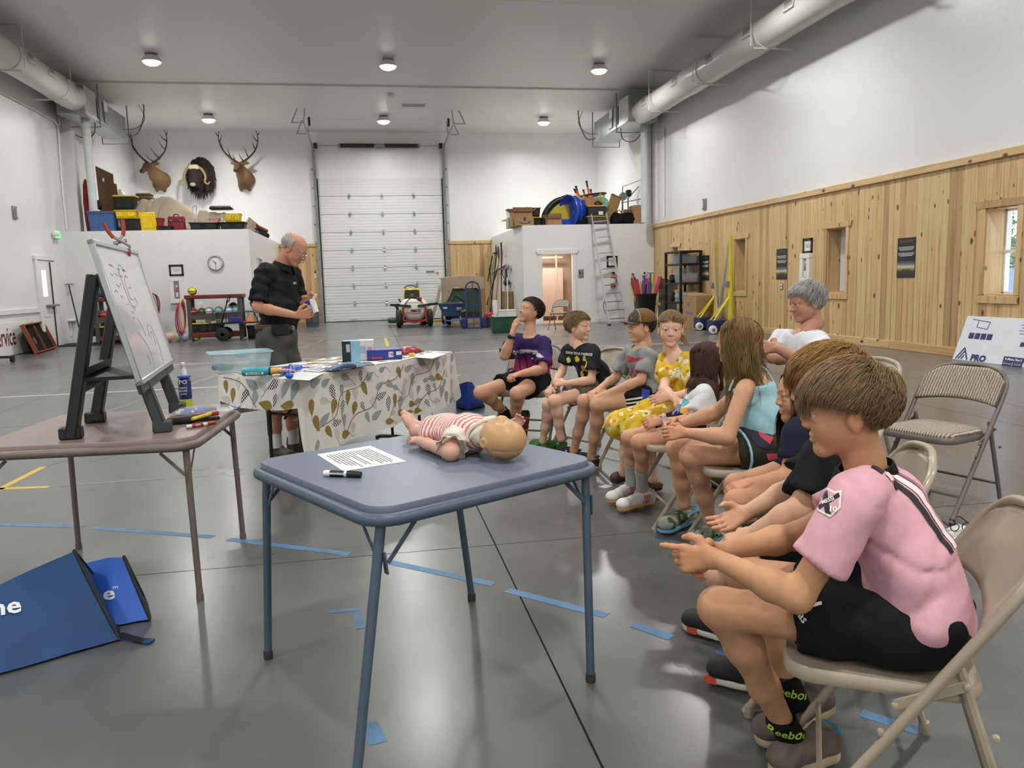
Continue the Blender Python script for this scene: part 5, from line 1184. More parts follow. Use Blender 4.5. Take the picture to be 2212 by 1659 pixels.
t,P,torso=person('girl with long straight dark brown hair, almost hidden behind the two nearest boys',P,.78,'c39070','2c201a','child',hands=HB)
shirt(t,P,torso,.78,cloth_mat('navy_cotton','1f2433'),seed=12);shorts(t,P,.78,cloth_mat('navy_shorts_cotton','23233a'),frac=.45,seed=13)
for q in 'LR':shoe(t,P['he'+q],P['toe'+q],.78,cloth_mat('grey_canvas','77777a'),RUBW,h=.06)
do_hair(t,P,'dark_brown_hair','35261d',1800,11,.40,.0020,'long',7,grav=.85,jit=.10,collide_w=[(P['che'],.105),(P['shL'],.07),(P['shR'],.07)])
# 4 --- girl in the pale blue tank top
P=dict(fwd=(-.97,.2,0),pel=V3(1.735,3.345,.535),shL=D(1607,838,3.50),shR=D(1640,812,3.80),hd=D(1592,735,3.64),hfw=(-.82,.56,.02),elL=D(1570,945,3.46),wrL=D(1482,935,3.58),elR=D(1543,893,3.82),wrR=D(1468,917,3.74),knL=D(1492,985,3.64),anL=D(1534,1122,3.80),knR=D(1461,968,3.86),anR=D(1477,1088,3.98))
P['heL'],P['toeL']=G(1572,1155,.012),G(1500,1180,.012);P['heR'],P['toeR']=G(1500,1122,.012),G(1430,1152,.012)
HB=dict(L=dict(d=(-.95,.15,.0),palm=(.2,.85,-.3),thumb=(-.1,.2,1),s=.82,curl=.9),R=dict(d=(-.95,-.25,-.1),palm=(.2,-.9,-.2),thumb=(0,-.1,1),s=.82,curl=.7))
t,P,torso=person('girl with wavy dark-blonde hair in a pale blue tank top, seated in the row',P,.86,'cc9a7a','7c6140','child',hands=HB,hh=.003,lw=1.06)
AQUA=cloth_mat('aqua_rib_knit','9fc9d1');g=Flesh();torso(g,.012,.045);up=(P['che']-P['pel']).normalized();g.cut(P['che']-up*.012,up);g.cut(P['pel']-up*.09,-up)
for q,s_ in(('L',1),('R',-1)):g.ell(P['sh'+q]+(P['shL']-P['shR']).normalized()*s_*.03-up*.01,(.082,.082,.085),k=.01,op=-1)
sh=garment(t,'tank_top',P,g,AQUA,.008,.004,60,15)
for s_ in(1,-1):
 c=P['che']+(P['shL']-P['shR']).normalized()*(s_*.085);f=Vector(P['fwd']);b=MB();b.tube(smooth_pts([c+f*.088-up*.025,c+f*.05+up*.045,c+up*.062,c-f*.05+up*.045,c-f*.09-up*.03],5),.007,6,flat=.6);b.build('strap',AQUA,sh)
OLIVE=cloth_mat('olive_nylon','3b3a30');o=shorts(t,P,.86,OLIVE,frac=.34,inf=.016,flare=.03,seed=16);TRIM=mat('aqua_piping','9fd3dc',rough=.7);PRT=mat('coral_floral_print','c9475f',rough=.8);nvy=mat('navy_print','23283f',rough=.8)
for q in 'LR':
 h0=P['hip'+q];kd=(P['kn'+q]-h0);c=h0+kd*.345;d_=kd.normalized();sd_=Z3.cross(d_).normalized();u_=d_.cross(sd_);r=.118
 b=MB();b.tube([c+(sd_*math.cos(a)+u_*math.sin(a))*r*.93-d_*.05*max(0,math.cos(a))*(1 if q=='L' else 1)for a in np.linspace(0,2*PI,22)[:-1]],.006,5,closed=True);b.build('hem_piping',TRIM,o)
sdn=(Vector((0,0,CAMH))-P['pel']).normalized()
wear_text(None,0,D(1640,942,3.4),sdn+V3(0,0,.35),V3(.5,0,1),o,nvy,o,name='pocket_print',polys=poly((-.10,.02),(.05,.035),(.06,-.035),(.02,-.05),(-.05,-.015)),off=.003,cut=.015)
wear_text(None,0,D(1642,944,3.4),sdn+V3(0,0,.35),V3(.5,0,1),o,PRT,o,name='pocket_print',polys=poly((-.02,.02),(.05,.03),(.05,-.01),(.0,.0)),off=.004,cut=.015)
wear_text(None,0,D(1688,985,3.4),sdn+V3(0,0,.2),V3(.5,0,1),o,PRT,o,name='side_print',polys=poly((-.06,-.03),(.03,.03),(.05,.01),(-.04,-.05)),off=.004,cut=.015)
CROC=mat('camouflage_foam','ffffff',rough=.6,attr='Col',vs=40);CRB=mat('sky_blue_foam','6fa6d6',rough=.6)
def clog(t,heel,toe,s,m,ms,strap,holes=True,paint=None,lift=0.):
 o,(d_,sd_,u_)=shoe(t,heel,toe,s,m,ms,'clog',h=.045,sole=.024,wid=1.16);heel=Vector(heel);L=(Vector(toe)-heel).length
 if paint:
  me=o.data;co=np.empty(len(me.vertices)*3,dtype=np.float32);me.vertices.foreach_get('co',co);c=paint(co.reshape(-1,3));at=me.color_attributes.new('Col','FLOAT_COLOR','POINT');at.data.foreach_set('color',np.concatenate([c,np.ones((len(c),1))],1).astype(np.float32).ravel())
 b=MB();b.tube(smooth_pts([heel+d_*L*.40+sd_*.042*s+u_*.06,heel+d_*.03+sd_*.042*s+u_*.068,heel-d_*.012+u_*.072,heel+d_*.03-sd_*.042*s+u_*.068,heel+d_*L*.40-sd_*.042*s+u_*.06],4),.009,6,flat=.5);b.build('heel_strap',strap,o)
 for k in range(5 if holes else 0):
  for s_ in(1,-1):
   c_=heel+d_*(L*.56+.019*k)+sd_*(s_*(.046-.004*k)*s)+u_*(.040-.001*k);b=MB();b.lathe([(.0055,-.004),(.0055,.006)],c_,8,R=Matrix((d_,u_,sd_)).transposed());b.build('vent_hole',PUPIL,o)
 b=MB();b.lathe([(.008,0),(.008,.008),(.0001,.01)],heel+d_*L*.42+sd_*.045*s+u_*.058,8,R=Matrix((d_,u_,sd_)).transposed());b.build('rivet',RUBW,o)
 return o
def camo(cols,sc,seed=1):
 f1,f2=sines(random.Random(seed),1,sc,4),sines(random.Random(seed+1),1,sc,4)
 def p(v):
  a,b_=f1(v[:,0],v[:,1],v[:,2]),f2(v[:,0],v[:,1],v[:,2]);i=(a>.12).astype(int)+2*(b_>.15).astype(int);return np.array([lin(c)for c in cols])[np.minimum(i,len(cols)-1)]
 return p
for q in 'LR':clog(t,P['he'+q],P['toe'+q],.92,CROC,CRB,CRB,paint=camo(('7d8f84','3f5a35','a9a57c','2c3a3c'),120,4))
sw=.92
do_hair(t,P,'dark_blonde_hair','86693f',5200,11,.33,.0013,'long',9,grav=.8,jit=.22,part=.0,curl=.012,curlf=8.,spread=.022,clump=170,collide_w=[(P['che']-Vector(P['fwd'])*.02,.115),(P['shL'],.06),(P['shR'],.06)])
# 5 --- small dark-haired girl in white
P=dict(fwd=(-1,.05,0),pel=V3(1.66,3.95,.525),shL=D(1522,852,4.12),shR=D(1520,838,4.36),hd=D(1522,778,4.24),hfw=(-.72,.68,-.08),elL=D(1502,908,4.10),wrL=D(1428,910,4.12),elR=D(1478,893,4.40),wrR=D(1420,905,4.32),knL=D(1380,955,4.14),anL=D(1387,1042,4.30),knR=D(1358,945,4.34),anR=D(1363,1028,4.47))
P['heL'],P['toeL']=G(1412,1086,.012),G(1336,1104,.02);P['heR'],P['toeR']=G(1375,1066,.02),G(1315,1088,.02)
HB=dict(L=dict(d=(-.95,.1,-.1),palm=(.2,.7,-.5),thumb=(0,.4,.8),s=.72,curl=.9),R=dict(d=(-.95,-.2,-.1),palm=(.2,-.7,-.5),thumb=(0,-.3,.8),s=.72,curl=.9))
t,P,torso=person('small girl with long straight brown hair in a white printed shirt and pink-striped trainers',P,.72,'c99877','4a3626','child',hands=HB,hs=.88)
WHC=cloth_mat('white_cotton','dfe0e2');sh=shirt(t,P,torso,.72,WHC,sleeve=.72,loose=.03,hem=.11,seed=21);shorts(t,P,.72,BLACKC,frac=.52,seed=22)
f1,f2=sines(random.Random(3),1,38),sines(random.Random(9),1,46)
for k,(px,py,c)in enumerate(((1466,880,'4a86a8'),(1478,868,'6bb0b8'),(1458,905,'d98fa8'),(1472,898,'3e4f9a'),(1450,912,'c76f95'),(1462,892,'8a6fb0'),(1480,888,'e0a24f'))):
 wear_text(None,0,D(px,py,4.0),V3(-.8,-.65,.2),Z3,sh,mat('shirt_print_%d'%k,c,rough=.8),sh,name='front_print',polys=poly(*[(.034*math.cos(a)*(1+.3*math.sin(3*a+k)),.026*math.sin(a)*(1+.3*math.cos(2*a+k)))for a in np.linspace(0,2*PI,11)[:-1]]),off=.002+.0008*k,cut=.012)
b=MB();w_=P['wrL'];fd=(P['wrL']-P['elL']).normalized();s_,u_=fd.orthogonal().normalized(),None;u_=fd.cross(s_)
b.tube([w_-fd*.015+(s_*math.cos(a)+u_*math.sin(a))*(.03+.004*math.sin(9*a))for a in np.linspace(0,2*PI,25)[:-1]],.012,6,closed=True);b.build('scrunchie',cloth_mat('pale_pink_satin','c9a9a6',rough=.5),t)
WLE=mat('white_leather','d9d7d2',rough=.45);PKS=mat('pink_stripe','c9688c',rough=.5)
for q in 'LR':
 sock(t,P['an'+q],P['kn'+q],.72,SOCKG,.085,.041,.05);o,(d_,sd_,u_)=shoe(t,P['he'+q],P['toe'+q],.80,WLE,GUM,h=.07,sole=.022)
 for s_ in(1,-1):
  for k in range(3):c_=P['he'+q]+d_*(.075+.02*k)+sd_*(s_*.033)+u_*.046;b=MB();b.bar(c_-u_*.022+d_*.012,c_+u_*.020-d_*.010+sd_*(-s_*.003),.009,.008,up=sd_);b.build('stripe',PKS,o)
 b=MB()
 for k in range(5):c_=P['he'+q]+d_*(.095+.016*k)+u_*(.083-.010*k);b.tube([c_-sd_*.018,c_+u_*.004,c_+sd_*.018],.003,5)
 b.build('laces',WHITEK,o)
do_hair(t,P,'brown_straight_hair','4d392a',3400,10,.33,.0015,'long',11,grav=.9,jit=.08,collide_w=[(P['che'],.095),(P['shL'],.055),(P['shR'],.055)])
# 6 --- girl in the yellow floral dress
P=dict(fwd=(-.93,-.36,0),pel=V3(1.90,4.44,.53),shL=D(1490,783,4.76),shR=D(1442,778,4.92),hd=D(1449,711,4.84),hfw=(-.36,-.93,-.02),hup=(.03,.02,1),elL=D(1504,848,4.60),wrL=D(1446,858,4.44),elR=D(1434,842,4.66),wrR=D(1456,862,4.42),knL=D(1388,915,4.55),anL=D(1411,1035,4.72),knR=D(1352,908,4.78),anR=D(1347,1020,4.86))
P['heL'],P['toeL']=G(1428,1056,.012),G(1385,1066,.012);P['heR'],P['toeR']=G(1362,1034,.012),G(1322,1044,.012)
HB=dict(L=dict(d=(-.8,.1,-.1),palm=(.3,.8,-.4),thumb=(0,.3,.8),s=.78,curl=.6),R=dict(d=(.55,-.55,-.3),palm=(-.1,.5,-.8),thumb=(-.4,0,.8),s=.78,curl=.6))
t,P,torso=person('girl in a yellow floral dress with a yellow headband looking towards the camera',P,.78,'dbb096','8a7050','girl','4a5a66',hands=HB,hh=.0028)
cf=camo(('d3ae2c','dfc04e','c8a335','e6d9a8'),60,30);FLOR=cloth_mat('yellow_floral_cotton',attr='Col')
def floral(v):
 c=cf(v);rng=np.random.default_rng(4);pts=v[rng.integers(0,len(v),260)];kind=rng.integers(0,4,260);cols=np.array([lin('ece6dc'),lin('7d7a2e'),lin('d98f5c'),lin('e9e4da')]);d=((v[:,None]-pts[None])**2).sum(2);i=d.argmin(1);near=np.sqrt(d.min(1))<np.where(kind[i]==1,.012,.014);c=c.copy();c[near]=cols[kind[i]][near];core=np.sqrt(d.min(1))<.005;c[core&(kind[i]!=1)]=lin('b5672f');return c
g=Flesh();torso(g,.014,.045);up=(P['che']-P['pel']).normalized()
for q in 'LR':g.cone(P['sh'+q],P['sh'+q]+(P['el'+q]-P['sh'+q])*.5,.062,.072,.03)
for q in 'LR':g.chain([P['hip'+q]-Z3*.01,(P['hip'+q]+P['kn'+q])/2-Z3*.015,P['kn'+q]+(P['kn'+q]-P['hip'+q])*.10+Z3*-.02],[.112,.102,.095],.07)
g.cone((P['knL']+P['hipL'])/2,(P['knR']+P['hipR'])/2,.09,.09,.06)
hb=P['che']+up*.05+Vector(P['fwd'])*.035;g.ell(hb,(.085,.075,.10),np.array(Matrix([list(map(float,r))for r in basis(P['fwd'],up)])),.012,-1)
garment(t,'dress',P,g,FLOR,.0075,.007,75,31,floral)
for q in 'LR':
 o,(d_,sd_,u_)=shoe(t,P['he'+q],P['toe'+q],.78,mat('brown_leather','4d3428',rough=.6),mat('dark_sole','2c211b',rough=.7),'sandal',h=.03,sole=.018)
M4=P['Mh'];hw=lambda x,y,z:Vector((M4[:3,:3]@A3((x,y,z))+M4[:3,3]).tolist())
b=MB();b.tube([hw(-.005+.012*math.cos(a),.081*math.cos(a),.035+.084*math.sin(a))for a in np.linspace(-.25,PI+.25,25)],.0065,6,flat=.6);b.build('headband',mat('yellow_satin','dcc22f',rough=.35),t)
rngp=random.Random(5);ext=[tail(rngp,[hw(-.10,.02,.0),hw(-.125,.05,-.03),hw(-.12,.085,-.07),hw(-.10,.11,-.11)],140,.022,.0028)]
do_hair(t,P,'ash_blonde_hair','947a55',3200,7,.15,.0013,'pulled',13,grav=.0,jit=.06,spread=.010,off=.004,extra=ext,region=lambda Q:hair_region(Q,0,side=-.22)|((Q[:,0]<.085)&(Q[:,2]>.048)))
# 7 --- boy in the brown cap
P=dict(fwd=(-.94,-.34,0),pel=V3(1.83,5.0,.53),shL=D(1404,768,5.22),shR=D(1358,763,5.50),hd=D(1384,706,5.36),hfw=(-.99,-.08,-.02),elL=D(1384,822,5.20),wrL=D(1306,852,5.20),elR=D(1328,818,5.52),wrR=D(1292,842,5.38),knL=D(1290,874,5.20),anL=D(1278,986,5.46),knR=D(1262,866,5.38),anR=D(1240,973,5.62))
P['heL'],P['toeL']=G(1290,1008,.012),G(1246,998,.012);P['heR'],P['toeR']=G(1250,994,.012),G(1212,984,.012)
HB=dict(L=dict(d=(-.9,.25,-.25),palm=(0,.3,-1),thumb=(-.2,.9,0),s=.82,curl=.7),R=dict(d=(-.8,-.45,-.25),palm=(0,.0,-1),thumb=(.2,-.9,0),s=.82,curl=.6))
t,P,torso=person('boy in a brown camouflage cap, grey shirt and black shorts with white stripes',P,.84,'d0a284','3f2c20','child',hands=HB,hh=.003)
GRC=cloth_mat('heather_grey_cotton','8f9190');sh=shirt(t,P,torso,.84,GRC,sleeve=.74,loose=.032,hem=.11,seed=41)
o=shorts(t,P,.84,BLACKC,frac=.58,seed=42);REDP=mat('red_print','a8323a',rough=.75);fn=V3(-.75,-.75,.1)
wear_text('LAZER',.08,D(1374,806,5.0),V3(-.85,-.6,0),Z3,sh,REDP,sh,name='chest_lettering',off=.003,sx=.8,bold=.001);wear_text(None,0,D(1374,778,5.0),V3(-.8,-.7,0),Z3,sh,REDP,sh,name='chest_logo',polys=poly((-.10,.012),(-.085,.03),(.0,.012),(.09,.028),(.06,.004),(-.05,-.018)),off=.003)
sdn=(Vector((0,0,CAMH))-D(1370,870,5.2)).normalized();ud=V3(.35,0,1)
for k in range(3):wear_text(None,0,D(1368,862+k*8,5.0),sdn,V3(-.12,0,1),o,PRW,o,name='side_stripe',polys=poly((-.075,-.007),(.06,-.004),(.06,.008),(-.075,.005)),off=.004,cut=.012)
wear_text(None,0,D(1353,842,5.0),sdn+V3(0,0,.4),V3(-.2,0,1),o,NEON,o,name='logo',polys=([(-.02,-.012),(-.01,-.016),(-.004,.0),(-.014,.004),(-.004,-.018),(.006,-.022),(.012,.004),(.002,.010),(.010,-.024),(.02,-.028),(.028,.010),(.018,.016)],[(0,1,2,3),(4,5,6,7),(8,9,10,11)]),off=.004)
wear_text(None,0,D(1394,862,5.0),sdn,Z3,o,mat('royal_blue_panel','2538a0',rough=.7),o,name='side_panel',polys=poly((-.03,-.05),(.02,-.03),(.03,.06),(-.02,.07)),off=.003,cut=.012)
for q in 'LR':clog(t,P['he'+q],P['toe'+q],.9,RUBK,RUBK,RUBK,False)
M4=P['Mh'];hw=lambda x,y,z:Vector((M4[:3,:3]@A3((x,y,z))+M4[:3,3]).tolist())
CAPB=mat('brown_cotton_cap','6b4f22',rough=.85);CAMOM=mat('bark_camouflage','ffffff',rough=.8,attr='Col',vs=60)
g=Flesh();Rm=P['B'];g.ell(hw(-.012,0,.052),tuple(np.array((.108,.088,.085))*P['hs']),Rm,.01);up=hw(0,0,1)-hw(0,0,0);g.cut(hw(0,0,.036),-(up+0*(hw(1,0,0)-hw(0,0,0))));v,F=g.mesh(.0045)
loc=(v-M4[:3,3])@np.linalg.inv(M4[:3,:3]).T;fr=loc[:,0]>.035;cam_c=camo(('4e4336','2f2822','7b6a54','3a3128'),130,5)(v);cc=np.where(fr[:,None],cam_c,np.array(lin('6b4f22'))[None])
capo=link('cap',to_mesh('cap',[(relax(v,F,1),F)],CAMOM,cc),t)
rows=[[hw(.078*math.cos(a)*1.0+k*.075*math.cos(a*.9)-.004,.086*math.sin(a),.038+.006*k-.022*(math.sin(a)**2)*k)for a in np.linspace(-1.15,1.15,13)]for k in(0,.35,.7,1)]
b=MB();b.sheet(rows);br=b.build('brim',CAMOM,capo);solidify(br,.005);me=br.data;co=np.array([v_.co[:]for v_ in me.vertices]);at=me.color_attributes.new('Col','FLOAT_COLOR','POINT');at.data.foreach_set('color',np.concatenate([camo(('4e4336','2f2822','7b6a54','3a3128'),90,5)(co),np.ones((len(co),1))],1).astype(np.float32).ravel())
b=MB();b.tube([hw(.036,.085*math.cos(a),.045+.088*math.sin(a))for a in np.linspace(0,PI,15)],.0025,5);b.build('cap_seam',mat('tan_stitching','b9a684',rough=.8),capo)
do_hair(t,P,'dark_brown_short_hair','402d21',900,5,.03,.0026,'away',15,grav=.3,jit=.1,spread=.004,off=.002)
# 8 --- boy in the charcoal printed shirt
P=dict(fwd=(-.88,-.47,0),pel=V3(1.60,5.54,.53),shL=D(1285,760,5.62),shR=D(1226,756,5.88),hd=D(1250,705,5.76),hfw=(.72,-.68,.02),elL=D(1277,822,5.58),wrL=D(1222,828,5.52),elR=D(1214,803,5.86),wrR=D(1192,836,5.68),knL=D(1197,866,5.50),anL=D(1212,946,5.62),knR=D(1184,874,5.72),anR=D(1173,952,5.86))
P['heL'],P['toeL']=G(1224,968,.03),G(1172,978,.012);P['heR'],P['toeR']=G(1186,966,.012),G(1146,972,.012)
HB=dict(L=dict(d=(-.85,.2,.1),palm=(.1,.7,-.6),thumb=(-.2,.5,.8),s=.76,curl=.8),R=dict(d=(-.5,-.5,-.5),palm=(.2,.5,-.8),thumb=(.3,-.6,.3),s=.76,curl=1.2))
t,P,torso=person('boy with short light-brown hair in a charcoal printed shirt looking over his shoulder',P,.76,'deb39a','80694c','child','44525c',hands=HB,hh=.0028,hs=.92,rosy=.34)
CHA=cloth_mat('charcoal_cotton','26272b');sh=shirt(t,P,torso,.76,CHA,sleeve=.66,loose=.034,hem=.12,seed=51);shorts(t,P,.76,cloth_mat('taupe_twill','6b6058'),frac=.56,seed=52,flare=.022)
fn=V3(-.70,-.72,.0);pu=V3(0,0,1)
wear_text('KNOW YOUR PARENTS',.026,D(1250,764,5.4),fn,pu,sh,PRW,sh,name='chest_lettering',off=.003,bold=.0008)
PCOL=[mat('pale_yellow_print','d9cf7a',rough=.8),mat('bright_yellow_print','d9cf2e',rough=.8),mat('violet_print','5b3f8a',rough=.8),mat('orange_print','b9793f',rough=.8),mat('grey_white_print','a9a9aa',rough=.8)]
for k,(px,py,mi)in enumerate(((1230,777,0),(1247,776,1),(1264,775,0),(1229,796,1),(1245,795,2),(1260,795,3),(1228,813,4),(1242,813,4),(1258,808,1))):
 wear_text(None,0,D(px,py,5.4),fn,pu,sh,PCOL[mi],sh,name='round_blot_print',polys=poly(*[(.021*math.cos(a)*(1+.22*math.sin(5*a+k)),.022*math.sin(a)*(1+.2*math.cos(3*a+k)))for a in np.linspace(0,2*PI,15)[:-1]]),off=.003)
GRN=mat('green_foam','3f7a34',rough=.6)
for q in 'LR':clog(t,P['he'+q],P['toe'+q],.9,GRN,GRN,GRN)
do_hair(t,P,'light_brown_short_hair','8a7250',3200,5,lambda p:np.interp(p[:,0],[-.1,0,.06],[.035,.045,.05]),.0014,'bangs',17,grav=.2,jit=.18,spread=.008,clump=200)
# 9 --- boy in the purple shirt
P=dict(fwd=(-.58,-.81,0),pel=V3(1.24,6.17,.53),shL=D(1179,742,6.10),shR=D(1115,734,6.22),hd=D(1146,672,6.20),hfw=(-.90,-.28,.34),hup=(.34,.1,1),elL=D(1172,798,6.0),wrL=D(1122,808,5.85),elR=D(1090,768,6.05),wrR=D(1107,722,5.98),knL=D(1117,850,5.76),anL=D(1112,908,6.02),knR=D(1038,848,6.02),anR=D(1094,893,6.30))
P['heL'],P['toeL']=D(1136,905,6.12),G(1128,948,.01);P['heR'],P['toeR']=D(1112,905,6.42),G(1095,930,.01)
HB=dict(L=dict(d=(-.8,-.45,-.1),palm=(.3,.3,-.8),thumb=(-.4,.2,.8),s=.84,curl=1.2),R=dict(d=(.28,.05,.95),palm=(.75,.3,-.1),thumb=(.2,.6,.3),s=.84,curl=.35))
t,P,torso=person('dark-haired boy in purple and pink palm-print shirt, hand raised to his mouth',P,.86,'c99a7c','2f231c','child',hands=HB,hh=.0028,mouth=.0035,lw=1.1)
zt,zb=P['che'].z+.02,P['pel'].z-.02;nz1=sines(random.Random(8),1,28);nz2=sines(random.Random(4),1,60)
def palms(v):
 u=np.clip((zt-v[:,2])/(zt-zb),0,1)+.05*nz1(v[:,0],v[:,1],v[:,2]);st=np.array([lin(c)for c in('2c1f4f','35225e','5b2a6e','b03a66','c0446a','33545c')]);x=np.array([0,.32,.45,.62,.8,1.0]);c=np.stack([np.interp(u,x,st[:,i])for i in range(3)],1)
 cl=(np.abs(u-.30+.03*nz2(v[:,0],v[:,1],v[:,2]))<.045)&(nz1(v[:,0],v[:,1]*1.4,v[:,2]*.5)>-.12);c[cl]=lin('cfcbd0');return c
sh=shirt(t,P,torso,.86,cloth_mat('palm_print_rayon',attr='Col',rough=.7),sleeve=.80,loose=.040,flare=.02,hem=.14,seed=61,voxel=.0075,paint=palms,neck=.07)
pk=mat('palm_silhouette','1d1a2e',rough=.8)
for px,py,s_ in((1122,772,1.0),(1137,778,.7),(1110,782,.6)):
 pts=[]
 for k in range(7):a=.25+k*(PI-.5)/6;pts+=[(.011*math.cos(a-.22)*s_,.011*math.sin(a-.22)*s_+.03),(.055*math.cos(a)*s_,.045*math.sin(a)*s_+.03)]
 pts+=[(-.011*s_,.03),(-.004,-.09*s_),(.004,-.09*s_)]
 wear_text(None,0,D(px,py,5.8),V3(-.55,-.83,0),Z3,sh,pk,sh,name='palm_print',polys=poly(*pts),off=.003)
for k,py in enumerate((757,785)):
 p=D(1117-k*7,py,5.8);wear_text(None,0,p,V3(-.55,-.83,0),Z3,sh,PRW,sh,name='button',polys=poly(*[(.008*math.cos(a),.008*math.sin(a))for a in np.linspace(0,2*PI,9)[:-1]]),off=.004)
shorts(t,P,.86,BLACKC,frac=.55,seed=62,flare=.024)
fd=(P['wrR']-P['elR']).normalized();b=MB();b.tube([P['wrR']-fd*.03,P['wrR']-fd*.006],.031,14);w_=b.build('watch',mat('navy_strap','1d2746',rough=.6),t);b=MB();b.box(P['wrR']-fd*.018+V3(-.6,-.6,0).normalized()*.03,(.022,.03,.03),.8,bev=.006);b.build('watch_case',INKK,w_)
CORAL=mat('coral_red_rubber','c0514a',rough=.6)
for q in 'LR':
 sock(t,P['an'+q],P['kn'+q],.86,BLACKK,.06,.039,.03);o,(d_,sd_,u_)=shoe(t,P['he'+q],P['toe'+q],.9,RUBK,CORAL if q=='L' else RUBK,h=.07)
 for k in range(3):c_=P['he'+q]+d_*(.07+.025*k)+sd_*(.036 if sd_.y<0 else-.036)+u_*.05;b=MB();b.bar(c_-u_*.022,c_+u_*.018,.012,.006,up=sd_);b.build('stripe',PRW,o)
do_hair(t,P,'near_black_hair','33271f',2800,5,lambda p:np.interp(p[:,0],[-.1,0,.06],[.025,.03,.03]),.0016,'bangs',19,grav=.1,jit=.12,spread=.007)
# 10 --- standing instructor
P=dict(fwd=(.92,-.38,0),pel=D(598,728,6.14),shR=D(566,588,5.97),shL=D(636,592,6.32),hd=D(636,539,6.13),hfw=(.78,-.26,-.52),hup=(.5,-.1,.86),elR=D(556,664,5.90),wrR=D(640,681,5.90),elL=D(650,668,6.36),wrL=D(656,655,6.12),knR=D(590,862,6.06),anR=D(598,960,6.05),knL=D(628,862,6.26),anL=D(634,950,6.28))
P['heR'],P['toeR']=G(588,985,.0),G(634,995,.0);P['heL'],P['toeL']=G(624,968,.0),G(668,976,.0)
HB=dict(R=dict(d=(.95,-.05,.12),palm=(0,.9,.35),thumb=(0,.2,1),s=1.0,curl=.45,tcurl=.1),L=dict(d=(.7,-.25,.55),palm=(.2,-.8,-.4),thumb=(.3,-.3,.6),s=1.0,curl=.8,tcurl=.5))
t,P,torso=person('bald man with glasses in a black polo and grey shorts standing, opening a small box',P,1.0,'c08a70','b3aca2','man','4c5660',hands=HB,hh=.003,hs=1.04,belly=.045,lw=1.0,scalp=False,rosy=.35)
sh=shirt(t,P,torso,1.0,BLACKK,'polo_shirt',sleeve=.86,inf=.014,loose=.034,hem=-.02,seed=71,neck=.066,nd=0.,tuck=True)
ax=(P['hd']-P['che']).normalized();nb=P['che']+ax*.05;B_=basis(P['fwd'],ax);ring=lambda r,z:[nb+Vector(B_@A3((r*math.cos(a)+.01,r*math.sin(a),z-.025*math.cos(a))))for a in np.linspace(.25,2*PI-.25,25)]
b=MB();b.sheet([ring(.095,-.025),ring(.086,.0),ring(.072,.03),ring(.066,.03),ring(.066,-.01)]);b.build('collar',BLACKK,sh)
wear_text('EMT',.024,D(636,612,5.9),V3(.7,-.72,.05),Z3,sh,PRW,sh,name='chest_lettering',off=.003,bold=.0006)
GRSH=cloth_mat('grey_twill','4e4d4b');o=shorts(t,P,1.04,GRSH,frac=.92,inf=.02,flare=.035,seed=72,voxel=.011,wr=.014,sc=26)
hl=(P['hipL']-P['hipR']).normalized();up=Z3;c=D(599,703,6.14);f=hl.cross(Z3)*-1
bt_r=lambda r1,r2,z:[c+hl*(r1*math.cos(a))+f*(r2*math.sin(a)+.02)+Z3*z for a in np.linspace(0,2*PI,33)[:-1]]
b=MB();b.sheet([bt_r(.168,.138,-.018),bt_r(.175,.145,-.016),bt_r(.175,.145,.016),bt_r(.168,.138,.018)],closed=True);be=b.build('belt',mat('brown_leather_belt','5b3526',rough=.55),t)
b=MB();b.box(D(606,713,5.93),(.13,.06,.085),math.atan2(.92,.38)*0-.25,bev=.015);b.build('belt_pouch',mat('black_nylon','141516',rough=.8),t)
b=MB();b.box(D(631,708,5.98),(.03,.012,.03),-.3,bev=.004);b.build('buckle',STEEL,be)
BRN=mat('olive_brown_shoe','4d4638',rough=.85)
for q in 'LR':
 sock(t,P['an'+q],P['kn'+q],1.0,WHITEK,.17,.037,.03);o2,(d_,sd_,u_)=shoe(t,P['he'+q],P['toe'+q],1.0,BRN,RUBK,h=.085,sole=.026)
 b=MB()
 for k in range(5):c_=P['he'+q]+d_*(.115+.02*k)+u_*(.098-.010*k);b.tube([c_-sd_*.024,c_+u_*.004,c_+sd_*.024],.004,5)
 b.build('laces',INKK,o2)
fd=(P['wrL']-P['elL']).normalized();b=MB();b.tube([P['wrL']-fd*.05,P['wrL']-fd*.015],.034,14);b.build('watch',INKK,t)
M4=P['Mh'];hw=lambda x,y,z:Vector((M4[:3,:3]@A3((x,y,z))+M4[:3,3]).tolist())
gl=link('glasses',None,t)
for s_ in(1,-1):
 b=MB();b.tube([hw(.106-.010*abs(math.cos(a)+s_*0),s_*.034+.023*math.cos(a),-.006+.016*math.sin(a))for a in np.linspace(0,2*PI,19)[:-1]],.0018,5,closed=True);b.build('rim',STEEL,gl)
 b=MB();b.tube([hw(.094,s_*.058,-.002),hw(.05,s_*.075,.004),hw(-.005,s_*.083,.01),hw(-.025,s_*.082,-.005)],.0018,5);b.build('temple',STEEL,gl)
b=MB();b.tube([hw(.104,.012,-.004),hw(.108,0,-.001),hw(.104,-.012,-.004)],.0016,5);b.build('bridge',STEEL,gl)
def fringe(P_):n=(P_-SC_C)/SC_R;return(n[:,2]<.48-.35*n[:,0])&(n[:,2]>-.55)&(n[:,0]<.08)&~((np.abs(n[:,1])>.8)&(n[:,2]<-.25)&(n[:,0]>-.35))
do_hair(t,P,'white_cropped_hair','c4beb4',3000,4,.016,.0018,'away',23,grav=.4,jit=.15,spread=.002,off=.001,region=fringe)
b=MB()
for k in range(60):
 y=random.uniform(-.026,.026);p=hw(.106-.25*abs(y),y,-.048);b.tube([p,hw(.107-.25*abs(y),y*1.12,-.056)],[.0022,.001],3)
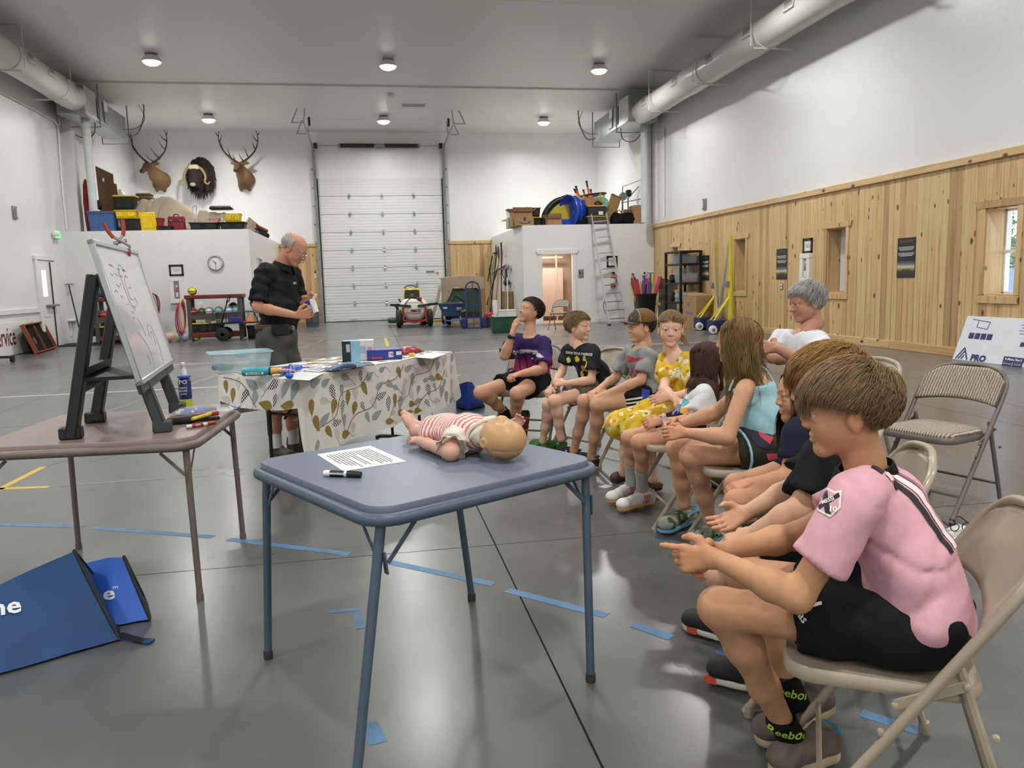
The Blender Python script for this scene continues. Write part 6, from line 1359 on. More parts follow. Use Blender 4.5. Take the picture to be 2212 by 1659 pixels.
o=b.build('moustache',hair_mat('grey_moustache','a9a197'),t);o['kind']='stuff'
MAN=P
# 11 --- grey-haired man seated behind the row
P=dict(fwd=(-1,-.03,0),pel=V3(2.80,4.26,.54),shL=D(1776,742,4.62),shR=D(1692,730,4.98),hd=D(1741,652,4.80),hfw=(-.98,.02,-.16),hup=(-.1,0,1),elL=D(1746,788,4.50),wrL=D(1680,752,4.52),elR=D(1668,770,4.86),wrR=D(1722,778,4.58),knL=V3(2.30,4.12,.52),knR=V3(2.30,4.42,.52),anL=V3(2.22,4.10,.1),anR=V3(2.22,4.44,.1))
P['heL'],P['toeL']=V3(2.30,4.10,0),V3(2.02,4.08,0);P['heR'],P['toeR']=V3(2.30,4.45,0),V3(2.02,4.47,0)
HB=dict(L=dict(d=(-.4,.9,.0),palm=(.9,.3,-.2),thumb=(0,.1,1),s=1.0,curl=.7),R=dict(d=(.75,-.6,-.1),palm=(.5,.7,-.3),thumb=(0,0,1),s=1.0,curl=.9))
t,P,torso=person('grey-haired man in a white shirt sitting with arms crossed behind the children',P,1.0,'bc8c73','8f8d86','man',hands=HB,hh=.003,hs=1.04,belly=.03,lw=1.08)
shirt(t,P,torso,1.0,cloth_mat('white_tee_cotton','d8dbe2'),sleeve=.70,inf=.016,loose=.036,hem=.12,seed=81,wr=.014,sc=34,neck=.068)
shorts(t,P,1.0,cloth_mat('navy_denim','2c3a52'),'trousers',frac=1.02,inf=.02,seed=82)
TRM=cloth_mat('navy_denim','2c3a52')
for q in 'LR':
 g=Flesh();g.cone(P['kn'+q],P['an'+q]-Z3*.02,.078,.066,.03);garment(t,'trouser_leg',P,g,TRM,.01,.004,50,83);shoe(t,P['he'+q],P['toe'+q],1.0,BRN,RUBK)
do_hair(t,P,'silver_grey_hair','b3b1aa',3400,6,lambda p:np.interp(p[:,0],[-.1,0,.06],[.05,.055,.055]),.0015,'bangs',29,grav=.25,jit=.2,spread=.012,clump=240)
# ---------------------------------------------------------------- things on the leaf-print table
Zc=TH+.008
def carton(name,label,c,d,rz,m,cat='box',faces=(),group=None,bev=.002):
 t=thing(name,label,cat,tuple(c),rz,group);b=MB();b.box((0,0,d[2]/2),d,bev=bev);b.build('carton',m,t,local=True)
 for nm,c2,d2,m2 in faces:q=MB();q.box(c2,d2);q.build(nm,m2,t,local=True)
 return t
CLEAR=mat('clear_polypropylene','d3e6ea',rough=.15,alpha=.42,var=.02);CLEARB=mat('pale_blue_clear_lid','a9d3de',rough=.18,alpha=.6,var=.02)
def clear_bin(label,c,d,rz,lidm=None,bodym=None,items=(),lid=True,group=None,sub=True):
 t=thing('storage_bin',label,'bin',tuple(c),rz,group);w_,l_,h_=d
 rows=[[(x*s,y*s,z)for x,y in rrect(w_,l_,.03,4)]for s,z in((.02,.002),(.86,.002),(.88,.01),(.98,h_*.93),(1.03,h_*.94),(1.03,h_)if not lid else(1.0,h_*.95))]
 b=MB();b.sheet(rows,closed=True);b.build('bin_body',bodym or CLEAR,t,local=True)
 if lid:
  b=MB();b.sheet([[(x*s,y*s,z)for x,y in rrect(w_,l_,.03,4)]for s,z in((1.04,h_*.93),(1.05,h_*.95),(1.03,h_),(.9,h_*1.01),(.87,h_*.985),(.02,h_*.985))],closed=True);b.build('lid',lidm or CLEARB,t,local=True)
  if sub:
   for s in(-1,1):q=MB();q.box((0,s*l_*.525,h_*.9),(w_*.18,.012,h_*.16),bev=.003);q.build('latch',lidm or CLEARB,t,local=True)
 return t
rzt=math.atan2(tu.y,tu.x)
c=G(512,806,Zc);bn_=clear_bin('clear plastic first-aid bin with pale blue lid on the near end of the leaf-print table',c+V3(0,.16,0),(.40,.26,.135),.28)
for k,(dx,dy,cc,nm,lab)in enumerate(((-.10,-.02,'2f7a63','first_aid_pouch','green pouch inside the clear first-aid bin'),(.02,.02,'d8dcdc','gauze_pack','white gauze pack inside the clear first-aid bin'),(.12,-.01,'8fb9c4','cold_pack','pale blue cold pack inside the clear first-aid bin'),(-.12,.03,'2f55a8','bandage_box','small blue bandage box inside the clear first-aid bin'))):
 q=MB();R_=Matrix.Rotation(.28,3,'Z');o_=c+V3(0,.16,.03)+R_@V3(dx,dy,.012*(k%3));q.box(o_,(.10,.09,.035),.28+.2*k,bev=.008);q.build(nm,mat(nm+'_plastic',cc,rough=.5),label=lab,cat='pack')
a,e_=G(524,804,Zc+.03),G(582,802,Zc+.03);pu_=thing('balloon_pump','teal hand balloon pump with yellow nozzle lying on the leaf-print table','pump',tuple((a+e_)/2));u=(e_-a).normalized()
b=MB();b.tube([a,a+u*.004,e_-u*.004,e_],[.024,.027,.027,.024],16);b.build('barrel',mat('teal_plastic','2ba0b4',rough=.4),pu_)
b=MB();b.tube([e_,e_+u*.012],.0285,16);b.build('collar',mat('navy_plastic','1d2f6d',rough=.4),pu_)
b=MB();b.tube([e_+u*.012,e_+u*.03,e_+u*.11,e_+u*.16],[.024,.020,.012,.005],12);b.build('nozzle',mat('amber_plastic','d9a526',rough=.4),pu_)
vw=(Vector((0,0,CAMH))-(a+e_)/2);n=(vw-u*vw.dot(u)).normalized();lb=MB();T_=frame(mix(a,e_,.48)+n*.0272,u,n.cross(u));lb.prism([(-.055,-.018),(.055,-.018),(.055,-.004),(-.055,-.004)],.001,T_);lb.build('label_strip',WHITEP,pu_);lettering('BALLOON PUMP',.012,T_@Matrix.Translation((0,-.011,.0008)),INKK,pu_,bold=.0004)
BAL=mat('blue_latex','2f55cf',rough=.25,coat=.3);bl_=thing('balloon','blue twisted modelling balloon lying on the leaf-print table','balloon',tuple(G(628,800,Zc)))
for nm,pts,rr in(('bubble',[(608,806),(616,797),(622,806)],.020),('bubble',[(624,806),(628,793),(634,799)],.021),('bubble',[(618,812),(632,812)],.019),('bubble',[(634,797),(646,794),(652,793)],.019)):
 P_=smooth_pts([G(x,y,Zc+.022)for x,y in pts],4);k=len(P_);b=MB();b.tube(P_,[rr*max(.25,math.sin(PI*(i+.6)/(k+.2))**.5)for i in range(k)],10);b.build(nm,BAL,bl_)
b=MB();b.tube([G(650,794,Zc+.015),G(668,793,Zc+.006)],[.005,.004],6);b.build('tail',BAL,bl_)
def sheet_paper(label,pts,m=PAPER,lines=0,z=.0015,name='paper',cat='paper',th=.0015,ink=None):
 """a sheet: four corners in order"""
 A,B_2,C_2,D_2=[Vector(p)for p in pts];t=thing(name,label,cat,tuple((A+C_2)/2));b=MB();b.add([p for p in(A,B_2,C_2,D_2)]+[p+Z3*th for p in(A,B_2,C_2,D_2)],[(0,1,2,3),(4,5,6,7),(0,1,5,4),(1,2,6,5),(2,3,7,6),(3,0,4,7)]);b.build('sheet',m,t)
 if lines:
  rng=random.Random(lines);b=MB()
  for i in range(lines):
   v=.10+.8*i/lines;l=rng.uniform(.55,.8)if rng.random()>.25 else rng.uniform(.15,.4);x=.14
   while x<.12+l:
    wd=rng.uniform(.015,.06);P_=lambda uu_,vv_:mix(mix(A,B_2,uu_),mix(D_2,C_2,uu_),vv_)+Z3*(th+.0006)
    b.quad(P_(x,v),P_(x+wd,v),P_(x+wd,v+.42/lines*.9),P_(x,v+.42/lines*.9));x+=wd+.012
  o=b.build('print_lines',ink or mat('grey_text_ink','77787a',rough=.8),t);o['kind']='stuff'
 return t
sheet_paper('white sheets fanned under the balloon pump on the leaf-print table',[G(600,818,Zc),G(640,802,Zc),G(700,806,Zc),G(668,822,Zc)],mat('off_white_paper','d5d6d8'))
sheet_paper('pale sheet lying between boxes and glove on the leaf-print table',[G(655,800,Zc),G(690,788,Zc),G(720,792,Zc),G(690,804,Zc)],mat('off_white_paper','d5d6d8'),5)
sheet_paper('white card at the far end of the leaf-print table',[G(895,772,Zc),G(930,762,Zc),G(965,764,Zc),G(935,775,Zc)],mat('off_white_paper','d5d6d8'))
# grey-blue folded cloth or gloves
DEN=mat('grey_blue_cloth','6f8299',rough=.9,var=.2,vs=25);c=G(752,797,Zc);rows=[]
for i in range(15):
 u_=i/14*2-1;rows.append([c+tu*(u_*.17)+tv*(v*.09)+Z3*(.004+.03*(1-u_**2)*(1-v*v)*(.6+.4*math.sin(5*u_+3*v))+.008*math.sin(11*u_-4*v)**2)for v in np.linspace(-1,1,9)])
t=thing('folded_cloth','crumpled grey-blue cloth on the leaf-print table before the boxes','cloth',tuple(c));b=MB();b.sheet(rows);o=b.build('cloth',DEN,t);solidify(o,.006,1);o.location.z+=.004
b=MB();b.tube(smooth_pts([c-tu*.2-tv*.04+Z3*.012,c-tu*.12-tv*.07+Z3*.03,c-tu*.02-tv*.08+Z3*.02],4),[.012]*4+[.02]*4+[.012],8);b.build('rolled_edge',mat('dark_denim','3f4f66',rough=.9),t)
LBL=mat('pale_blue_carton','8fc0d6',rough=.5);BLK=mat('black_carton','1b1d22',rough=.5);NVB=mat('royal_blue_carton','27398f',rough=.45);PINKW=mat('pink_white_carton','e3d8dc',rough=.5,var=.1,vs=14);REDF=mat('red_foil','8f2230',rough=.35)
c=G(773,787,Zc);t=carton('glove_box','black and pale blue upright box on the leaf-print table',c+tv*.05,(.115,.115,.17),.12,LBL,faces=[('black_panel',(-.012-.03,-.0585,.085),(.03+.03,.004,.168),BLK),('window',(-.03,-.0605,.12),(.026,.003,.055),mat('grey_print_panel','b9bfc4'))])
c=G(806,777,Zc);t=carton('tissue_box','white and pink printed box behind the black and blue box',c+tv*.07,(.13,.11,.15),-.05,PINKW,faces=[('print_patch',(-.02,-.057,.08),(.05,.003,.05),mat('lilac_print','a9a9c9')),('print_patch',(.035,-.057,.06),(.03,.003,.08),mat('rose_print','d0a3b0'))])
c=G(846,776,Zc);t=carton('wipe_box','royal blue flat carton lying beside the red pouch on the leaf-print table',c+tv*.07,(.26,.12,.075),.10,NVB,faces=[('label_patch',(.045,-.062,.038),(.035,.003,.04),WHITEP),('label_patch',(.105,-.062,.045),(.04,.003,.028),WHITEP),('label_patch',(-.06,-.062,.016),(.08,.003,.014),mat('red_label','c23a3a'))])
lettering('16',.034,frame(t.location+Matrix.Rotation(.10,3,'Z')@V3(.045,-.064,.038),(math.cos(.1),math.sin(.1),0),(0,0,1)),mat('red_label','c23a3a'),t,bold=.001)
lettering('RAZOR BLADE SCRAPERS',.010,frame(t.location+Matrix.Rotation(.10,3,'Z')@V3(-.05,-.062,.042),(math.cos(.1),math.sin(.1),0),(0,0,1)),WHITEP,t)if False else None
c=G(880,762,Zc);b=MB();rows=[[c+tu*(u_*.14)+tv*(v*.08)+Z3*(.004+.045*(1-u_**4)*(1-v**4)+.005*math.sin(9*u_+4*v))for v in np.linspace(-1,1,8)]for u_ in np.linspace(-1,1,12)];t=thing('foil_pouch','red foil pouch at the back of the leaf-print table','pouch',tuple(c));b.sheet(rows);o=b.build('pouch',REDF,t);solidify(o,.004,1)
c=G(890,768,Zc);t=thing('tape_roll','small yellow tape roll beside the red pouch','tape',tuple(c));b=MB();b.lathe([(.012,0),(.026,0),(.026,.018),(.012,.018),(.012,0)],c,16);b.build('roll',YELLOWP,t)
# the little box the instructor is opening
bx=D(674,662,5.93);t=thing('small_carton','small navy and white carton held open by the bald man','box',tuple(bx));R_=Matrix.Rotation(-.5,3,'Z')@Matrix.Rotation(-.28,3,'Y')
b=MB();b.box(bx,(.065,.045,.10),R_,bev=.002);b.build('carton',WHITEP,t);b=MB();b.box(bx+R_@V3(-.012,-.0235,.0),(.042,.003,.098),R_);b.build('printed_side',NVB,t);b=MB();b.box(bx+R_@V3(-.01,-.0255,-.012),(.03,.003,.05),R_);b.build('label_patch',mat('grey_print_panel','b9bfc4'),t);b=MB();b.box(bx+R_@V3(.045,0,.062),(.045,.04,.002),R_@Matrix.Rotation(-.7,3,'Y'));b.build('flap',WHITEP,t)
# ---------------------------------------------------------------- things on the blue table
Zb=.7165
pp=[G(685,982,Zb),G(800,963,Zb),G(878,997,Zb),G(742,1018,Zb)]
sheet_paper('printed instruction sheet on the blue table',[pp[0],pp[3],pp[2],pp[1]],lines=15,th=.0008,ink=mat('grey_text_ink','8a8b8d',rough=.8))
pen('dry_erase_marker',G(700,1022,Zb+.0095),G(780,1025,Zb+.0095),'black-capped white dry-erase marker lying on the blue table',WHITEP,INKK,.36,.0105,txt='amazonbasics',tm=mat('black_band','202124',rough=.4))
# infant manikin: body, romper, blouse
SKN='cf9f8c';hd=D(1090,961,2.585);hd.z=Zb+.070;nk=D(1046,950,2.66);nk.z=Zb+.072;ch=D(1012,945,2.72);ch.z=Zb+.066;hp=D(955,940,2.86);hp.z=Zb+.055
t=thing('infant_manikin','infant training manikin in a red and white striped romper lying on the blue table','manikin',(ch.x,ch.y,Zb));ax_=(nk-hp).normalized();sd=Z3.cross(ax_).normalized()
near=-sd if sd.y>0 else sd
MSK=mat('manikin_vinyl','ffffff',attr='Col',rough=.42,var=.03,vs=30,sss=.05);g=Flesh();up=Z3
g.ell(hd,(.078,.070,.066),basis(ax_),k=.02);cface=hd+up*.035-ax_*.03;g.ell(hd-ax_*.03+up*.02,(.05,.05,.05),basis(ax_),k=.02)
g.ell(hd-ax_*.012+up*.066,(.012,.016,.010),basis(ax_),k=.02)
for s_ in(1,-1):
 g.ell(hd-ax_*.022+near*(s_*.068)-up*.006,(.018,.008,.024),basis(up,ax_),k=.006);g.ell(hd-ax_*.022+near*(s_*.078)-up*.004,(.010,.006,.014),basis(up,ax_),.005,-1)
 g.ell(hd+ax_*.012+near*(s_*.022)+up*.070,(.010,.014,.012),basis(ax_),.012,-1)
g.cone(hd,nk,.04,.04,.02)
for k in range(24):
 a=-1.3+2.6*k/23;g.ell(hd+ax_*(.070*math.cos(a))-up*(.026+.008*math.cos(a))+near*(.0645*math.sin(a)),.004,k=.003,op=-1)
v,F=g.mesh(.0028);pr=[(relax(v,F,1),F)];cl_=[np.repeat(A3(lin('c49a6c'))[None],len(v),0)]
g=Flesh();eN,hN=G(974,978,Zb+.028),G(908,953,Zb+.032);shN=ch+near*.06+up*.005;g.chain([shN,eN],[.03,.026],.02);g.chain([eN,mix(eN,hN,.75),hN],[.026,.019,.018],.015);hand_flesh(g,hN,(hN-eN)+Z3*.02,(-.3,.5,-.6),(0,0,1),.46,1.0,.3)
shF=ch-near*.06+up*.01;eF=ch-near*.13+ax_*.03+up*.0;hF=D(1112,932,2.72);hF.z=max(hF.z,Zb+.05);g.chain([shF,eF,hF],[.03,.026,.019],.02);hand_flesh(g,hF,V3(.3,.1,.6),(0,-.6,.2),(-.4,0,.5),.46,.8,.3)
for s_,kx,fx in((1,(930,944),(899,940)),(-1,(934,926),(897,931))):
 kn=D(*kx,2.93 if s_>0 else 3.03);an=D(*fx,2.98 if s_>0 else 3.08);kn.z=max(kn.z,Zb+.03);an.z=max(an.z,Zb+.03);g.chain([hp+near*(s_*.035),kn],[.045,.034],.02);g.chain([kn,an],[.033,.022],.02);g.chain([an,an+V3(-.02,.02,.03),an+V3(-.04,.03,.05)],[.022,.018,.014],.015)
v,F=g.mesh(.0034);pr.append((relax(v,F,1),F));cl_.append(np.repeat(A3(lin(SKN))[None],len(v),0));link('body',to_mesh('body',pr,MSK,np.concatenate(cl_)),t)
STR=mat('red_white_stripe_cotton','ffffff',attr='Col',rough=.85,var=.03,bump=.1,bs=300);g=Flesh();g.cone(hp,ch,.060,.066,.03,sd,1.15);g.cone(ch,mix(ch,nk,.75),.062,.045,.03,sd,1.25)
for s_,kx in((1,(930,944)),(-1,(934,926))):kn=D(*kx,2.93 if s_>0 else 3.03);kn.z=max(kn.z,Zb+.03);g.cone(hp+near*(s_*.035),mix(hp+near*(s_*.035),kn,.72),.055,.050,.02,cap=True)
g.cut(V3(0,0,Zb+.002),(0,0,-1));v,F=g.mesh(.004,sines(random.Random(2),.004,90));v=relax(v,F,1);s_ax=((v-A3(hp))@A3(ax_));cc=np.where((np.mod(s_ax,.0165)<.008)[:,None],np.array(lin('cf7a74'))[None],np.array(lin('e9dcd0'))[None]);link('romper',to_mesh('romper',[(v,F)],STR,cc),t)
IVO=cloth_mat('ivory_blouse_cotton','d9d3c2');g=Flesh();g.cone(shN+near*-.02,mix(shN,eN,.55),.043,.047,.02,cap=True);g.cone(shF+near*.02,mix(shF,eF,.55),.043,.047,.02,cap=True);g.cone(ch,nk,.058,.04,.02,sd,1.3);g.cut(V3(0,0,Zb+.002),(0,0,-1));v,F=g.mesh(.004,sines(random.Random(6),.007,120));link('blouse',to_mesh('blouse',[(relax(v,F,1),F)],IVO),t)
ce=mix(shN,eN,.56);du=(eN-shN).normalized();x_=du.orthogonal().normalized();y_=du.cross(x_);b=MB();b.sheet([[ce+du*(k*.022)+(x_*math.cos(a)+y_*math.sin(a))*(.036+.016*k+.006*k*math.sin(9*a))for a in np.linspace(0,2*PI,41)[:-1]]for k in(0,.5,1)],closed=True);o=b.build('cuff_ruffle',IVO,t);solidify(o,.002)
b=MB();b.v=[];b.tube([nk+(sd*math.cos(a)*.062+Z3*math.sin(a)*.05)-ax_*(.012*math.cos(2*a))for a in np.linspace(-.3,PI+.3,21)],.006,6);b.build('bib_edge',IVO,t)
# ---------------------------------------------------------------- blue carry bags on the floor, bottom left
BAG1=mat('navy_blue_nylon','17406f',rough=.7,bump=.1,bs=500,var=.08);BAG2=mat('bright_blue_nylon','2458b4',rough=.6,bump=.1,bs=500,var=.08);PIPE=mat('black_piping','15171a',rough=.7)
def soft_bag(name,label,secs,m,edges,zmin=.004,wr=.03,div=7):
 t=thing(name,label,'bag',tuple(secs[0][0]));n=len(secs[0]);rows=[]
 for i in range(len(secs)-1):
  for k in range(div if i<len(secs)-2 else div+1):
   u_=k/div;P_=[mix(Vector(a),Vector(b_),u_)for a,b_ in zip(secs[i],secs[i+1])];r=[]
   for j in range(n):
    a,b_=P_[j],P_[(j+1)%n]
    for q in range(6):
     p=mix(a,b_,q/6);ce=sum(P_,Vector())/n;bul=math.sin(PI*q/6)*(a-b_).length*.05;o_=p+(p-ce).normalized()*bul;f_=noise.noise(o_*7)*wr+noise.noise(o_*17)*wr*.35;o_+=(p-ce).normalized()*f_*math.sin(PI*(q+.5)/6);o_.z=max(o_.z,zmin);r.append(o_)
   rows.append(r)
 b=MB();b.sheet(rows,closed=True);k0=len(b.v);N_=len(rows[0])
 for r in(rows[0],rows[-1]):ce=sum(r,Vector())/N_;b.add([ce]+r,[(0,1+i,1+(i+1)%N_)for i in range(N_)],0,True)
 b.build('shell',m,t)
 for r,lab in edges:
  q=MB();R_=rows[r];q.tube([p+Z3*.002 for p in R_],.007,6,closed=True);q.build('piping',PIPE,t)
 return t,rows
f0,r0,k0_=G(258,1380,.01),D(160,1190,3.12),G(235,1290,.01)
t1,rows1=soft_bag('carry_bag','large dark blue nylon manikin carry bag slumped on the floor, bottom left',[[G(-420,1560,.01),D(-330,1330,2.5),G(-500,1400,.01)],[G(-120,1490,.01),D(-60,1290,2.85),G(-100,1400,.01)],[f0,r0,k0_]],BAG1,[(-1,0)],wr=.02)
t2,rows2=soft_bag('carry_bag','smaller bright blue nylon carry bag behind the dark blue one',[[G(170,1330,.01),D(175,1218,3.32),G(150,1270,.01)],[G(240,1352,.01),D(238,1205,3.28),G(235,1290,.01)],[G(324,1338,.01),D(268,1204,3.26),G(310,1290,.01)]],BAG2,[(-1,0)],wr=.02)
WHT=mat('white_bag_print','e3e6ea',rough=.6)
sh1=[o for o in C.objects if o.parent==t1 and o.name.startswith('shell')][0];sh2=[o for o in C.objects if o.parent==t2 and o.name.startswith('shell')][0]
nv=(Vector((0,0,CAMH))-D(10,1318,2.9)).normalized()
wear_text('Anne',.085,D(-28,1318,2.72),nv,V3(.05,.05,1),sh1,WHT,t1,name='bag_lettering',off=.004,bold=.002,sx=1.15,reach=.3)
nv=(Vector((0,0,CAMH))-D(234,1283,3.1)).normalized();wear_text('e',.075,D(235,1283,3.05),nv,V3(0,0,1),sh2,WHT,t2,name='bag_lettering',off=.004,bold=.002,sx=1.2,reach=.3);wear_text('TM',.016,D(249,1270,3.05),nv,V3(0,0,1),sh2,WHT,t2,name='bag_lettering',off=.004,reach=.3)
b=MB();b.bar(G(258,1370,.02),G(310,1385,.008),.03,.004);b.build('strap',PIPE,t1);b=MB();b.bar(G(308,1384,.006),G(328,1386,.006),.035,.006);b.build('strap_tab',BAG1,t1)
# more blue kit on the far side of the long table
p0=[G(1000,887,.01),G(1052,876,.01)]
t3,_=soft_bag('carry_bag','blue nylon bag on the floor just past the far end of the leaf-print table',[[G(985,880,.01),D(985,832,7.6),G(985,866,.01)],[G(1012,886,.01),D(1010,824,7.6),G(1012,868,.01)],[G(1048,877,.01),D(1020,826,7.7),G(1040,866,.01)]],mat('cobalt_nylon','2a4fae',rough=.65),[],wr=.015)
b=MB();b.add([p+Z3*z for z in(.001,.008)for p in(G(905,915),G(1010,888),G(1085,905),G(1000,945))],[(0,1,2,3),(4,5,6,7),(0,1,5,4),(1,2,6,5),(2,3,7,6),(3,0,4,7)]);b.build('floor_mat',mat('slate_foam','5d6877',rough=.8),label='thin slate-blue foam mat on the floor beyond the leaf-print table',cat='mat')
# papers and glasses on the floor at right
pq=G(2062,1150);sheet_paper('white papers on the floor under the nearest chair, at right',[G(1980,1168,.002),G(2070,1132,.002),G(2130,1150,.002),G(2040,1190,.002)],lines=12)
t=thing('glasses','black-framed glasses lying on the papers on the floor at right','glasses',tuple(G(2080,1140)));gp=G(2078,1142,.02)
for s_ in(-1,1):b=MB();b.tube([gp+V3(s_*.032+.024*math.cos(a),.01,.006+.019*math.sin(a))for a in np.linspace(0,2*PI,15)[:-1]],.0025,5,closed=True);b.build('rim',INKK,t);b=MB();b.tube([gp+V3(s_*.058,.01,.012),gp+V3(s_*.062,.09,.03),gp+V3(s_*.060,.14,.015)],.0025,5);b.build('temple',INKK,t)
# ---------------------------------------------------------------- ducts, units, pipes under the ceiling
def duct(label,x,z,r,y0,y1,hang,vents,side):
 t=thing('air_duct',label,'duct',(x,(y0+y1)/2,z));rows=[];n=28;L=y1-y0;prof=[]
 for k in range(61):
  yy=y0+L*k/60;ph=((yy-y0)%3.1)/3.1;rr=r*(1+.05*(abs(ph-.5)>.44)-.012*math.sin(ph*PI));prof.append((rr,yy))
 b=MB();b.lathe([(rr,yy)for rr,yy in prof],(x,0,z),n,R=Matrix.Rotation(-PI/2,3,'X'));b.build('duct_sleeve',DUCT,t)
 for yy in hang:
  b=MB();b.lathe([(r*1.01,-.02),(r*1.06,-.02),(r*1.06,.02),(r*1.01,.02)],(x,yy,z),n,R=Matrix.Rotation(-PI/2,3,'X'));b.build('band',DUCT,t)
  b=MB();b.tube([(x-side*r*1.2,yy,z-r*.9),(x-side*r*1.2,yy,ZC)],.012,5);b.build('hanger_rod',DUCT,t)
  b=MB();b.box((x+side*.1,yy,z-r*1.02),(r*2.6,.03,.03));b.build('hanger_bar',DUCT,t);b=MB();b.box((x+side*.1,yy,ZC-.03),(r*2.6,.03,.03));b.build('hanger_bar',DUCT,t)
 for yy in vents:
  a=math.radians(168 if side>0 else 12);R_=Matrix.Rotation(-a+PI/2,3,'Y');c=Vector((x+r*1.0*math.cos(a),yy,z+r*1.0*math.sin(a)))
  b=MB();b.box(c,(.03,.34,.2),Matrix.Rotation(-a,3,'Y'),bev=.004);v_=b.build('vent',DUCT,t)
  b=MB()
  for q in range(5):b.box(c+Vector((-side*.018,0,-.07+.035*q)),(.012,.28,.014),Matrix.Rotation(-a,3,'Y'))
  b.build('louvre',GREYM,v_)
 return t
duct('white painted round air duct running along the right wall under the ceiling',7.86,5.98,.31,3.0,22.2,(20.6,17.7,14.9,12.0),(21.2,19.0,17.0,15.2,13.6),1)
duct('white painted round air duct running along the left wall under the ceiling',-7.08,6.14,.31,9.0,22.0,(20.8,18.2,15.6),(21.4,19.8,18.7),-1)
UNITM=mat('unit_sheet_metal','8f9294',rough=.35,metal=.55,var=.1,vs=3)
def unit(label,x0,x1,y0,y1,z0,z1,s):
 t=thing('air_handler',label,'heater',((x0+x1)/2,(y0+y1)/2,(z0+z1)/2));xm=(x0+x1)/2
 b=MB();b.box((xm,y0+.45,(z0+z1)/2),(x1-x0,.9,z1-z0),bev=.02);b.build('plenum',STEEL,t)
 b=MB();b.box((xm,(y0+.95+y1)/2,(z0+z1)/2-.03),(x1-x0-.08,y1-y0-.95,z1-z0-.1),bev=.02);b.build('cabinet',UNITM,t)
 xi=x0 if s>0 else x1
 for yy in(y0+1.2,y0+1.75):b=MB();b.box((xi+s*.03,yy,(z0+z1)/2),(.04,.35,.5),bev=.01);b.build('access_panel',GREYM,t)
 b=MB();b.box((xi+s*.015,y0+1.7,z0+.55),(.02,.28,.26));b.build('label_plate',PAPER,t)
 for yy in(y1-.05,y0+1.0):
  b=MB();b.tube([(x0-.03,yy,ZC),(x0-.03,yy,z0-.12),(x1+.03,yy,z0-.12),(x1+.03,yy,ZC)],.02,5);b.build('hanging_bracket',GREYM,t)
 b=MB();b.tube(smooth_pts([(xi-s*.05,y1-.4,z0+.1),(xi-s*.3,y1-.3,z0+.1),(xi-s*.5,y1-.25,z0+.5),(xi-s*.55,y1-.2,z1+.2),(xi-s*.5,y1-.2,ZC)],5),.02,6);b.build('gas_pipe',mat('pipe_grey','77746c',rough=.5),t)
 b=MB();b.tube(smooth_pts([(xi,y1-.6,z0+.2),(xi-s*.35,y1-.5,z0+.25),(xi-s*.6,y1-.4,z1-.2),(xi-s*.45,y1-.4,ZC-.05)],5),.008,5);b.tube(smooth_pts([(xi+s*.1,y0+1.,z0+.0),(xi+s*.2,y0+1.1,z0-.3),(xi+s*.6,y0+1.3,z0-.32),(xi+s*.9,y0+1.4,z0-.05)],5),.012,5);b.build('cable',DARKM,t)
 return t
unit('grey sheet-metal air handler hung at the end of the right duct',7.45,8.30,22.2,25.8,5.72,6.48,1)
unit('grey sheet-metal air handler hung at the end of the left duct',-7.50,-6.82,22.0,25.6,5.74,6.48,-1)
VENTP=mat('white_pvc_pipe','d3d5d8',rough=.3)
for x,y,z0,z1,lab,nm in((8.15,22.85,ZLR,5.72,'thick white vent pipe rising from the right loft to the air handler','vent_pipe'),(-7.06,22.7,ZLL,5.74,'thick white vent pipe rising from the left loft to the air handler','vent_pipe')):
 t=thing(nm,lab,'pipe',(x,y,z0));b=MB();b.lathe([(.1,0),(.1,z1-z0)],(x,y,z0),18);b.build('pipe',VENTP,t);b=MB();b.lathe([(.105,.0),(.112,.02),(.112,.14),(.105,.16)],(x,y,z1-.2),18);b.build('coupling',VENTP,t)
def conduit(label,pts,r,m=W_TRIM):b=MB();b.tube(pts,r,6);return b.build('conduit',m,label=label,cat='conduit')
conduit('white conduit running along the left wall then turning down to the storage room',smooth_pts([AX(-40,178,XL+.03),AX(0,198,XL+.03),AX(60,229,XL+.03),AX(108,255,XL+.03),AX(121,266,XL+.03),AX(126,285,XL+.03),AX(133,390,XL+.03),AX(144,495,XL+.03)],3),.028)
conduit('white conduit dropping down the left wall from the ceiling',[AX(122,205,XL+.04),AX(128,270,XL+.04)],.03)
conduit('white conduit climbing the right wall corner beside the vent pipe',[V3(XR-.05,22.9,3.0),V3(XR-.05,22.9,6.3)],.028)
conduit('second white conduit climbing the right wall corner',[V3(XR-.04,22.4,3.05),V3(XR-.04,22.4,5.6)],.035)
conduit('white conduit on the ceiling leading to the right air handler',[G(1330,196,ZC-.03),G(1372,198,ZC-.03)],.03)
for c,lab,X,dx in(((30,459),'small grey outlet box high on the left wall',XL,1),((1523,441),'small outlet box on the right wall above the pine',XR,-1)):
 p=AX(c[0],c[1],X);t=thing('outlet_box',lab,'outlet',tuple(p));b=MB();b.box(p+V3(dx*.02,0,0),(.04,.2,.28),bev=.006);b.build('plate',GREYM,t);b=MB();b.box(p+V3(dx*.045,.05,0),(.02,.05,.2));b.build('socket',WHITEP,t)
p=G(893,227,ZC);b=MB();b.box(p,(.78,.42,.02));t=thing('ceiling_vent','grey rectangular return-air vent in the ceiling before the big door','vent',tuple(p));b.build('frame',W_CEIL,t);b=MB()
for k in range(9):b.box(p+V3(0,-.16+.04*k,-.014),(.7,.02,.012))
b.build('louvre',mat('vent_grey','a9a8a2',rough=.5),t)
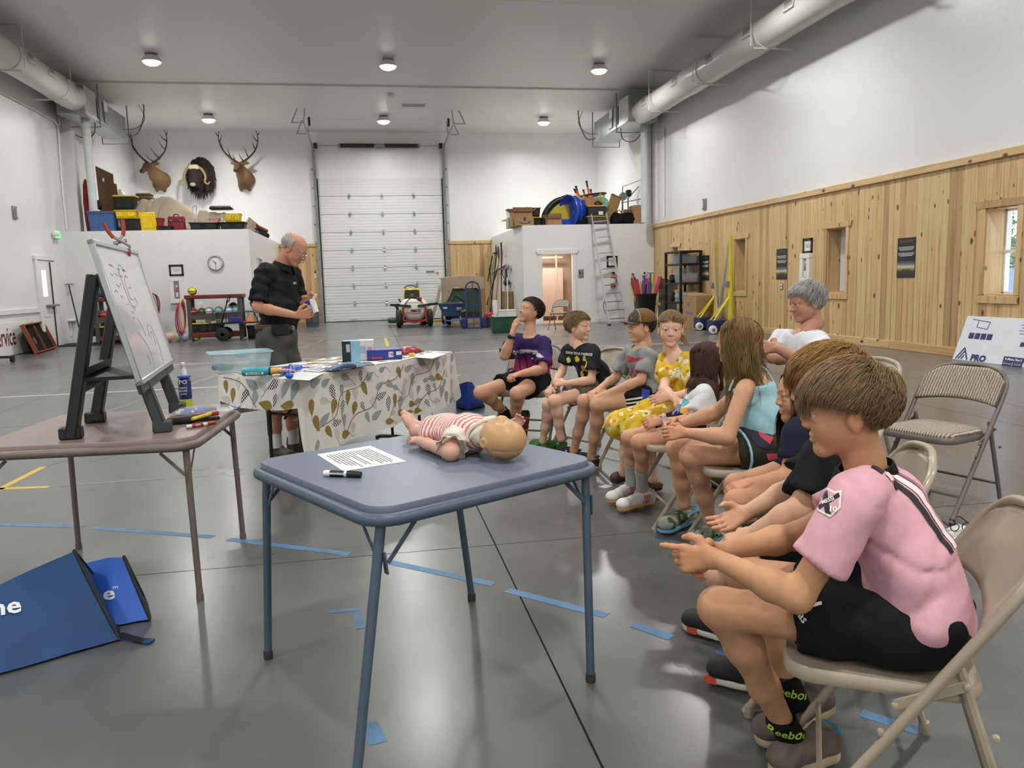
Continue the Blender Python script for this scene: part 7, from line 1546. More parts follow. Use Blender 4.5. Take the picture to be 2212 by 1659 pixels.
p=G(845,203,ZC);b=MB();b.lathe([(.10,0),(.10,-.05),(.06,-.09),(.0001,-.09)],p,14);b.build('smoke_detector',W_CEIL,label='small round smoke detector on the ceiling before the vent',cat='detector')
# ---------------------------------------------------------------- game heads on the back wall
ELK=mat('elk_hide','ffffff',attr='Col',rough=.9,var=.1,vs=30,bump=.3,bs=150);ANT=mat('antler_bone','4b3728',rough=.55,var=.25,vs=8);HORN=mat('musk_ox_horn','a08d6a',rough=.45,var=.2,vs=12)
def elk(label,px,py,turn):
 c=AY(px,py,YB-.02);t=thing('elk_mount',label,'trophy',tuple(c));R_=Matrix.Rotation(turn,3,'Z');f=lambda x,y,z:c+R_@V3(x,-y,z)
 g=Flesh();g.chain([f(.05,.0,-.12),f(.04,.28,.0),f(-.0,.5,.22)],[.30,.22,.155],.08);g.ell(f(.0,.1,-.30),(.2,.2,.16),k=.08)
 g.chain([f(0,.52,.27),f(-.02,.72,.2),f(-.03,.92,.08)],[.13,.11,.075],.05);g.ell(f(-.03,.94,.06),(.075,.06,.065),k=.03)
 for s in(-1,1):g.chain([f(s*.10,.5,.34),f(s*.22,.46,.37),f(s*.33,.44,.36)],[.04,.06,.012],.03,side=R_@V3(0,.3,.9),f=1.0);g.chain([f(s*.13,.05,-.35),f(s*.14,.02,-.47)],[.09,.06],.04)
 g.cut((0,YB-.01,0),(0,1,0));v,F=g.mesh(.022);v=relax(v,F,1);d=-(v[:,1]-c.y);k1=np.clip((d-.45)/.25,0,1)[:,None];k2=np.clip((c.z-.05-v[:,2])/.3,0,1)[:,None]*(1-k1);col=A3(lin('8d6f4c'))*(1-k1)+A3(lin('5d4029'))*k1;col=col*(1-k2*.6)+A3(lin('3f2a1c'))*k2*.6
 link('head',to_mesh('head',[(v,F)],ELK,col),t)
 for s in(-1,1):
  b=MB();b.sph(f(s*.085,.74,.26),.022,8,6);b.build('eye',PUPIL,t)
  b=MB();mb=smooth_pts([f(s*.06,.5,.38),f(s*.3,.42,.55),f(s*.55,.42,.82),f(s*.66,.46,1.15),f(s*.62,.5,1.45)],5);b.tube(mb,list(np.linspace(.042,.008,len(mb))),7)
  for i,e_ in((2,(s*.10,.9,.62)),(5,(s*.28,.85,.85)),(10,(s*.52,.72,1.05)),(14,(s*.50,.62,1.30)),(17,(s*.74,.5,1.42))):p_=mb[i];q_=f(*e_);b.tube(smooth_pts([p_,mix(p_,q_,.5)-V3(0,0,.04),q_],4),[.026,.024,.022,.019,.016,.013,.010,.007,.004],6)
  b.build('antler',ANT,t)
 b=MB();b.sph(f(-.03,1.0,.055),(.05,.03,.035),10,7);b.build('nose',PUPIL,t)
elk('elk head mount with tall antlers at the left end of the back wall',346,382,-.35);elk('elk head mount nearest the big door on the back wall',528,380,-.12)
c=AY(432,382,YB-.02);t=thing('musk_ox_mount','shaggy dark musk ox head mount with pale horn boss, between the two elk heads','trophy',tuple(c));g=Flesh();f=lambda x,y,z:c+V3(x,-y,z)
g.ell(f(.08,.1,.02),(.44,.32,.62),k=.05);g.ell(f(-.05,.42,-.02),(.26,.26,.36),k=.1);g.chain([f(-.06,.6,.05),f(-.08,.72,-.3)],[.17,.12],.08);g.cut((0,YB-.01,0),(0,1,0));v,F=g.mesh(.03,sines(random.Random(3),.05,26));link('head',to_mesh('head',[(relax(v,F,1),F)],mat('musk_ox_hide','2b2019',rough=.95,var=.3,vs=9,bump=.5,bs=60)),t)
rng=np.random.default_rng(5);b=MB();R0=random.Random(9)
for k in range(420):
 a=R0.uniform(0,2*PI);rr=R0.uniform(.75,1.02);p=f(.08+.44*rr*math.cos(a),.12+.25*R0.random(),.02+.62*rr*math.sin(a));e_=p+V3(.10*math.cos(a)*R0.random(),-.06,-.18-.1*R0.random());b.tube([p,mix(p,e_,.5)+V3(0,-.03,0),e_],[.014,.011,.003],3)
o=b.build('fur',mat('musk_ox_fur','33261d',rough=.8,island=.5),t);o['kind']='stuff'
for s in(-1,1):b=MB();P_=smooth_pts([f(-.05+s*.05,.66,.22),f(-.05+s*.22,.64,.18),f(-.05+s*.34,.62,-.05),f(-.05+s*.32,.66,-.25),f(-.05+s*.42,.72,-.33),f(-.05+s*.5,.74,-.25)],4);b.tube(P_,list(np.linspace(.09,.015,len(P_))),9,flat=.7);b.build('horn',HORN,t)
b=MB();b.sph(f(-.09,.84,-.36),(.10,.05,.06),12,8);b.build('muzzle',mat('pale_muzzle','a9997c',rough=.9),t);b=MB();b.box(f(-.05,.72,.23),(.34,.1,.16),bev=.04);b.build('horn_boss',mat('pale_horn_boss','c9bd9b',rough=.5,var=.2,vs=14),t)
# ---------------------------------------------------------------- loft stores
def tote(label,x,y,z,w_,l_,h_,body,lidm=None,rz=0.,name='storage_tote',group=None):
 t=thing(name,label,'tote',(x,y,z),rz,group);rows=[[(px*s,py*s,zz)for px,py in rrect(w_,l_,.05,3)]for s,zz in((.02,.0),(.86,.0),(.88,.02),(.97,h_*.86),(1.02,h_*.88),(1.02,h_*.93),(.96,h_*.93))]
 b=MB();b.sheet(rows,closed=True);b.build('tote_body',body,t,local=True)
 if lidm:
  b=MB();b.sheet([[(px*s,py*s,zz)for px,py in rrect(w_,l_,.05,3)]for s,zz in((.98,h_*.90),(1.05,h_*.91),(1.05,h_*.96),(.98,h_),(.84,h_*1.0),(.82,h_*.975),(.02,h_*.975))],closed=True);b.build('lid',lidm,t,local=True)
 for s in(-1,1):b=MB();b.box((s*w_*.5,0,h_*.8),(.03,l_*.3,.03));b.build('handle',body,t,local=True)
 for q in(-.25,.25):b=MB();b.box((q*w_,-l_*.47,h_*.45),(w_*.28,.012,h_*.5),Matrix.Rotation(-.0,3,'X'),bev=.004);b.build('rib',body,t,local=True)
 return t
BLUT=mat('denim_blue_plastic','41639a',rough=.45);PURL=mat('dusk_purple_plastic','4f4a78',rough=.45);REDT=mat('maroon_plastic','8a2338',rough=.45);PALEG=mat('pale_teal_plastic','a9c4bf',rough=.4)
def box_at(x0,x1,Y):a,c2=AY(x0,490,Y),AY(x1,490,Y);return(a.x+c2.x)/2,abs(c2.x-a.x)
x,w_=box_at(196,254,22.65);tote('blue lidded storage tote at the left end of the left loft',x,22.65,ZLL,w_,.5,.52,BLUT,PURL)
x,w_=box_at(262,311,22.65);tote('black tote with yellow lid on the left loft, under the yellow-lidded one on top',x,22.7,ZLL,w_*1.0,.48,.34,BLACKP,None);xt=x
x,w_=box_at(252,300,22.65);tote('yellow upturned tote lid and bin on top of the black tote, left loft',x,22.72,ZLL+.33,w_,.46,.22,YELLOWP,YELLOWP)
x,w_=box_at(250,299,23.4);tote('black tote with yellow lid highest in the left loft stack',x,23.5,ZLL+.60,w_*.95,.45,.42,BLACKP,YELLOWP);b=MB();b.box((x,23.5,ZLL+.30),(w_*.8,.4,.6),bev=.01);b.build('packing_crate',mat('pale_grey_carton','b9b8b4',rough=.7),label='pale grey crate holding up the highest black tote, left loft',cat='box')
a=AY(321,480,22.55);t=thing('tote_lid','yellow tote lid standing on edge on the left loft','lid',(a.x,22.5,ZLL));b=MB();b.box((a.x,22.5,ZLL+.24),(.40,.05,.48),Matrix.Rotation(.12,3,'X')@Matrix.Rotation(-.05,3,'Y'),bev=.02);b.build('panel',YELLOWP,t);b=MB();b.box((a.x,22.47,ZLL+.24),(.28,.03,.34),Matrix.Rotation(.12,3,'X'),bev=.01);b.build('raised_panel',YELLOWP,t)
x,w_=box_at(331,353,23.1);tote('maroon storage tote on the left loft behind the yellow lid',x,23.1,ZLL,.36,.4,.40,REDT,None)
x,w_=box_at(327,346,23.6);tote('pale teal tote behind the maroon tote, left loft',x,23.7,ZLL+.1,.42,.4,.45,PALEG,PALEG)
b=MB();q=AY(315,460,23.4);t=thing('keyboard','grey keyboard case lying behind the yellow lid, left loft','keyboard',(q.x,23.4,ZLL+.3));b.box((q.x,23.4,ZLL+.36),(.5,.25,.10),bev=.01);b.build('case',GREYM,t);b=MB()
for k in range(8):b.box((q.x-.2+.055*k,23.27,ZLL+.38),(.04,.01,.05))
b.build('keys',WHITEP,t)
q=AY(382,483,22.6);t=thing('suitcase','dark red hard suitcase standing on the left loft','suitcase',(q.x,22.6,ZLL));b=MB();b.box((q.x,22.6,ZLL+.19),(.42,.18,.36),bev=.03);b.build('shell',mat('dark_red_vinyl','7a1728',rough=.45),t);b=MB();b.tube(smooth_pts([(q.x-.06,22.58,ZLL+.37),(q.x-.05,22.58,ZLL+.42),(q.x+.05,22.58,ZLL+.42),(q.x+.06,22.58,ZLL+.37)],4),.012,6);b.build('handle',INKK,t);b=MB();b.box((q.x,22.505,ZLL+.25),(.40,.012,.012));b.build('seam',INKK,t)
for s in(-1,1):b=MB();b.box((q.x+s*.12,22.50,ZLL+.26),(.04,.015,.03));b.build('latch',STEEL,t)
q=AY(357,490,22.5);tote('small black tray on the left loft before the maroon tote',q.x,22.5,ZLL,.40,.3,.12,BLACKP,None)
for x0,x1,lab in((412,475,'long flat black tote on the left loft below the pink basket'),(477,533,'long flat black tote under the yellow crate at the right of the left loft')):x,w_=box_at(x0,x1,22.6);tote(lab,x,22.6,ZLL,w_,.5,.20,BLACKP,BLACKP)
q=AY(464,478,22.6);tote('small pink basket on the long black tote, left loft',q.x,22.6,ZLL+.2,.28,.2,.11,mat('pink_plastic','cf7f83',rough=.5),None,name='basket')
q=AY(505,476,22.6);t=tote('yellow lattice crate on the black tote at the right of the left loft',q.x,22.6,ZLL+.2,.42,.3,.24,YELLOWP,None,name='crate')
for k in range(5):
 for z_ in(0,1):b=MB();b.bar((q.x-.17+.08*k,22.45,ZLL+.24),(q.x-.17+.08*k+(.08 if z_ else-.08),22.45,ZLL+.38),.008,.008);b.build('lattice_bar',mat('deep_yellow_plastic','b9980f',rough=.5),t)
q=AY(480,475,22.55);t=thing('bottle','clear bottle beside the yellow crate, left loft','bottle',(q.x,22.55,ZLL+.2));b=MB();b.lathe([(.03,0),(.035,.02),(.035,.12),(.012,.16),(.012,.19)],(q.x,22.55,ZLL+.2),10);b.build('bottle_body',CLEAR,t);b=MB();b.lathe([(.014,.19),(.014,.215),(.0001,.215)],(q.x,22.55,ZLL+.2),8);b.build('cap',WHITEP,t)
TARP=mat('canvas_drop_cloth','a3947d',rough=.9,var=.06,vs=6,bump=.1,bs=90)
def tarp(label,x0,x1,y0,y1,z,prof,m=TARP,seed=1,fold=.16):
 t=thing('drop_cloth',label,'cloth',((x0+x1)/2,(y0+y1)/2,z));rng=random.Random(seed);rows=[];nx,ny=44,16
 for i in range(nx+1):
  u_=i/nx;r=[]
  for j in range(ny+1):
   v_=j/ny;hgt=np.interp(u_,[p[0]for p in prof],[p[1]for p in prof]);ed=min(1,v_*2.6)
   fl=noise.noise(V3(u_*9+seed,v_*1.4,0))*fold+noise.noise(V3(u_*22,v_*2,seed))*fold*.5
   r.append(V3(x0+(x1-x0)*u_+fl*.3*(1-ed),y0+(y1-y0)*v_-.12*(1-ed)+fl*(1-ed)*1.2,z+hgt*(ed**.55)+fl*.5*ed))
  rows.append(r)
 b=MB();b.sheet(rows);o=b.build('cloth',m,t);solidify(o,.01,1);return t
def lx(px,Y=23.6):return AY(px,480,Y).x
tarp('tan canvas drop cloth over a high pile in the middle of the left loft',lx(300),lx(424),23.0,25.4,ZLL,[(0,.95),(.5,1.0),(.62,.9),(.85,.5),(1,.22)],seed=2)
tarp('tan canvas drop cloth over the lower pile right of the chrome cart, left loft',lx(416),lx(512),23.2,25.2,ZLL,[(0,.3),(.12,.6),(.45,.62),(.8,.5),(1,.1)],seed=5)
tarp('tan canvas bundled over the edge at the right end of the left loft',lx(533,24.2),XLL-.05,23.2,25.6,ZLL,[(0,.3),(.35,.42),(.7,.3),(1,.05)],seed=8,fold=.14)
q=AY(308,425,24.6);t=thing('folded_canvas','folded brown canvas on top of the high drop cloth, left loft','canvas',(q.x,24.6,ZLL+1.0));b=MB();b.box((q.x,24.5,ZLL+1.06),(.62,.5,.14),bev=.06);b.build('fold',mat('brown_canvas','75664f',rough=.9,var=.15),t);b=MB();b.box((q.x+.1,24.45,ZLL+1.15),(.4,.4,.06),bev=.025);b.build('fold',mat('brown_canvas','75664f'),t)
q=AY(478,448,24.0);t=thing('black_tray','flat black tray resting on the right-hand drop cloth, left loft','tray',(q.x,24.0,ZLL+.62));b=MB();b.box((q.x,24.0,ZLL+.70),(.62,.4,.07),bev=.03);b.build('tray',BLACKP,t);b=MB();b.tube([(q.x-.28,23.83,ZLL+.75),(q.x+.28,23.83,ZLL+.75)],.012,5);b.build('rim',DARKM,t)
q=AY(421,480,22.9);t=thing('hand_cart','small chrome folding luggage cart on the left loft','cart',(q.x,22.9,ZLL));b=MB()
for s in(-1,1):b.tube([(q.x+s*.06,22.85,ZLL+.02),(q.x+s*.05,22.95,ZLL+.55)],.010,6)
b.tube(smooth_pts([(q.x-.05,22.95,ZLL+.55),(q.x-.03,22.95,ZLL+.66),(q.x+.06,22.95,ZLL+.68),(q.x+.05,22.95,ZLL+.55)],4),.011,6);b.build('frame',STEEL,t);b=MB();b.box((q.x,22.8,ZLL+.02),(.22,.2,.015));b.build('base_plate',STEEL,t)
for s in(-1,1):b=MB();b.lathe([(.05,-.015),(.05,.015)],(q.x+s*.1,22.9,ZLL+.05),12,R=Matrix.Rotation(PI/2,3,'Y'));b.build('wheel',RUBK,t)
q=AY(200,400,23.6);t=thing('hardboard_panel','tall brown hardboard panel leaning behind the vent pipe, left loft','panel',(-6.95,23.6,ZLL));b=MB();b.add([V3(x_,y_,z_)for x_,y_,z_ in((-7.35,24.2,ZLL),(-6.62,23.5,ZLL),(-6.72,23.6,ZLL+1.35),(-6.80,23.65,ZLL+1.38),(-6.80,23.65,ZLL+1.62),(-7.35,24.1,ZLL+1.9))]+[V3(x_+.02,y_+.02,z_)for x_,y_,z_ in((-7.35,24.2,ZLL),(-6.62,23.5,ZLL),(-6.72,23.6,ZLL+1.35),(-6.80,23.65,ZLL+1.38),(-6.80,23.65,ZLL+1.62),(-7.35,24.1,ZLL+1.9))],[tuple(range(6)),tuple(range(6,12))]+[(i,(i+1)%6,6+(i+1)%6,6+i)for i in range(6)]);b.build('panel',mat('brown_hardboard','6d4a2e',rough=.7),t);b=MB();b.box((-7.1,23.86,ZLL+1.5),(.05,.01,.09));b.build('sticker',PAPER,t)
t=thing('banner','rolled red and white banner beside the vent pipe, left loft','banner',(-7.3,22.9,ZLL));b=MB();b.lathe([(.06,0),(.09,.3),(.10,.8),(.07,1.25),(.02,1.4)],(-7.28,22.95,ZLL),10);b.build('red_cloth',mat('red_cloth','8d2a34',rough=.9),t);b=MB();b.lathe([(.05,0),(.06,.6),(.02,1.3)],(-7.18,22.9,ZLL),8);b.build('white_cloth',WHITEK,t)
q=AY(219,470,23.0);t=thing('scrub_brush','long-handled black brush standing at the left of the left loft','brush',(q.x,23.0,ZLL));b=MB();b.tube([(q.x,23.0,ZLL),(q.x-.03,23.05,ZLL+.62)],.013,6);b.build('handle',STEEL,t);b=MB();b.box((q.x-.03,23.03,ZLL+.74),(.13,.09,.26),bev=.04);b.build('brush_head',BLACKP,t)
q=AY(232,470,23.2);t=thing('walker','folded grey walker frame on the left loft beside the brush','walker',(q.x,23.2,ZLL));
for s in(-1,0,1):b=MB();b.tube(smooth_pts([(q.x+s*.08-.03,23.2+s*.04,ZLL),(q.x+s*.08-.03,23.2+s*.04,ZLL+.5),(q.x+s*.08+.02,23.2,ZLL+.56),(q.x+s*.08+.08,23.2,ZLL+.5),(q.x+s*.08+.08,23.2,ZLL)],4),.013,6);b.build('tube_frame',GREYM,t)
b=MB();b.box((q.x,23.17,ZLL+.3),(.2,.03,.22),bev=.01);b.build('seat_sling',INKK,t)
q=AY(263,425,25.0);t=thing('jug','white plastic jug behind the highest black tote, left loft','jug',(q.x,25.0,ZLL+.9));b=MB();b.lathe([(.16,0),(.17,.05),(.17,.3),(.06,.42),(.06,.47)],(q.x-.02,25.0,ZLL+.9),14);b.build('jug_body',WHITEP,t);b=MB();b.box((q.x-.02,25.0,ZLL+.45),(.5,.5,.9),bev=.02);b.build('stand_box',mat('pale_grey_carton','b9b8b4'),label='pale carton holding up the white jug, left loft',cat='box')
q=AY(590,508,24.6);t=thing('camp_chair','rolled black and red camp chair at the right edge of the left loft','chair',(-3.4,25.6,ZLL));b=MB();b.tube([(-3.3,24.2,ZLL+.10),(-3.2,26.6,ZLL+.08)],.10,10);b.build('black_roll',BLACKC,t);b=MB();b.tube([(-3.22,24.6,ZLL+.24),(-3.16,26.4,ZLL+.22)],.055,8);b.build('red_strap',mat('red_cloth','8d2a34'),t)
# right loft
def rl(px,Y=23.55):return AY(px,480,Y).x
def rbox(label,x0,x1,Y,h_,l_=.4,m=CARD,z=0.,rz=0.,openf=False,name='cardboard_box',extra=()):
 xa,xb=rl(x0,Y),rl(x1,Y);w_=xb-xa;t=thing(name,label,'box',((xa+xb)/2,Y+l_/2,ZLR+z),rz);b=MB()
 if openf:
  for s in(-1,1):b.box((s*w_/2,0,h_/2),(.008,l_,h_));b.box((0,s*l_/2,h_/2),(w_,.008,h_))
  b.box((0,0,.004),(w_,l_,.008));b.build('carton',m,t,local=True)
  for s in(-1,1):
   q=MB();q.box((s*(w_/2+.07),0,h_+.05),(.15,l_,.006),Matrix.Rotation(s*-.6,3,'Y'));q.build('flap',m,t,local=True);q=MB();q.box((0,s*(l_/2+.03),h_+.06),(w_,.006,.14),Matrix.Rotation(s*.4,3,'X'));q.build('flap',CARDD,t,local=True)
 else:
  b.box((0,0,h_/2),(w_,l_,h_),bev=.004);b.build('carton',m,t,local=True);q=MB();q.box((0,0,h_+.001),(.05,l_*.99,.003));q.build('tape',mat('packing_tape','8f7347',rough=.3),t,local=True)
 for nm,c2,d2,m2 in extra:q=MB();q.box((c2[0]*w_,-l_/2-.003,c2[1]*h_),(d2[0],.005,d2[1]));q.build(nm,m2,t,local=True)
 return t,w_
p=V3(4.66,25.6,ZLR);t=carton('copy_paper_box','white box with blue lid and lettering on the corner edge of the right loft',(4.85,25.5,ZLR),(.42,.55,.30),0,WHITEP,faces=[('blue_band',(0,-.278,.26),(.42,.004,.05),NVB)]);lettering('SPICE',.11,frame(V3(4.83,25.22,ZLR+.12),(1,0,0),(0,0,1)),NVB,t,bold=.003)
b=MB();b.box((4.78,25.5,ZLR+.315),(.95,.5,.03));b.build('plank',PINE,label='short pine plank across the white box on the right loft',cat='plank')
t=thing('plastic_bag','bulging green plastic bag on the plank, right loft','bag',(4.95,25.5,ZLR+.33));g=Flesh();g.ell((5.0,25.5,ZLR+.46),(.26,.2,.18),k=.1);g.ell((5.12,25.5,ZLR+.62),(.10,.1,.12),k=.12);v,F=g.mesh(.02,sines(random.Random(5),.05,22));link('bag',to_mesh('bag',[(v,F)],mat('green_film','2c8a58',rough=.3,var=.15)),t)
for k,(dy,c2)in enumerate(((-.9,'a9a58f'),(-.5,'25367a'),(-1.2,'bdb6a0'))):
 b=MB();b.box((4.68+.02*k,25.1+dy*.8,ZLR+.07+.02*k),(.22,.55,.05),Matrix.Rotation(.25,3,'X'));b.build('folded_board',mat('panel_'+c2,c2,rough=.6),label=('pale folded panel lying nearest the corner edge of the right loft','dark blue folded panel at the corner edge of the right loft','cream flat panel sticking out over the corner edge of the right loft')[k],cat='panel')
x,w_=rl(1112,24.6),.52;clear_bin('clear lidded bin behind the open carton, right loft',(x,24.6,ZLR+.32),(.52,.4,.26),0,mat('white_lid','e6e6e4',rough=.4));b=MB();b.box((x,24.6,ZLR+.16),(.5,.4,.32),bev=.01);b.build('storage_box',mat('pale_grey_carton','b9b8b4'),label='pale box under the clear lidded bin, right loft',cat='box')
rbox('large open cardboard carton with flaps at the corner of the right loft',1108,1150,23.75,.44,.5,openf=True)
t,w_=rbox('small cardboard carton with smile-arrow print at the front of the right loft',1115,1153,23.36,.26,.3,extra=[('tape_square',(0,.72),(.06,.09),mat('black_tape','2a2c30',rough=.4))])
b=MB();b.tube(smooth_pts([V3(-.16,-.156,.10),V3(-.08,-.156,.06),V3(.06,-.156,.06),V3(.15,-.156,.095)],5),.008,4);b.tube([V3(.10,-.156,.105),V3(.16,-.156,.105),V3(.15,-.156,.06)],.007,4);o=b.build('smile_arrow',mat('dark_brown_print','2d2219',rough=.7),t,local=True)
tote('black tote with yellow lid, upper of two behind the cartons, right loft',rl(1150,24.2),24.3,ZLR+.30,.50,.45,.30,BLACKP,YELLOWP);tote('black tote with yellow lid, lower of two behind the cartons, right loft',rl(1152,24.2),24.3,ZLR,.50,.45,.30,BLACKP,YELLOWP)
rbox('small open cardboard carton before the yellow disc, right loft',1184,1213,23.5,.22,.35,openf=True)
cx_=rl(1230,24.3);cz=ZLR+.05;t=thing('snow_tube','large round yellow and black inflatable tube standing on the right loft','tube',(cx_,24.3,cz));Rr=Matrix.Rotation(PI/2,3,'X')
b=MB();b.lathe([(.0001,.05),(.4,.06),(.72,.05),(.74,-.05),(.0001,-.05)],(cx_,24.3,cz),40,R=Rr);b.build('yellow_centre',mat('yellow_vinyl','d1b92c',rough=.4),t)
for a0,a1,m_,nm in((PI*.55,PI*1.02,mat('black_vinyl','1c1c1e',rough=.4),'black_rim'),(0,PI*.55,mat('yellow_vinyl','d1b92c'),'yellow_rim')):
 b=MB();b.tube(arc((cx_,24.3,cz),.84,a0,a1,24),.10,10);b.build(nm,m_,t)
BLUP=mat('bright_blue_plastic','1f4fc4',rough=.3,var=.08,vs=5,coat=.2)
def pool(label,x,y,r,tilt,z=0):
 t=thing('wading_pool',label,'pool',(x,y,ZLR+z));R_=Matrix.Rotation(tilt,3,'Z')@Matrix.Rotation(-PI/2-.06,3,'Y');c=V3(x,y,ZLR+r*1.0)
 b=MB();b.lathe([(.0001,0),(r*.82,0),(r*.86,.03),(r*.93,.15),(r*.95,.16),(r*.98,.26),(r*1.03,.27),(r*1.03,.25)],c,36,R=R_,caps=False);o=b.build('basin',BLUP,t);solidify(o,.012);b=MB();b.tube([c+R_@V3(r*1.02*math.cos(a),r*1.02*math.sin(a),.265)for a in np.linspace(0,2*PI,37)[:-1]],.02,6,closed=True);b.build('rim',BLUP,t)
pool('bright blue wading pool standing on edge, front of the nested pair on the right loft',rl(1240,23.7)+.12,23.95,.47,.36);pool('bright blue wading pool nested behind the front one, right loft',rl(1250,23.7)+.14,24.05,.46,.36)
t=thing('garment_bag','black bag hanging beside the blue pools, right loft','bag',(rl(1264),23.7,ZLR));g=Flesh();g.chain([(rl(1268),23.8,ZLR+.55),(rl(1262),23.7,ZLR+.1)],[.08,.14],.05);v,F=g.mesh(.02,sines(random.Random(6),.03,30));link('bag',to_mesh('bag',[(v,F)],BLACKC),t)
xc=rl(1284,24.5);t=thing('mini_trampoline','folding basket frame with black ring and yellow sleeves at the back of the right loft','frame',(xc,24.6,ZLR));b=MB();b.tube([(xc+.40*math.cos(a),24.6+.4*math.sin(a),ZLR+1.0+.04*math.cos(a))for a in np.linspace(0,2*PI,29)[:-1]],.03,8,closed=True);b.build('ring',BLACKP,t)
for a in(.3,1.4,2.7,3.6,5.0):b=MB();b.tube([(xc+.40*math.cos(a),24.6+.4*math.sin(a),ZLR+1.02),(xc+.36*math.cos(a),24.6+.36*math.sin(a),ZLR+.6)],.035,8);b.build('sleeve',mat('amber_foam','d9a62c',rough=.7),t);b=MB();b.tube([(xc+.36*math.cos(a),24.6+.36*math.sin(a),ZLR+.6),(xc+.34*math.cos(a),24.6+.34*math.sin(a),ZLR)],.015,6);b.build('post',DARKM,t)
rbox('cardboard carton inside the black ring frame, right loft',1270,1298,24.5,.92,.35)
for k,(x0,y0,x1,y1,c2)in enumerate(((1244,403,1252,428,'e8613a'),(1241,409,1250,432,'d9e04a'),(1267,392,1273,424,'f07a70'),(1260,411,1265,428,'e8613a'),(1276,410,1278,428,'e8613a'))):
 p0,p1=AY(x0,y0,24.9),AY(x1,y1,24.7);t=thing('toy_foil',('orange foam-tipped stick leaning left behind the blue pools','lime foam-tipped stick leaning left, lower of the left pair','tall coral stick standing highest on the right loft','short orange stick left of the tall coral one','short orange stick right of the tall coral one')[k],'stick',tuple(p1));m_=mix(p0,p1,.4);b=MB();b.tube([m_,p1+(p1-m_)*.8],.035,7);b.build('foam_sleeve',mat('foam_'+c2,c2,rough=.6),t);b=MB();b.tube([p0,m_],.03,7);b.lathe([(.04,-.02),(.04,.02)],p0,8);b.build('grip',BLACKP,t)
x=rl(1288,23.6);tote('dark olive tote at the top of the ladder, lower of two',x,23.65,ZLR,.62,.4,.26,mat('dark_olive_plastic','4a4a3c',rough=.5),YELLOWP);tote('black tote with yellow lid at the top of the ladder',x,23.65,ZLR+.25,.60,.42,.32,mat('charcoal_plastic','2a2c2b',rough=.45),YELLOWP);b=MB();b.box((x+.1,23.43,ZLR+.34),(.14,.01,.1));b.build('paper_label',PAPER,label='white paper label on the black tote at the ladder top',cat='label')
rbox('small cardboard carton on the black tote at the ladder top',1266,1301,23.55,.22,.3,z=.58);t=thing('plastic_bag','translucent teal plastic bag behind the small carton at the ladder top','bag',(rl(1300,24.),24.1,ZLR+.3));g=Flesh();g.ell((rl(1298,24.),24.1,ZLR+.55),(.30,.25,.36),k=.1);v,F=g.mesh(.025,sines(random.Random(4),.06,20));link('bag',to_mesh('bag',[(v,F)],mat('teal_film','7fb8a8',rough=.3,var=.25,vs=6)),t)
b=MB();b.tube(smooth_pts([V3(rl(1284),23.5,ZLR+.62),V3(rl(1290),23.45,ZLR+.68),V3(rl(1300),23.5,ZLR+.61)],5),.03,6);b.build('black_strap',INKK,label='tangled black strap on the carton at the ladder top',cat='strap')
p0,p1=V3(rl(1318),23.9,ZLR),V3(rl(1346),24.2,ZLR+.92);t=thing('long_carton','long flat cardboard carton leaning on the right loft','box',tuple(p0));u=(p1-p0).normalized();R_=Matrix((u,V3(0,1,0),u.cross(V3(0,1,0)))).transposed();b=MB();b.box((p0+p1)/2,((p1-p0).length,.12,.34),R_,bev=.01);b.build('carton',CARD,t);b=MB();b.box(p1-u*.02,(.06,.125,.345),R_);b.build('tape_end',CARDD,t)
rbox('low cardboard carton behind the long leaning one, right loft',1304,1330,24.3,.36,.4)
for k,(x0,x1,lab)in enumerate(((1323,1350,'black duffel bag on the right loft, left of two'),(1346,1372,'black duffel bag on the right loft, right of two'))):
 xa,xb=rl(x0),rl(x1);t=thing('duffel_bag',lab,'bag',((xa+xb)/2,23.65,ZLR));g=Flesh();g.cone((xa+.14,23.7,ZLR+.16),(xb-.14,23.7,ZLR+.16),.17,.17,.05);g.cone((xa+.14,23.7,ZLR+.26),(xb-.14,23.7,ZLR+.25),.12,.12,.05);g.cut((0,0,ZLR),(0,0,-1));v,F=g.mesh(.018,sines(random.Random(k),.03,28));link('bag',to_mesh('bag',[(v,F)],BLACKC),t);b=MB();b.tube(smooth_pts([(xa+.1,23.55,ZLR+.33),((xa+xb)/2,23.5,ZLR+.42),(xb-.1,23.55,ZLR+.33)],4),.014,5);b.build('handle',INKK,t)
rbox('small brown carton behind the black duffels, right loft',1348,1366,24.3,.52,.3)
t,w_=rbox('tall cardboard carton with a picture label at the right of the right loft',1369,1407,23.6,.58,.45,extra=[('picture_label',(.18,.25),(.22,.16),mat('cream_label','d9d9c4',rough=.6)),('label_picture',(.18,.22),(.17,.07),mat('sage_print','7d8a78',rough=.6))])
t=thing('work_lamp','black work lamp on a thin stand at the back of the right loft','lamp',(rl(1357,25),25,ZLR));x=rl(1357,25);b=MB();b.tube([(x,25,ZLR),(x,25,ZLR+.95)],.02,6);b.build('stand',DARKM,t);b=MB();b.box((x,24.95,ZLR+1.08),(.18,.14,.22),bev=.03);b.build('lamp_head',BLACKP,t)
t=thing('grey_fan','small grey machine head behind the long carton, right loft','fan',(rl(1344,25),25,ZLR));x=rl(1345,25);b=MB();b.tube([(x,25,ZLR),(x,25,ZLR+.85)],.03,6);b.build('stand',GREYM,t);b=MB();b.lathe([(.05,-.08),(.13,-.06),(.13,.06),(.05,.08)],(x,24.95,ZLR+.98),12,R=Matrix.Rotation(PI/2,3,'X'));b.build('fan_head',GREYM,t)
t=thing('pipe_rack','thin grey pipe rack standing against the corner of the right loft','rack',(8.35,24.2,ZLR));b=MB()
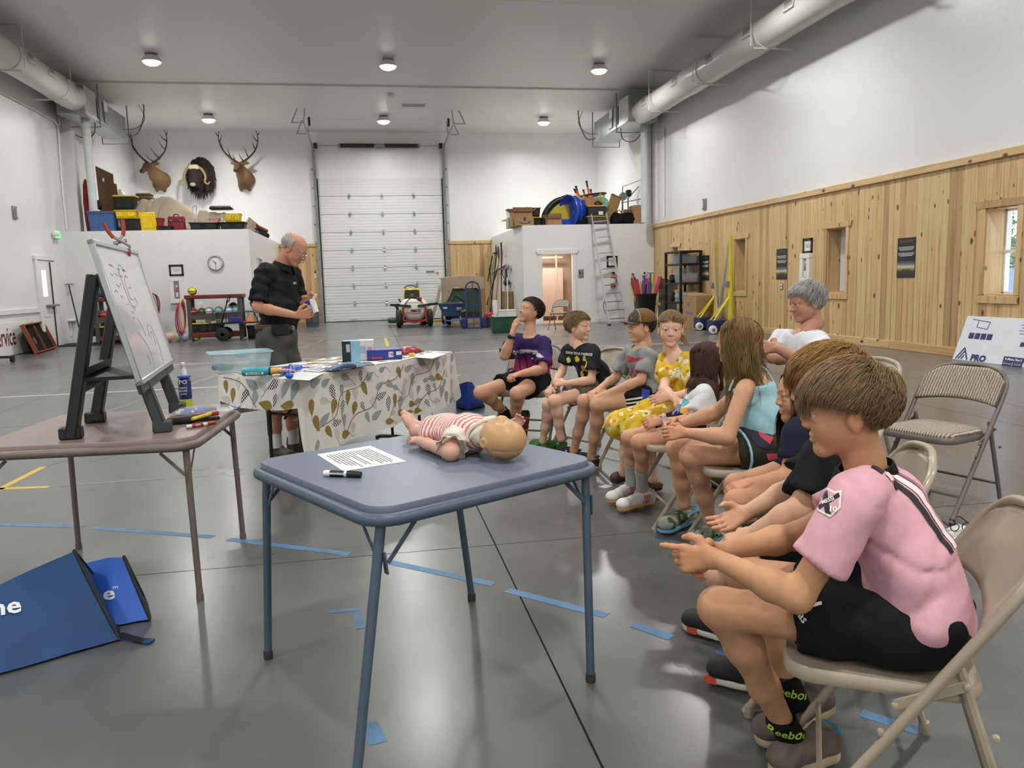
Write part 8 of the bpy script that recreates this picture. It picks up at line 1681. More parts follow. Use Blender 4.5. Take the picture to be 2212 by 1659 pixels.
b.tube([(8.0,24.6,ZLR),(8.05,24.6,ZLR+1.25),(8.5,24.0,ZLR+1.4),(8.5,24.0,ZLR)],.018,6);b.build('rack_frame',GREYM,t)
for zz in(.2,.45,.75):b=MB();b.tube([(8.0,24.6,ZLR+zz),(8.5,24.0,ZLR+zz+.06)],.014,6);b.build('cross_rail',GREYM,t)
b=MB();b.tube([(rl(1360,25),25.1,ZLR+.95),(8.58,24.6,ZLR+1.25)],.02,6);b.build('conduit',GREYM,label='grey pipe running along the wall behind the right loft vent pipe',cat='conduit')
# ---------------------------------------------------------------- aluminium ladder
t=thing('ladder','aluminium extension ladder leaning on the front of the right loft','ladder',(6.6,21.6,0));LA,LB=G(1316,703),G(1352,700);TA_,TB_=AY(1277,464,23.22),AY(1309,461,23.22)
ALU2=mat('ladder_aluminium','c9cacb',rough=.3,metal=.7,var=.06)
for a,c2 in((LA,TA_),(LB,TB_)):
 b=MB();b.bar(a+V3(0,0,.03),c2,.032,.075,up=(0,1,0));b.build('rail',ALU2,t);b=MB();b.bar(mix(a,c2,.13)+V3(0,-.06,0),mix(a,c2,.62)+V3(0,-.06,0),.03,.06,up=(0,1,0));b.build('rail',ALU2,t);b=MB();b.box(a+V3(0,0,.025),(.09,.1,.05),bev=.01);b.build('foot',RUBK,t)
for k in range(13):b=MB();f_=.055+k*.073;b.bar(mix(LA,TA_,f_),mix(LB,TB_,f_),.05,.03,bev=.006);b.build('rung',ALU2,t)
b=MB();b.tube(smooth_pts([mix(LA,TA_,.22),mix(LA,TA_,.2)+V3(-.06,0,-.1),mix(LA,TA_,.1)+V3(-.05,0,0)],4),.012,5);b.build('rope',INKK,t)
# ---------------------------------------------------------------- wall fittings on the storage rooms
def framed(label,x,y,z,w_,h_,axis='y',m=mat('dark_cherry_frame','2e1820',rough=.4),art=True):
 t=thing('framed_certificate',label,'picture',(x,y,z));n=V3(0,-1,0)if axis=='y' else V3(-1,0,0);T_=frame((x,y,z),V3(1,0,0)if axis=='y' else V3(0,-1,0),Z3)
 for c2,d2 in(((0,h_/2-.025,.012),(w_,.05,.024)),((0,-h_/2+.025,.012),(w_,.05,.024)),((-w_/2+.025,0,.012),(.05,h_,.024)),((w_/2-.025,0,.012),(.05,h_,.024))):b=MB(T_);b.box(c2,d2,bev=.004);b.build('frame_bar',m,t)
 b=MB(T_);b.box((0,0,.006),(w_-.08,h_-.08,.008));b.build('mat_board',PAPER,t)
 b=MB(T_)
 for k in range(4):b.box((0,(.12-.07*k)*h_,.0115),(w_*(.4 if k%2 else.5),h_*.018,.002))
 o=b.build('print_lines',mat('grey_text_ink','77787a'),t);o['kind']='stuff'
p=AY(381,584,YLL);framed('framed certificate over the fire extinguisher cabinet on the left storage room',p.x,YLL-.002,p.z,.36,.30)
p=AY(1322,565,YLR);framed('framed certificate behind the ladder on the right storage room',p.x,YLR-.002,p.z,.34,.34)
p=AX(1746,531,XR-.02);framed('dark framed certificate on the pine wall over the white cabinet',XR-.024,p.y,p.z,.34,.30,'x',mat('black_frame','231a1a',rough=.4))
REDX=mat('extinguisher_red','a02028',rough=.35)
def ext_cabinet(label,o,xd,w_,h_):
 t=thing('extinguisher_cabinet',label,'cabinet',tuple(o));T_=frame(o,xd,Z3)
 for c2,d2 in(((0,h_/2-.05,.04),(w_,.1,.08)),((0,-h_/2+.06,.04),(w_,.12,.08)),((-w_/2+.055,.005,.04),(.11,h_-.222,.08)),((w_/2-.055,.005,.04),(.11,h_-.222,.08))):b=MB(T_);b.box(c2,d2,bev=.003);b.build('door_frame',W_TRIM,t)
 b=MB(T_);b.box((0,0,.004),(w_-.1,h_-.1,.008));b.build('back_panel',mat('dim_grey_panel','6a6b6b',rough=.5),t)
 b=MB(T_);b.box((0,0,.066),(w_-.2,h_-.2,.004));b.build('pane',GLASS,t)
 cy=T_@V3(0,-h_*.14,.040);e=thing('fire_extinguisher','red fire extinguisher inside the cabinet: '+label.split(',')[0].replace('white cabinet ',''),'extinguisher',tuple(cy));b=MB();b.lathe([(.0001,-.16),(.028,-.16),(.032,-.14),(.032,.10),(.018,.14),(.014,.18)],cy,14);b.build('cylinder',REDX,e);b=MB();b.box(cy+Z3*.2,(.05,.04,.05),bev=.01);b.build('valve',WHITEP,e);b=MB();b.lathe([(.0325,-.08),(.0325,.04)],cy,14);b.build('label_band',PAPER,e)
p=AY(383,627,YLL);ext_cabinet('white cabinet on the left storage room, under the framed certificate',V3(p.x,YLL,p.z),(1,0,0),.36,.68);p=AX(1745,580,XR-.02);ext_cabinet('white cabinet on the pine wall, left of the boarded window',V3(XR-.022,p.y,p.z),(0,-1,0),.36,.60)
p=AY(1323,605,YLR);t=thing('fire_extinguisher','red fire extinguisher hanging behind the ladder','extinguisher',tuple(p));c2=V3(p.x,YLR-.09,p.z);b=MB();b.lathe([(.0001,-.22),(.07,-.22),(.075,-.2),(.075,.1),(.03,.16),(.02,.2)],c2,14);b.build('cylinder',REDX,t);b=MB();b.box(c2+Z3*.22,(.1,.05,.05),bev=.01);b.build('valve',INKK,t);b=MB();b.tube(smooth_pts([c2+V3(.03,0,.2),c2+V3(.1,-.02,.1),c2+V3(.09,-.02,-.1)],4),.012,6);b.build('hose',INKK,t);b=MB();b.lathe([(.0755,-.1),(.0755,.05)],c2,14);b.build('label_band',PAPER,t)
p=AY(466,568,YLL);t=thing('wall_clock','round silver-rimmed wall clock showing half past ten on the left storage room','clock',tuple(p));T_=frame(V3(p.x,YLL,p.z),(1,0,0),Z3);b=MB(T_);b.lathe([(.19,0),(.205,.02),(.20,.045),(.18,.05),(.178,.03)],(0,0,0),32,caps=False);b.build('rim',STEEL,t);b=MB(T_);b.lathe([(.0001,.026),(.18,.026)],(0,0,0),32);b.build('dial',PAPER,t)
for k in range(12):a=PI/2-k*PI/6;lettering(str(k or 12),.042,T_@Matrix.Translation((.145*math.cos(a),.145*math.sin(a),.028)),INKK,t,name='numeral')
for nm,a,l,w2 in(('hour_hand',PI/2-(10.5/12)*2*PI,.09,.012),('minute_hand',-PI/2,.14,.009)):b=MB(T_);b.bar((-.02*math.cos(a),-.02*math.sin(a),.034),(l*math.cos(a),l*math.sin(a),.034),w2,.003);b.build(nm,INKK,t)
p=AY(1255,591,YLR);t=thing('washroom_sign','grey accessible washroom sign beside the doorway','sign',tuple(p));T_=frame(V3(p.x,YLR,p.z),(1,0,0),Z3);b=MB(T_);b.box((0,0,.006),(.17,.26,.012),bev=.004);b.build('plaque',mat('pewter_plaque','8f8d88',rough=.4),t)
b=MB(T_);b.lathe([(.0001,.0135),(.016,.0135)],(-.035,.075,0),10);b.prism([(-.055,.05),(-.015,.05),(-.02,-.03),(-.05,-.03)],.002,Matrix.Translation((0,0,.012)));b.lathe([(.0001,.0135),(.012,.0135)],(.035,.05,0),10);b.tube([(.03+.028*math.cos(a),-.01+.028*math.sin(a),.0135)for a in np.linspace(-2.6,1.2,14)],.005,4);b.prism([(.028,.035),(.04,.035),(.042,.005),(.06,-.02),(.05,-.028),(.03,.0)],.002,Matrix.Translation((0,0,.012)));b.box((0,-.09,.0135),(.12,.012,.002));b.build('pictogram',INKK,t)
p=AY(1391,590,YLR);t=thing('thermostat','small white thermostat box on the right storage room beside the foam noodles','thermostat',tuple(p));b=MB();b.box((p.x,YLR-.03,p.z),(.16,.06,.14),bev=.01);b.build('case',W_TRIM,t);b=MB();b.box((p.x,YLR-.062,p.z),(.06,.006,.06));b.build('dial_window',INKK,t)
conduit('white conduit running from the thermostat to the pine wall',smooth_pts([V3(p.x+.1,YLR-.03,p.z+.03),V3(p.x+.5,YLR-.03,p.z+.02),V3(p.x+.62,YLR-.03,p.z+.1),V3(p.x+.64,YLR-.03,2.8)],4),.016)
p=AX(117,507,XL);t=thing('exit_sign','green lit EXIT sign on the left wall above the side door','sign',tuple(p));b=MB();b.box(p+V3(.04,0,0),(.08,.34,.2),bev=.01);b.build('housing',W_TRIM,t);b=MB();b.box(p+V3(.09,-.02,.0),(.02,.28,.18));b.build('lit_panel',mat('lit_green_panel','7dffa0',emit=.8,var=0),t);lettering('EXIT',.12,frame(p+V3(.101,-.02,0),(0,1,0),Z3),mat('exit_green','2fae5a',emit=.3),t,bold=.002)
b=MB();b.box(p+V3(.10,-.19,.0),(.16,.06,.1),bev=.02);b.build('lamp_head',W_TRIM,t)
p=AY(681,596,YB-.03);t=thing('door_remote','small white remote holder on the pine strip beside the big door','remote',tuple(p));b=MB();b.box(p,(.07,.03,.15),bev=.01);b.build('case',WHITEP,t);b=MB();b.box(p+V3(0,-.018,.03),(.04,.006,.04));b.build('button',GREYM,t)
# ---------------------------------------------------------------- ball racks, wagon and toys along the left storage room
RKR=mat('maroon_resin','6f2326',rough=.5);RKG=mat('dark_grey_resin_rack','4c4b47',rough=.55)
def ball(label,p,r,m,m2=None,pat='panel',cat='ball',group=None):
 t=thing('ball',label,cat,tuple(p),group=group);b=MB();b.sph((p[0],p[1],p[2]+r),r,18,12);b.build('skin',m,t)
 if m2:
  b=MB()
  for k in range(3):R_=Matrix.Rotation(k*1.05,3,'X')@Matrix.Rotation(.5+k,3,'Z');b.tube([V3(p[0],p[1],p[2]+r)+R_@V3(r*1.0*math.cos(a),r*1.0*math.sin(a),0)for a in np.linspace(0,2*PI,21)[:-1]],r*.16,5,closed=True,flat=.3)
  b.build('panel_band',m2,t)
 return t
def rack(label,x0,x1,y,h_,d=.5):
 t=thing('ball_rack',label,'shelf',((x0+x1)/2,y,0));xm,w_=(x0+x1)/2,x1-x0
 b=MB();b.box((xm,y,h_-.05),(w_+.08,d+.04,.10),bev=.015);b.build('top_shelf',RKR,t)
 b=MB();b.box((xm,y,h_*.53),(w_-.1,d-.06,.04));b.box((xm,y-d/2+.03,h_*.52),(w_-.12,.03,.13));b.build('middle_shelf',RKG,t);b=MB();b.box((xm,y-d/2+.03,h_*.52+.072),(w_-.12,.035,.02));b.build('shelf_lip',RKR,t)
 b=MB();b.box((xm,y,.15),(w_-.04,d,.13),bev=.015);b.build('bottom_shelf',RKR,t)
 for sx in(-1,1):
  for sy in(-1,1):b=MB();b.box((xm+sx*(w_/2-.05),y+sy*(d/2-.04),h_/2-.02),(.10,.08,h_-.12),bev=.01);b.build('post',RKG,t)
  b=MB();b.lathe([(.04,-.015),(.04,.015)],(xm+sx*(w_/2-.08),y-d/2+.08,.042),12,R=Matrix.Rotation(PI/2,3,'Y'));b.build('caster',RUBK,t)
 return t
RY=21.45;xa,xb=AY(405,690,RY-.25).x,AY(524,690,RY-.25).x;RH=AY(465,638,RY-.25).z+.02
rack('grey and maroon resin ball rack between the extinguisher cabinet and the instructor',xa,xb,RY,RH);xc_,xd_=AY(203,690,RY-.25).x,AY(318,690,RY-.25).x;rack('grey and maroon resin ball rack behind the whiteboard easel',xc_,xd_,RY,RH)
BM=lambda c2:mat('ball_'+c2,c2,rough=.4);zs=RH*.53+.02
for px,r,c1,c2,lab in((417,.11,'a3283a','e6e6e4','red and white ball at the left of the middle rack shelf'),(436,.10,'6b7a2e','23301a','olive camouflage ball second on the middle rack shelf'),(452,.11,'dfe0e2','3f6fb0','white, blue and red ball third on the middle rack shelf'),(473,.115,'8db6bd',None,'large pale teal ball in the centre of the middle rack shelf'),(495,.11,'dfe6ee','3d74c0','white and blue ball near the right of the middle rack shelf'),(511,.115,'8db6bd',None,'pale teal ball at the right end of the middle rack shelf')):ball(lab,(AY(px,672,RY-.12).x,RY-.12,zs),r,BM(c1),BM(c2)if c2 else None)
ball('black ball with lime mark resting behind the pale teal ball, rack',(AY(503,665,RY).x,RY+.1,zs+.1),.11,BM('17181a'),BM('8a9a2c'));ball('yellow and black ball on top of the rack by the cabinet',(AY(416,636,RY).x,RY,RH),.10,BM('e0dc2c'),BM('1f1f1f'))
ball('yellow-orange ball on top of the rack behind the easel',(AY(214,630,RY).x,RY-.1,RH),.10,BM('d9962c'));ball('blue ball on top of the rack behind the easel',(AY(224,630,RY).x,RY-.1,RH),.12,BM('3f5aa0'));ball('green ball on the middle shelf behind the easel',(AY(211,682,RY).x,RY-.12,zs),.12,BM('2f7a44'));ball('red and white ball on the middle shelf behind the easel',(AY(229,682,RY).x,RY-.12,zs),.11,BM('b83a44'),BM('e6e6e4'))
tote('black tote with yellow lid at the bottom of the rack by the cabinet',AY(432,710,RY).x,RY-.02,.215,.52,.4,.24,BLACKP,YELLOWP);tote('black tote beside the yellow-lidded one at the bottom of the rack',AY(466,710,RY).x,RY-.02,.215,.42,.4,.22,BLACKP,None);tote('black tote with yellow lid at the bottom of the rack behind the easel',AY(214,710,RY).x,RY-.02,.215,.46,.4,.24,BLACKP,YELLOWP)
x=AY(455,694,RY).x;t=thing('plastic_bag','clear plastic bag with pink contents on the bottom of the rack','bag',(x,RY-.05,.45));g=Flesh();g.ell((x,RY-.05,.53),(.12,.1,.11),k=.05);g.ell((x,RY-.05,.64),(.05,.04,.06),k=.06);v,F=g.mesh(.015,sines(random.Random(4),.03,40));link('film',to_mesh('film',[(v,F)],mat('milky_film','cfc4c6',rough=.3,alpha=.7,var=.15)),t);b=MB();b.box((AY(467,700,RY).x,RY-.1,.47),(.2,.16,.07),.2,bev=.005);b.build('cream_box',mat('cream_carton','ddd6be'),label='small cream box beside the clear plastic bag on the rack',cat='box');b=MB();b.box((AY(436,648,RY).x,RY-.262,RH-.20),(.13,.006,.08),.05);b.build('paper_tag',PAPER,label='white paper tag hanging from the top of the rack by the cabinet',cat='tag')
def hoop(label,x,y,z,r,c2,tl):t=thing('hula_hoop',label,'hoop',(x,y,z),group='hula hoops hung on the rack ends');b=MB();b.tube([(x+tl*math.cos(a)*.5+.10*math.sin(a)*tl,y+.10*math.cos(a),z+r*math.sin(a))for a in np.linspace(0,2*PI,33)[:-1]],.016,6,closed=True);b.build('ring',mat('hoop_'+c2,c2,rough=.4),t)
for k,(c2,nm)in enumerate((('e0bd3a','yellow'),('e0568a','pink'),('4b2f7a','purple'),('c7364f','red'))):hoop('%s hoop hanging on the left end of the rack by the cabinet'%nm,xa-.10-.02*k,RY-.26-.02*k,.68-.04*k,.40,c2,.08+.03*k)
for k,(c2,nm)in enumerate((('5f9a4a','green'),('d9cf3a','yellow'),('4b2f7a','purple'),('b03050','crimson'))):hoop('%s hoop hanging right of the whiteboard, on the hidden rack'%nm,xd_+.12+.03*k,RY-.26-.02*k,.80+.04*k,.36 if k<3 else.30,c2,.12+.03*k)
# net bag of play balls
p=G(392,738);t=thing('net_bag','clear net bag of pastel play balls on the floor by the rack','bag',tuple(p));g=Flesh();g.cone(p+V3(-.30,0,.12),p+V3(.25,.1,.12),.13,.14,.05);g.cut((0,0,.003),(0,0,-1));v,F=g.mesh(.02,sines(random.Random(2),.02,40));link('net',to_mesh('net',[(v,F)],mat('clear_net','e8e8e8',rough=.3,alpha=.25)),t)
for k,(dx,c2,nm)in enumerate(((-.27,'e09a72','orange'),(-.09,'8fb87a','green'),(.08,'a99ac0','lavender'),(.36,'d9c878','yellow'),(-.02,'d9a9b0','pink'))):ball('%s play ball %s'%(nm,'at the open end of the net bag' if k==3 else 'inside the net bag on the floor'),p+V3(dx,.05*(k%2)+(.08 if k==4 else 0),.004 if k!=4 else.12),.115,BM(c2))
p=G(248,742);t=thing('plastic_bag','pale green plastic bag on the floor behind the easel','bag',tuple(p));g=Flesh();g.ell(p+V3(0,0,.12),(.22,.18,.15),k=.05);g.ell(p+V3(.05,0,.25),(.10,.08,.10),k=.08);g.cut((0,0,.003),(0,0,-1));v,F=g.mesh(.02,sines(random.Random(7),.05,30));link('bag',to_mesh('bag',[(v,F)],mat('mint_film','a9cdb5',rough=.4,var=.15)),t)
b=MB();q=G(196,744);b.box((q.x,q.y,.012),(1.9,1.0,.024),.05,bev=.006);b.build('door_mat',mat('black_carpet','2a2a2b',rough=.95),label='black rubber-backed mat on the floor by the exit door',cat='mat')
# wagon
p=G(482,737);c0=V3(p.x,p.y,0);t=thing('garden_wagon','black steel mesh garden wagon parked before the ball rack','wagon',tuple(c0));L_,W_=1.15,.55;x0,y0=c0.x-.12,c0.y
b=MB();b.box((x0+L_/2,y0+W_/2,.44),(L_,W_,.03),bev=.005);b.build('bed',DARKM,t)
for s in(0,1):
 b=MB();yy=y0+W_*s;b.tube([(x0,yy,.72),(x0+L_,yy,.72)],.012,5)
 for k in range(6):b.tube([(x0+L_*k/5,yy,.44),(x0+L_*k/5,yy,.72)],.008,4)
 for k in range(26):b.tube([(x0+L_*k/26,yy,.45),(x0+L_*min(1,(k+2)/26),yy,.71)],.0025,3);b.tube([(x0+L_*min(1,(k+2)/26),yy,.45),(x0+L_*k/26,yy,.71)],.0025,3)
 o=b.build('side_rail',DARKM,t)
 b=MB();xx=x0+L_*s;b.tube([(xx,y0,.72),(xx,y0+W_,.72)],.012,5)
 for k in range(5):b.tube([(xx,y0+W_*k/4,.44),(xx,y0+W_*k/4,.72)],.008,4)
 b.build('end_rail',DARKM,t)
 for xx in(x0+.12,x0+L_-.08):b=MB();R_=Matrix.Rotation(PI/2,3,'X');b.lathe([(.05,-.05),(.13,-.05),(.165,-.035),(.17,0),(.165,.035),(.13,.05),(.05,.05)],(xx,yy,.17),20,R=R_);w_=b.build('wheel',RUBK,t);b=MB();b.lathe([(.0001,-.056),(.045,-.052),(.05,.05)],(xx,yy,.17),12,R=R_);b.build('hub',STEEL,w_)
 b=MB();b.bar((x0+.1+.95*s,y0+W_/2,.2),(x0+.1+.95*s,y0+W_/2,.44),.05);b.build('axle_bracket',DARKM,t)
b=MB();b.tube([(x0+.02,y0+W_/2,.3),(x0+.28,y0+.1,1.02)],.016,6);b.tube([(x0+.26,y0+.05,.98),(x0+.34,y0+.05,1.16),(x0+.36,y0+.15,1.16),(x0+.30,y0+.15,.98)],.014,6,closed=True);b.build('pull_handle',DARKM,t);b=MB();b.tube([(x0+L_-.15,y0,.46),(x0+L_-.32,y0+.05,.95)],.018,6);b.build('brace',DARKM,t)
b=MB();b.box((x0+.42,y0+.2,.52),(.34,.2,.12),.1,bev=.01);b.build('book_stack',mat('violet_blue_cover','3a3fa8',rough=.5),label='violet-blue boxed item lying in the wagon',cat='box');t2=thing('traffic_cone','orange cone lying in the wagon','cone',(x0+.78,y0+.2,.46));b=MB();b.lathe([(.13,0),(.02,.16),(.0001,.16)],(x0+.78,y0+.2,.47),12);b.build('cone_body',ORG,t2);b=MB();b.box((x0+.78,y0+.2,.463),(.3,.26,.012));b.build('cone_base',ORG,t2)
t2=tote('black bucket tub on the floor under the wagon',x0+.78,y0+W_+.35,0,.38,.34,.36,BLACKP,None,name='tub')
# left wall: bean-bag board, sign, trolley edge, squeegee
ORW=mat('orange_stained_wood','8f4522',rough=.5,var=.12,vs=12);a,c2,d_,e_=AX(52,706,XL+.05),AX(97,701,XL+.05),G(118,752),G(77,765);a.x=XL+.06;c2.x=XL+.06;T_=frame((d_+e_)/2,d_-e_,(a+c2)/2-(d_+e_)/2);w_,h_=(d_-e_).length,((a+c2)/2-(d_+e_)/2).length;t=thing('beanbag_board','orange-framed black bean-bag toss board leaning on the left wall','board',tuple((d_+e_)/2))
b=MB(T_);b.box((0,h_/2,0),(w_-.04,h_-.04,.012));b.build('panel',BLACKC,t);
for q2,d2 in(((-w_/2,h_/2,.03),(.035,h_,.09)),((w_/2,h_/2,.03),(.035,h_,.09)),((0,h_/2,.02),(.03,h_,.05)),((0,.015,.03),(w_,.03,.09)),((0,h_-.015,.03),(w_,.03,.09))):b=MB(T_);b.box(q2,d2,bev=.004);b.build('frame_bar',ORW,t)
b=MB(T_);b.lathe([(.0001,.008),(.085,.008)],(-w_*.24,h_*.42,0),16);b.build('hole',PUPIL,t);b=MB(T_);b.tube([(.05*math.cos(a_),h_+.02+.03*math.sin(a_),.03)for a_ in np.linspace(0,PI,8)],.006,5);b.build('rope_handle',STEEL,t)
p=AX(22,745,XL+.06);t=thing('sign_board','white board with dark red lettering on the floor against the left wall','sign',(XL+.05,p.y,0));b=MB();b.box((XL+.05,p.y-.6,.36),(.03,3.0,.70),bev=.004);b.build('board',W_TRIM,t);sg=AX(36,736,XL+.07);lettering('Service',.58,frame(V3(XL+.068,sg.y-.02,.40),(0,1,0),Z3),mat('dark_red_lettering','6d1f26',rough=.6),t,align='RIGHT',bold=.004,sx=.62)
p=G(32,782);t=thing('rolling_stand','black rolling stand cut off by the left edge of the view','stand',tuple(p));b=MB();b.tube([p+V3(0,0,.1),p+V3(-1.2,.1,.12)],.025,6);b.build('base_bar',DARKM,t);b=MB();b.tube([p+V3(-.42,.02,.1),p+V3(-.50,.02,1.25)],.035,6);b.build('upright',DARKM,t)
for s in(0,1):b=MB();b.lathe([(.05,-.015),(.05,.015)],p+V3(-.02-.05*s,.04*s,.052),12,R=Matrix.Rotation(PI/2,3,'Y'));b.build('caster',RUBK,t)
p0,p1=G(179,742),AY(148,614,22.2);t=thing('squeegee','floor squeegee with black handle leaning in the corner by the exit door','squeegee',tuple(p0));b=MB();b.tube([p0,p1],.016,6);b.build('handle',DARKM,t);b=MB();b.bar(p1+V3(-.12,0,0),p1+V3(.12,0,0),.04,.03);b.build('blade',GREYM,t)
p=AY(152,692,YLL-.05);b=MB();b.box((p.x,YLL-.1,p.z),(.28,.2,.06),bev=.02);b.lathe([(.03,0),(.03,-.4)],(p.x,YLL-.08,p.z),8);b.build('fountain_basin',W_TRIM,label='small white wall basin beside the exit door',cat='basin')
# ---------------------------------------------------------------- machines and tools by the big door
JG=mat('tractor_green','24522c',rough=.4);JY=mat('tractor_yellow','d6bd2a',rough=.4);REDM=mat('red_enamel','9c1f28',rough=.4);TANKM=mat('cream_poly_tank','ddd8cc',rough=.5)
mp_=(G(866,708)+G(927,706))/2;X0,Y0=mp_.x,mp_.y;t=thing('ride_on_mower','green and yellow ride-on mower towing a sprayer, parked before the big door','mower',(X0,Y0+.6,0));o_=lambda x_,y_,z_:V3(X0+x_,Y0+y_,z_)
for s in(-1,1):
 b=MB();b.lathe([(.1,-.10),(.2,-.11),(.27,-.09),(.29,0),(.27,.09),(.2,.11),(.1,.10)],o_(s*.40,1.35,.29),20,R=Matrix.Rotation(PI/2,3,'Y'));w_=b.build('rear_wheel',RUBK,t);b=MB();b.lathe([(.0001,-.1),(.12,-.105),(.12,.105),(.0001,.1)],o_(s*.40,1.35,.29),12,R=Matrix.Rotation(PI/2,3,'Y'));b.build('hub',JY,w_)
 b=MB();b.lathe([(.08,-.06),(.17,-.06),(.19,0),(.17,.06),(.08,.06)],o_(s*.36,2.5,.19),16,R=Matrix.Rotation(PI/2,3,'Y'));b.build('front_wheel',RUBK,t);b=MB();b.box(o_(s*.40,1.3,.62),(.30,.62,.14),bev=.05);b.build('fender',JG,t);b=MB();b.box(o_(s*.40,.985,.60),(.10,.02,.05));b.build('tail_light',mat('orange_lens','c2542c',rough=.3),t)
b=MB();b.box(o_(0,2.1,.62),(.50,1.0,.42),bev=.08);b.build('hood',JG,t);b=MB();b.box(o_(0,1.5,.40),(.55,1.4,.16),bev=.03);b.build('chassis',JG,t);b=MB();b.box(o_(-.15,1.8,.16),(1.25,.8,.16),bev=.05);b.build('mower_deck',JG,t)
b=MB();b.box(o_(0,1.28,.66),(.48,.42,.12),bev=.05);b.build('seat',JY,t);b=MB();b.box(o_(0,1.10,.93),(.52,.12,.48),Matrix.Rotation(-.12,3,'X'),bev=.055);sb2=b.build('seat_back',JY,t);b=MB();b.box(o_(0,1.045,.92),(.46,.06,.42),Matrix.Rotation(-.12,3,'X'),bev=.028);b.build('seat_cover',INKK,sb2);b=MB();b.lathe([(.0001,0),(.055,0),(.055,.004)],o_(0,1.012,.95),16,R=Matrix.Rotation(PI/2+.0,3,'X'));b.build('round_badge',JG,sb2);b=MB();b.tube([o_(.045*math.cos(a_),1.005,.95+.045*math.sin(a_))for a_ in np.linspace(0,2*PI,17)[:-1]],.005,4,closed=True);b.bar(o_(-.03,1.003,.95),o_(.03,1.003,.96),.012,.004);b.build('badge_mark',JY,sb2)
b=MB();b.tube([o_(.19*math.cos(a_),1.75+.12*math.sin(a_),1.20+.05*math.sin(a_))for a_ in np.linspace(0,2*PI,21)[:-1]],.018,6,closed=True);b.tube([o_(0,1.75,1.18),o_(0,1.95,.8)],.03,6);b.build('steering_wheel',INKK,t);b=MB();b.tube([o_(-.33,1.2,.72),o_(-.42,1.15,.84),o_(-.36,1.15,.84)],.02,6);b.build('lever',INKK,t)
s_=thing('sprayer','white tank sprayer with red frame and black wheels hitched behind the mower','sprayer',(X0,Y0,0));g=Flesh();g.cone(o_(-.22,.18,.55),o_(.22,.18,.55),.24,.24,.1);g.cone(o_(-.2,.18,.68),o_(.2,.18,.68),.18,.18,.08);g.cone(o_(-.12,.18,.36),o_(.12,.18,.36),.17,.17,.1);g.cut(o_(0,-.07,0),(0,-1,0));v,F=g.mesh(.018);link('tank',to_mesh('tank',[(relax(v,F,2),F)],TANKM),s_)
for s in(-1,1):b=MB();b.lathe([(.1,-.07),(.2,-.08),(.26,-.06),(.275,0),(.26,.06),(.2,.08),(.1,.07)],o_(s*.47,.12,.275),20,R=Matrix.Rotation(PI/2,3,'Y'));b.build('wheel',RUBK,s_);b=MB();b.bar(o_(s*.34,-.06,.62),o_(s*.34,-.06,.20),.05);b.bar(o_(s*.34,-.06,.22),o_(0,-.06,.15),.06);b.build('frame_bar',REDM,s_);b=MB();b.bar(o_(s*.10,-.1,.64),o_(s*.72,-.1,.70),.04,.07);b.box(o_(s*.58,-.12,.70),(.26,.05,.05));b.build('spray_boom',DARKM,s_);b=MB();b.lathe([(.02,0),(.03,-.08),(.0001,-.1)],o_(s*.42,-.12,.62),8);b.build('nozzle',JY,s_)
b=MB();b.tube(smooth_pts([o_(-.28,-.05,.7),o_(-.1,-.09,.88),o_(.1,-.09,.86),o_(.26,-.05,.72)],4),.016,5);b.build('hose',INKK,s_);b=MB();b.lathe([(.08,0),(.08,.05),(.0001,.06)],o_(.05,.2,.86),12);b.build('fill_cap',INKK,s_);b=MB();b.box(o_(.17,.05,.85),(.14,.1,.1),bev=.02);b.build('pump',REDM,s_)
lettering('FIMCO',.105,frame(o_(.03,-.076,.50),(1,0,0),Z3),INKK,s_,bold=.004,shear=.3);b=MB();b.tube(smooth_pts([o_(-.20,-.078,.52),o_(-.22,-.078,.46),o_(-.05,-.078,.42),o_(.2,-.078,.44)],5),.009,4);b.build('logo_swoosh',REDM,s_)
# covered cart
p=G(1000,703);t=thing('covered_cart','green utility cart under a tan canvas drape behind the wheelbarrow','cart',(2.9,25.2,0));xa_,xb_=AY(962,660,25).x,AY(1042,660,25).x;b=MB();b.box(((xa_+xb_)/2,25.3,.72),(xb_-xa_-.1,.9,.80),bev=.05);b.build('green_cover',mat('dark_green_canvas','2f4a33',rough=.85,var=.15,vs=4),t);rows=[]
for i in range(25):
 u_=i/24;rows.append([V3(xa_-.12+(xb_-xa_+.2)*u_,24.85+.06*math.sin(13*u_)-.06*(1-j/8),1.46+.05*math.sin(u_*PI)-(.30+.34*max(0,1-u_*4)*2+.12*math.sin(u_*9)**2)*(1-j/8))for j in range(9)]+[V3(xa_-.1+(xb_-xa_+.18)*u_,24.85+1.0*j/5,1.46+.05*math.sin(u_*PI)+.015*math.sin(j*2+u_*8))for j in range(1,6)])
b=MB();b.sheet(rows);o=b.build('canvas_drape',TARP,t);solidify(o,.012);b=MB();b.sheet([[V3(xa_-.14-.35*(1-j/8)**1.5-.03*math.sin(k*1.4),24.7+1.0*k/8,.05+1.2*j/8)for j in range(9)]for k in range(9)]);o=b.build('canvas_side',TARP,t);solidify(o,.012)
for yy in(24.75,):b=MB();R_=Matrix.Rotation(PI/2,3,'Y');b.lathe([(.12,-.08),(.24,-.09),(.29,0),(.24,.09),(.12,.08)],(xa_-.05,yy,.29),18,R=R_);w_=b.build('wheel',RUBK,t);b=MB();b.lathe([(.0001,-.07),(.14,-.085),(.14,.0)],(xa_-.05,yy,.29),12,R=R_);b.build('hub',JY,w_)
b=MB();b.box((xa_-.35,24.9,.12),(.5,.3,.06),.2,bev=.01);b.build('yellow_deck',JY,t);b=MB();b.box(((xa_+xb_)/2,25.2,.28),(xb_-xa_-.1,.8,.2));b.build('undercarriage',DARKM,t)
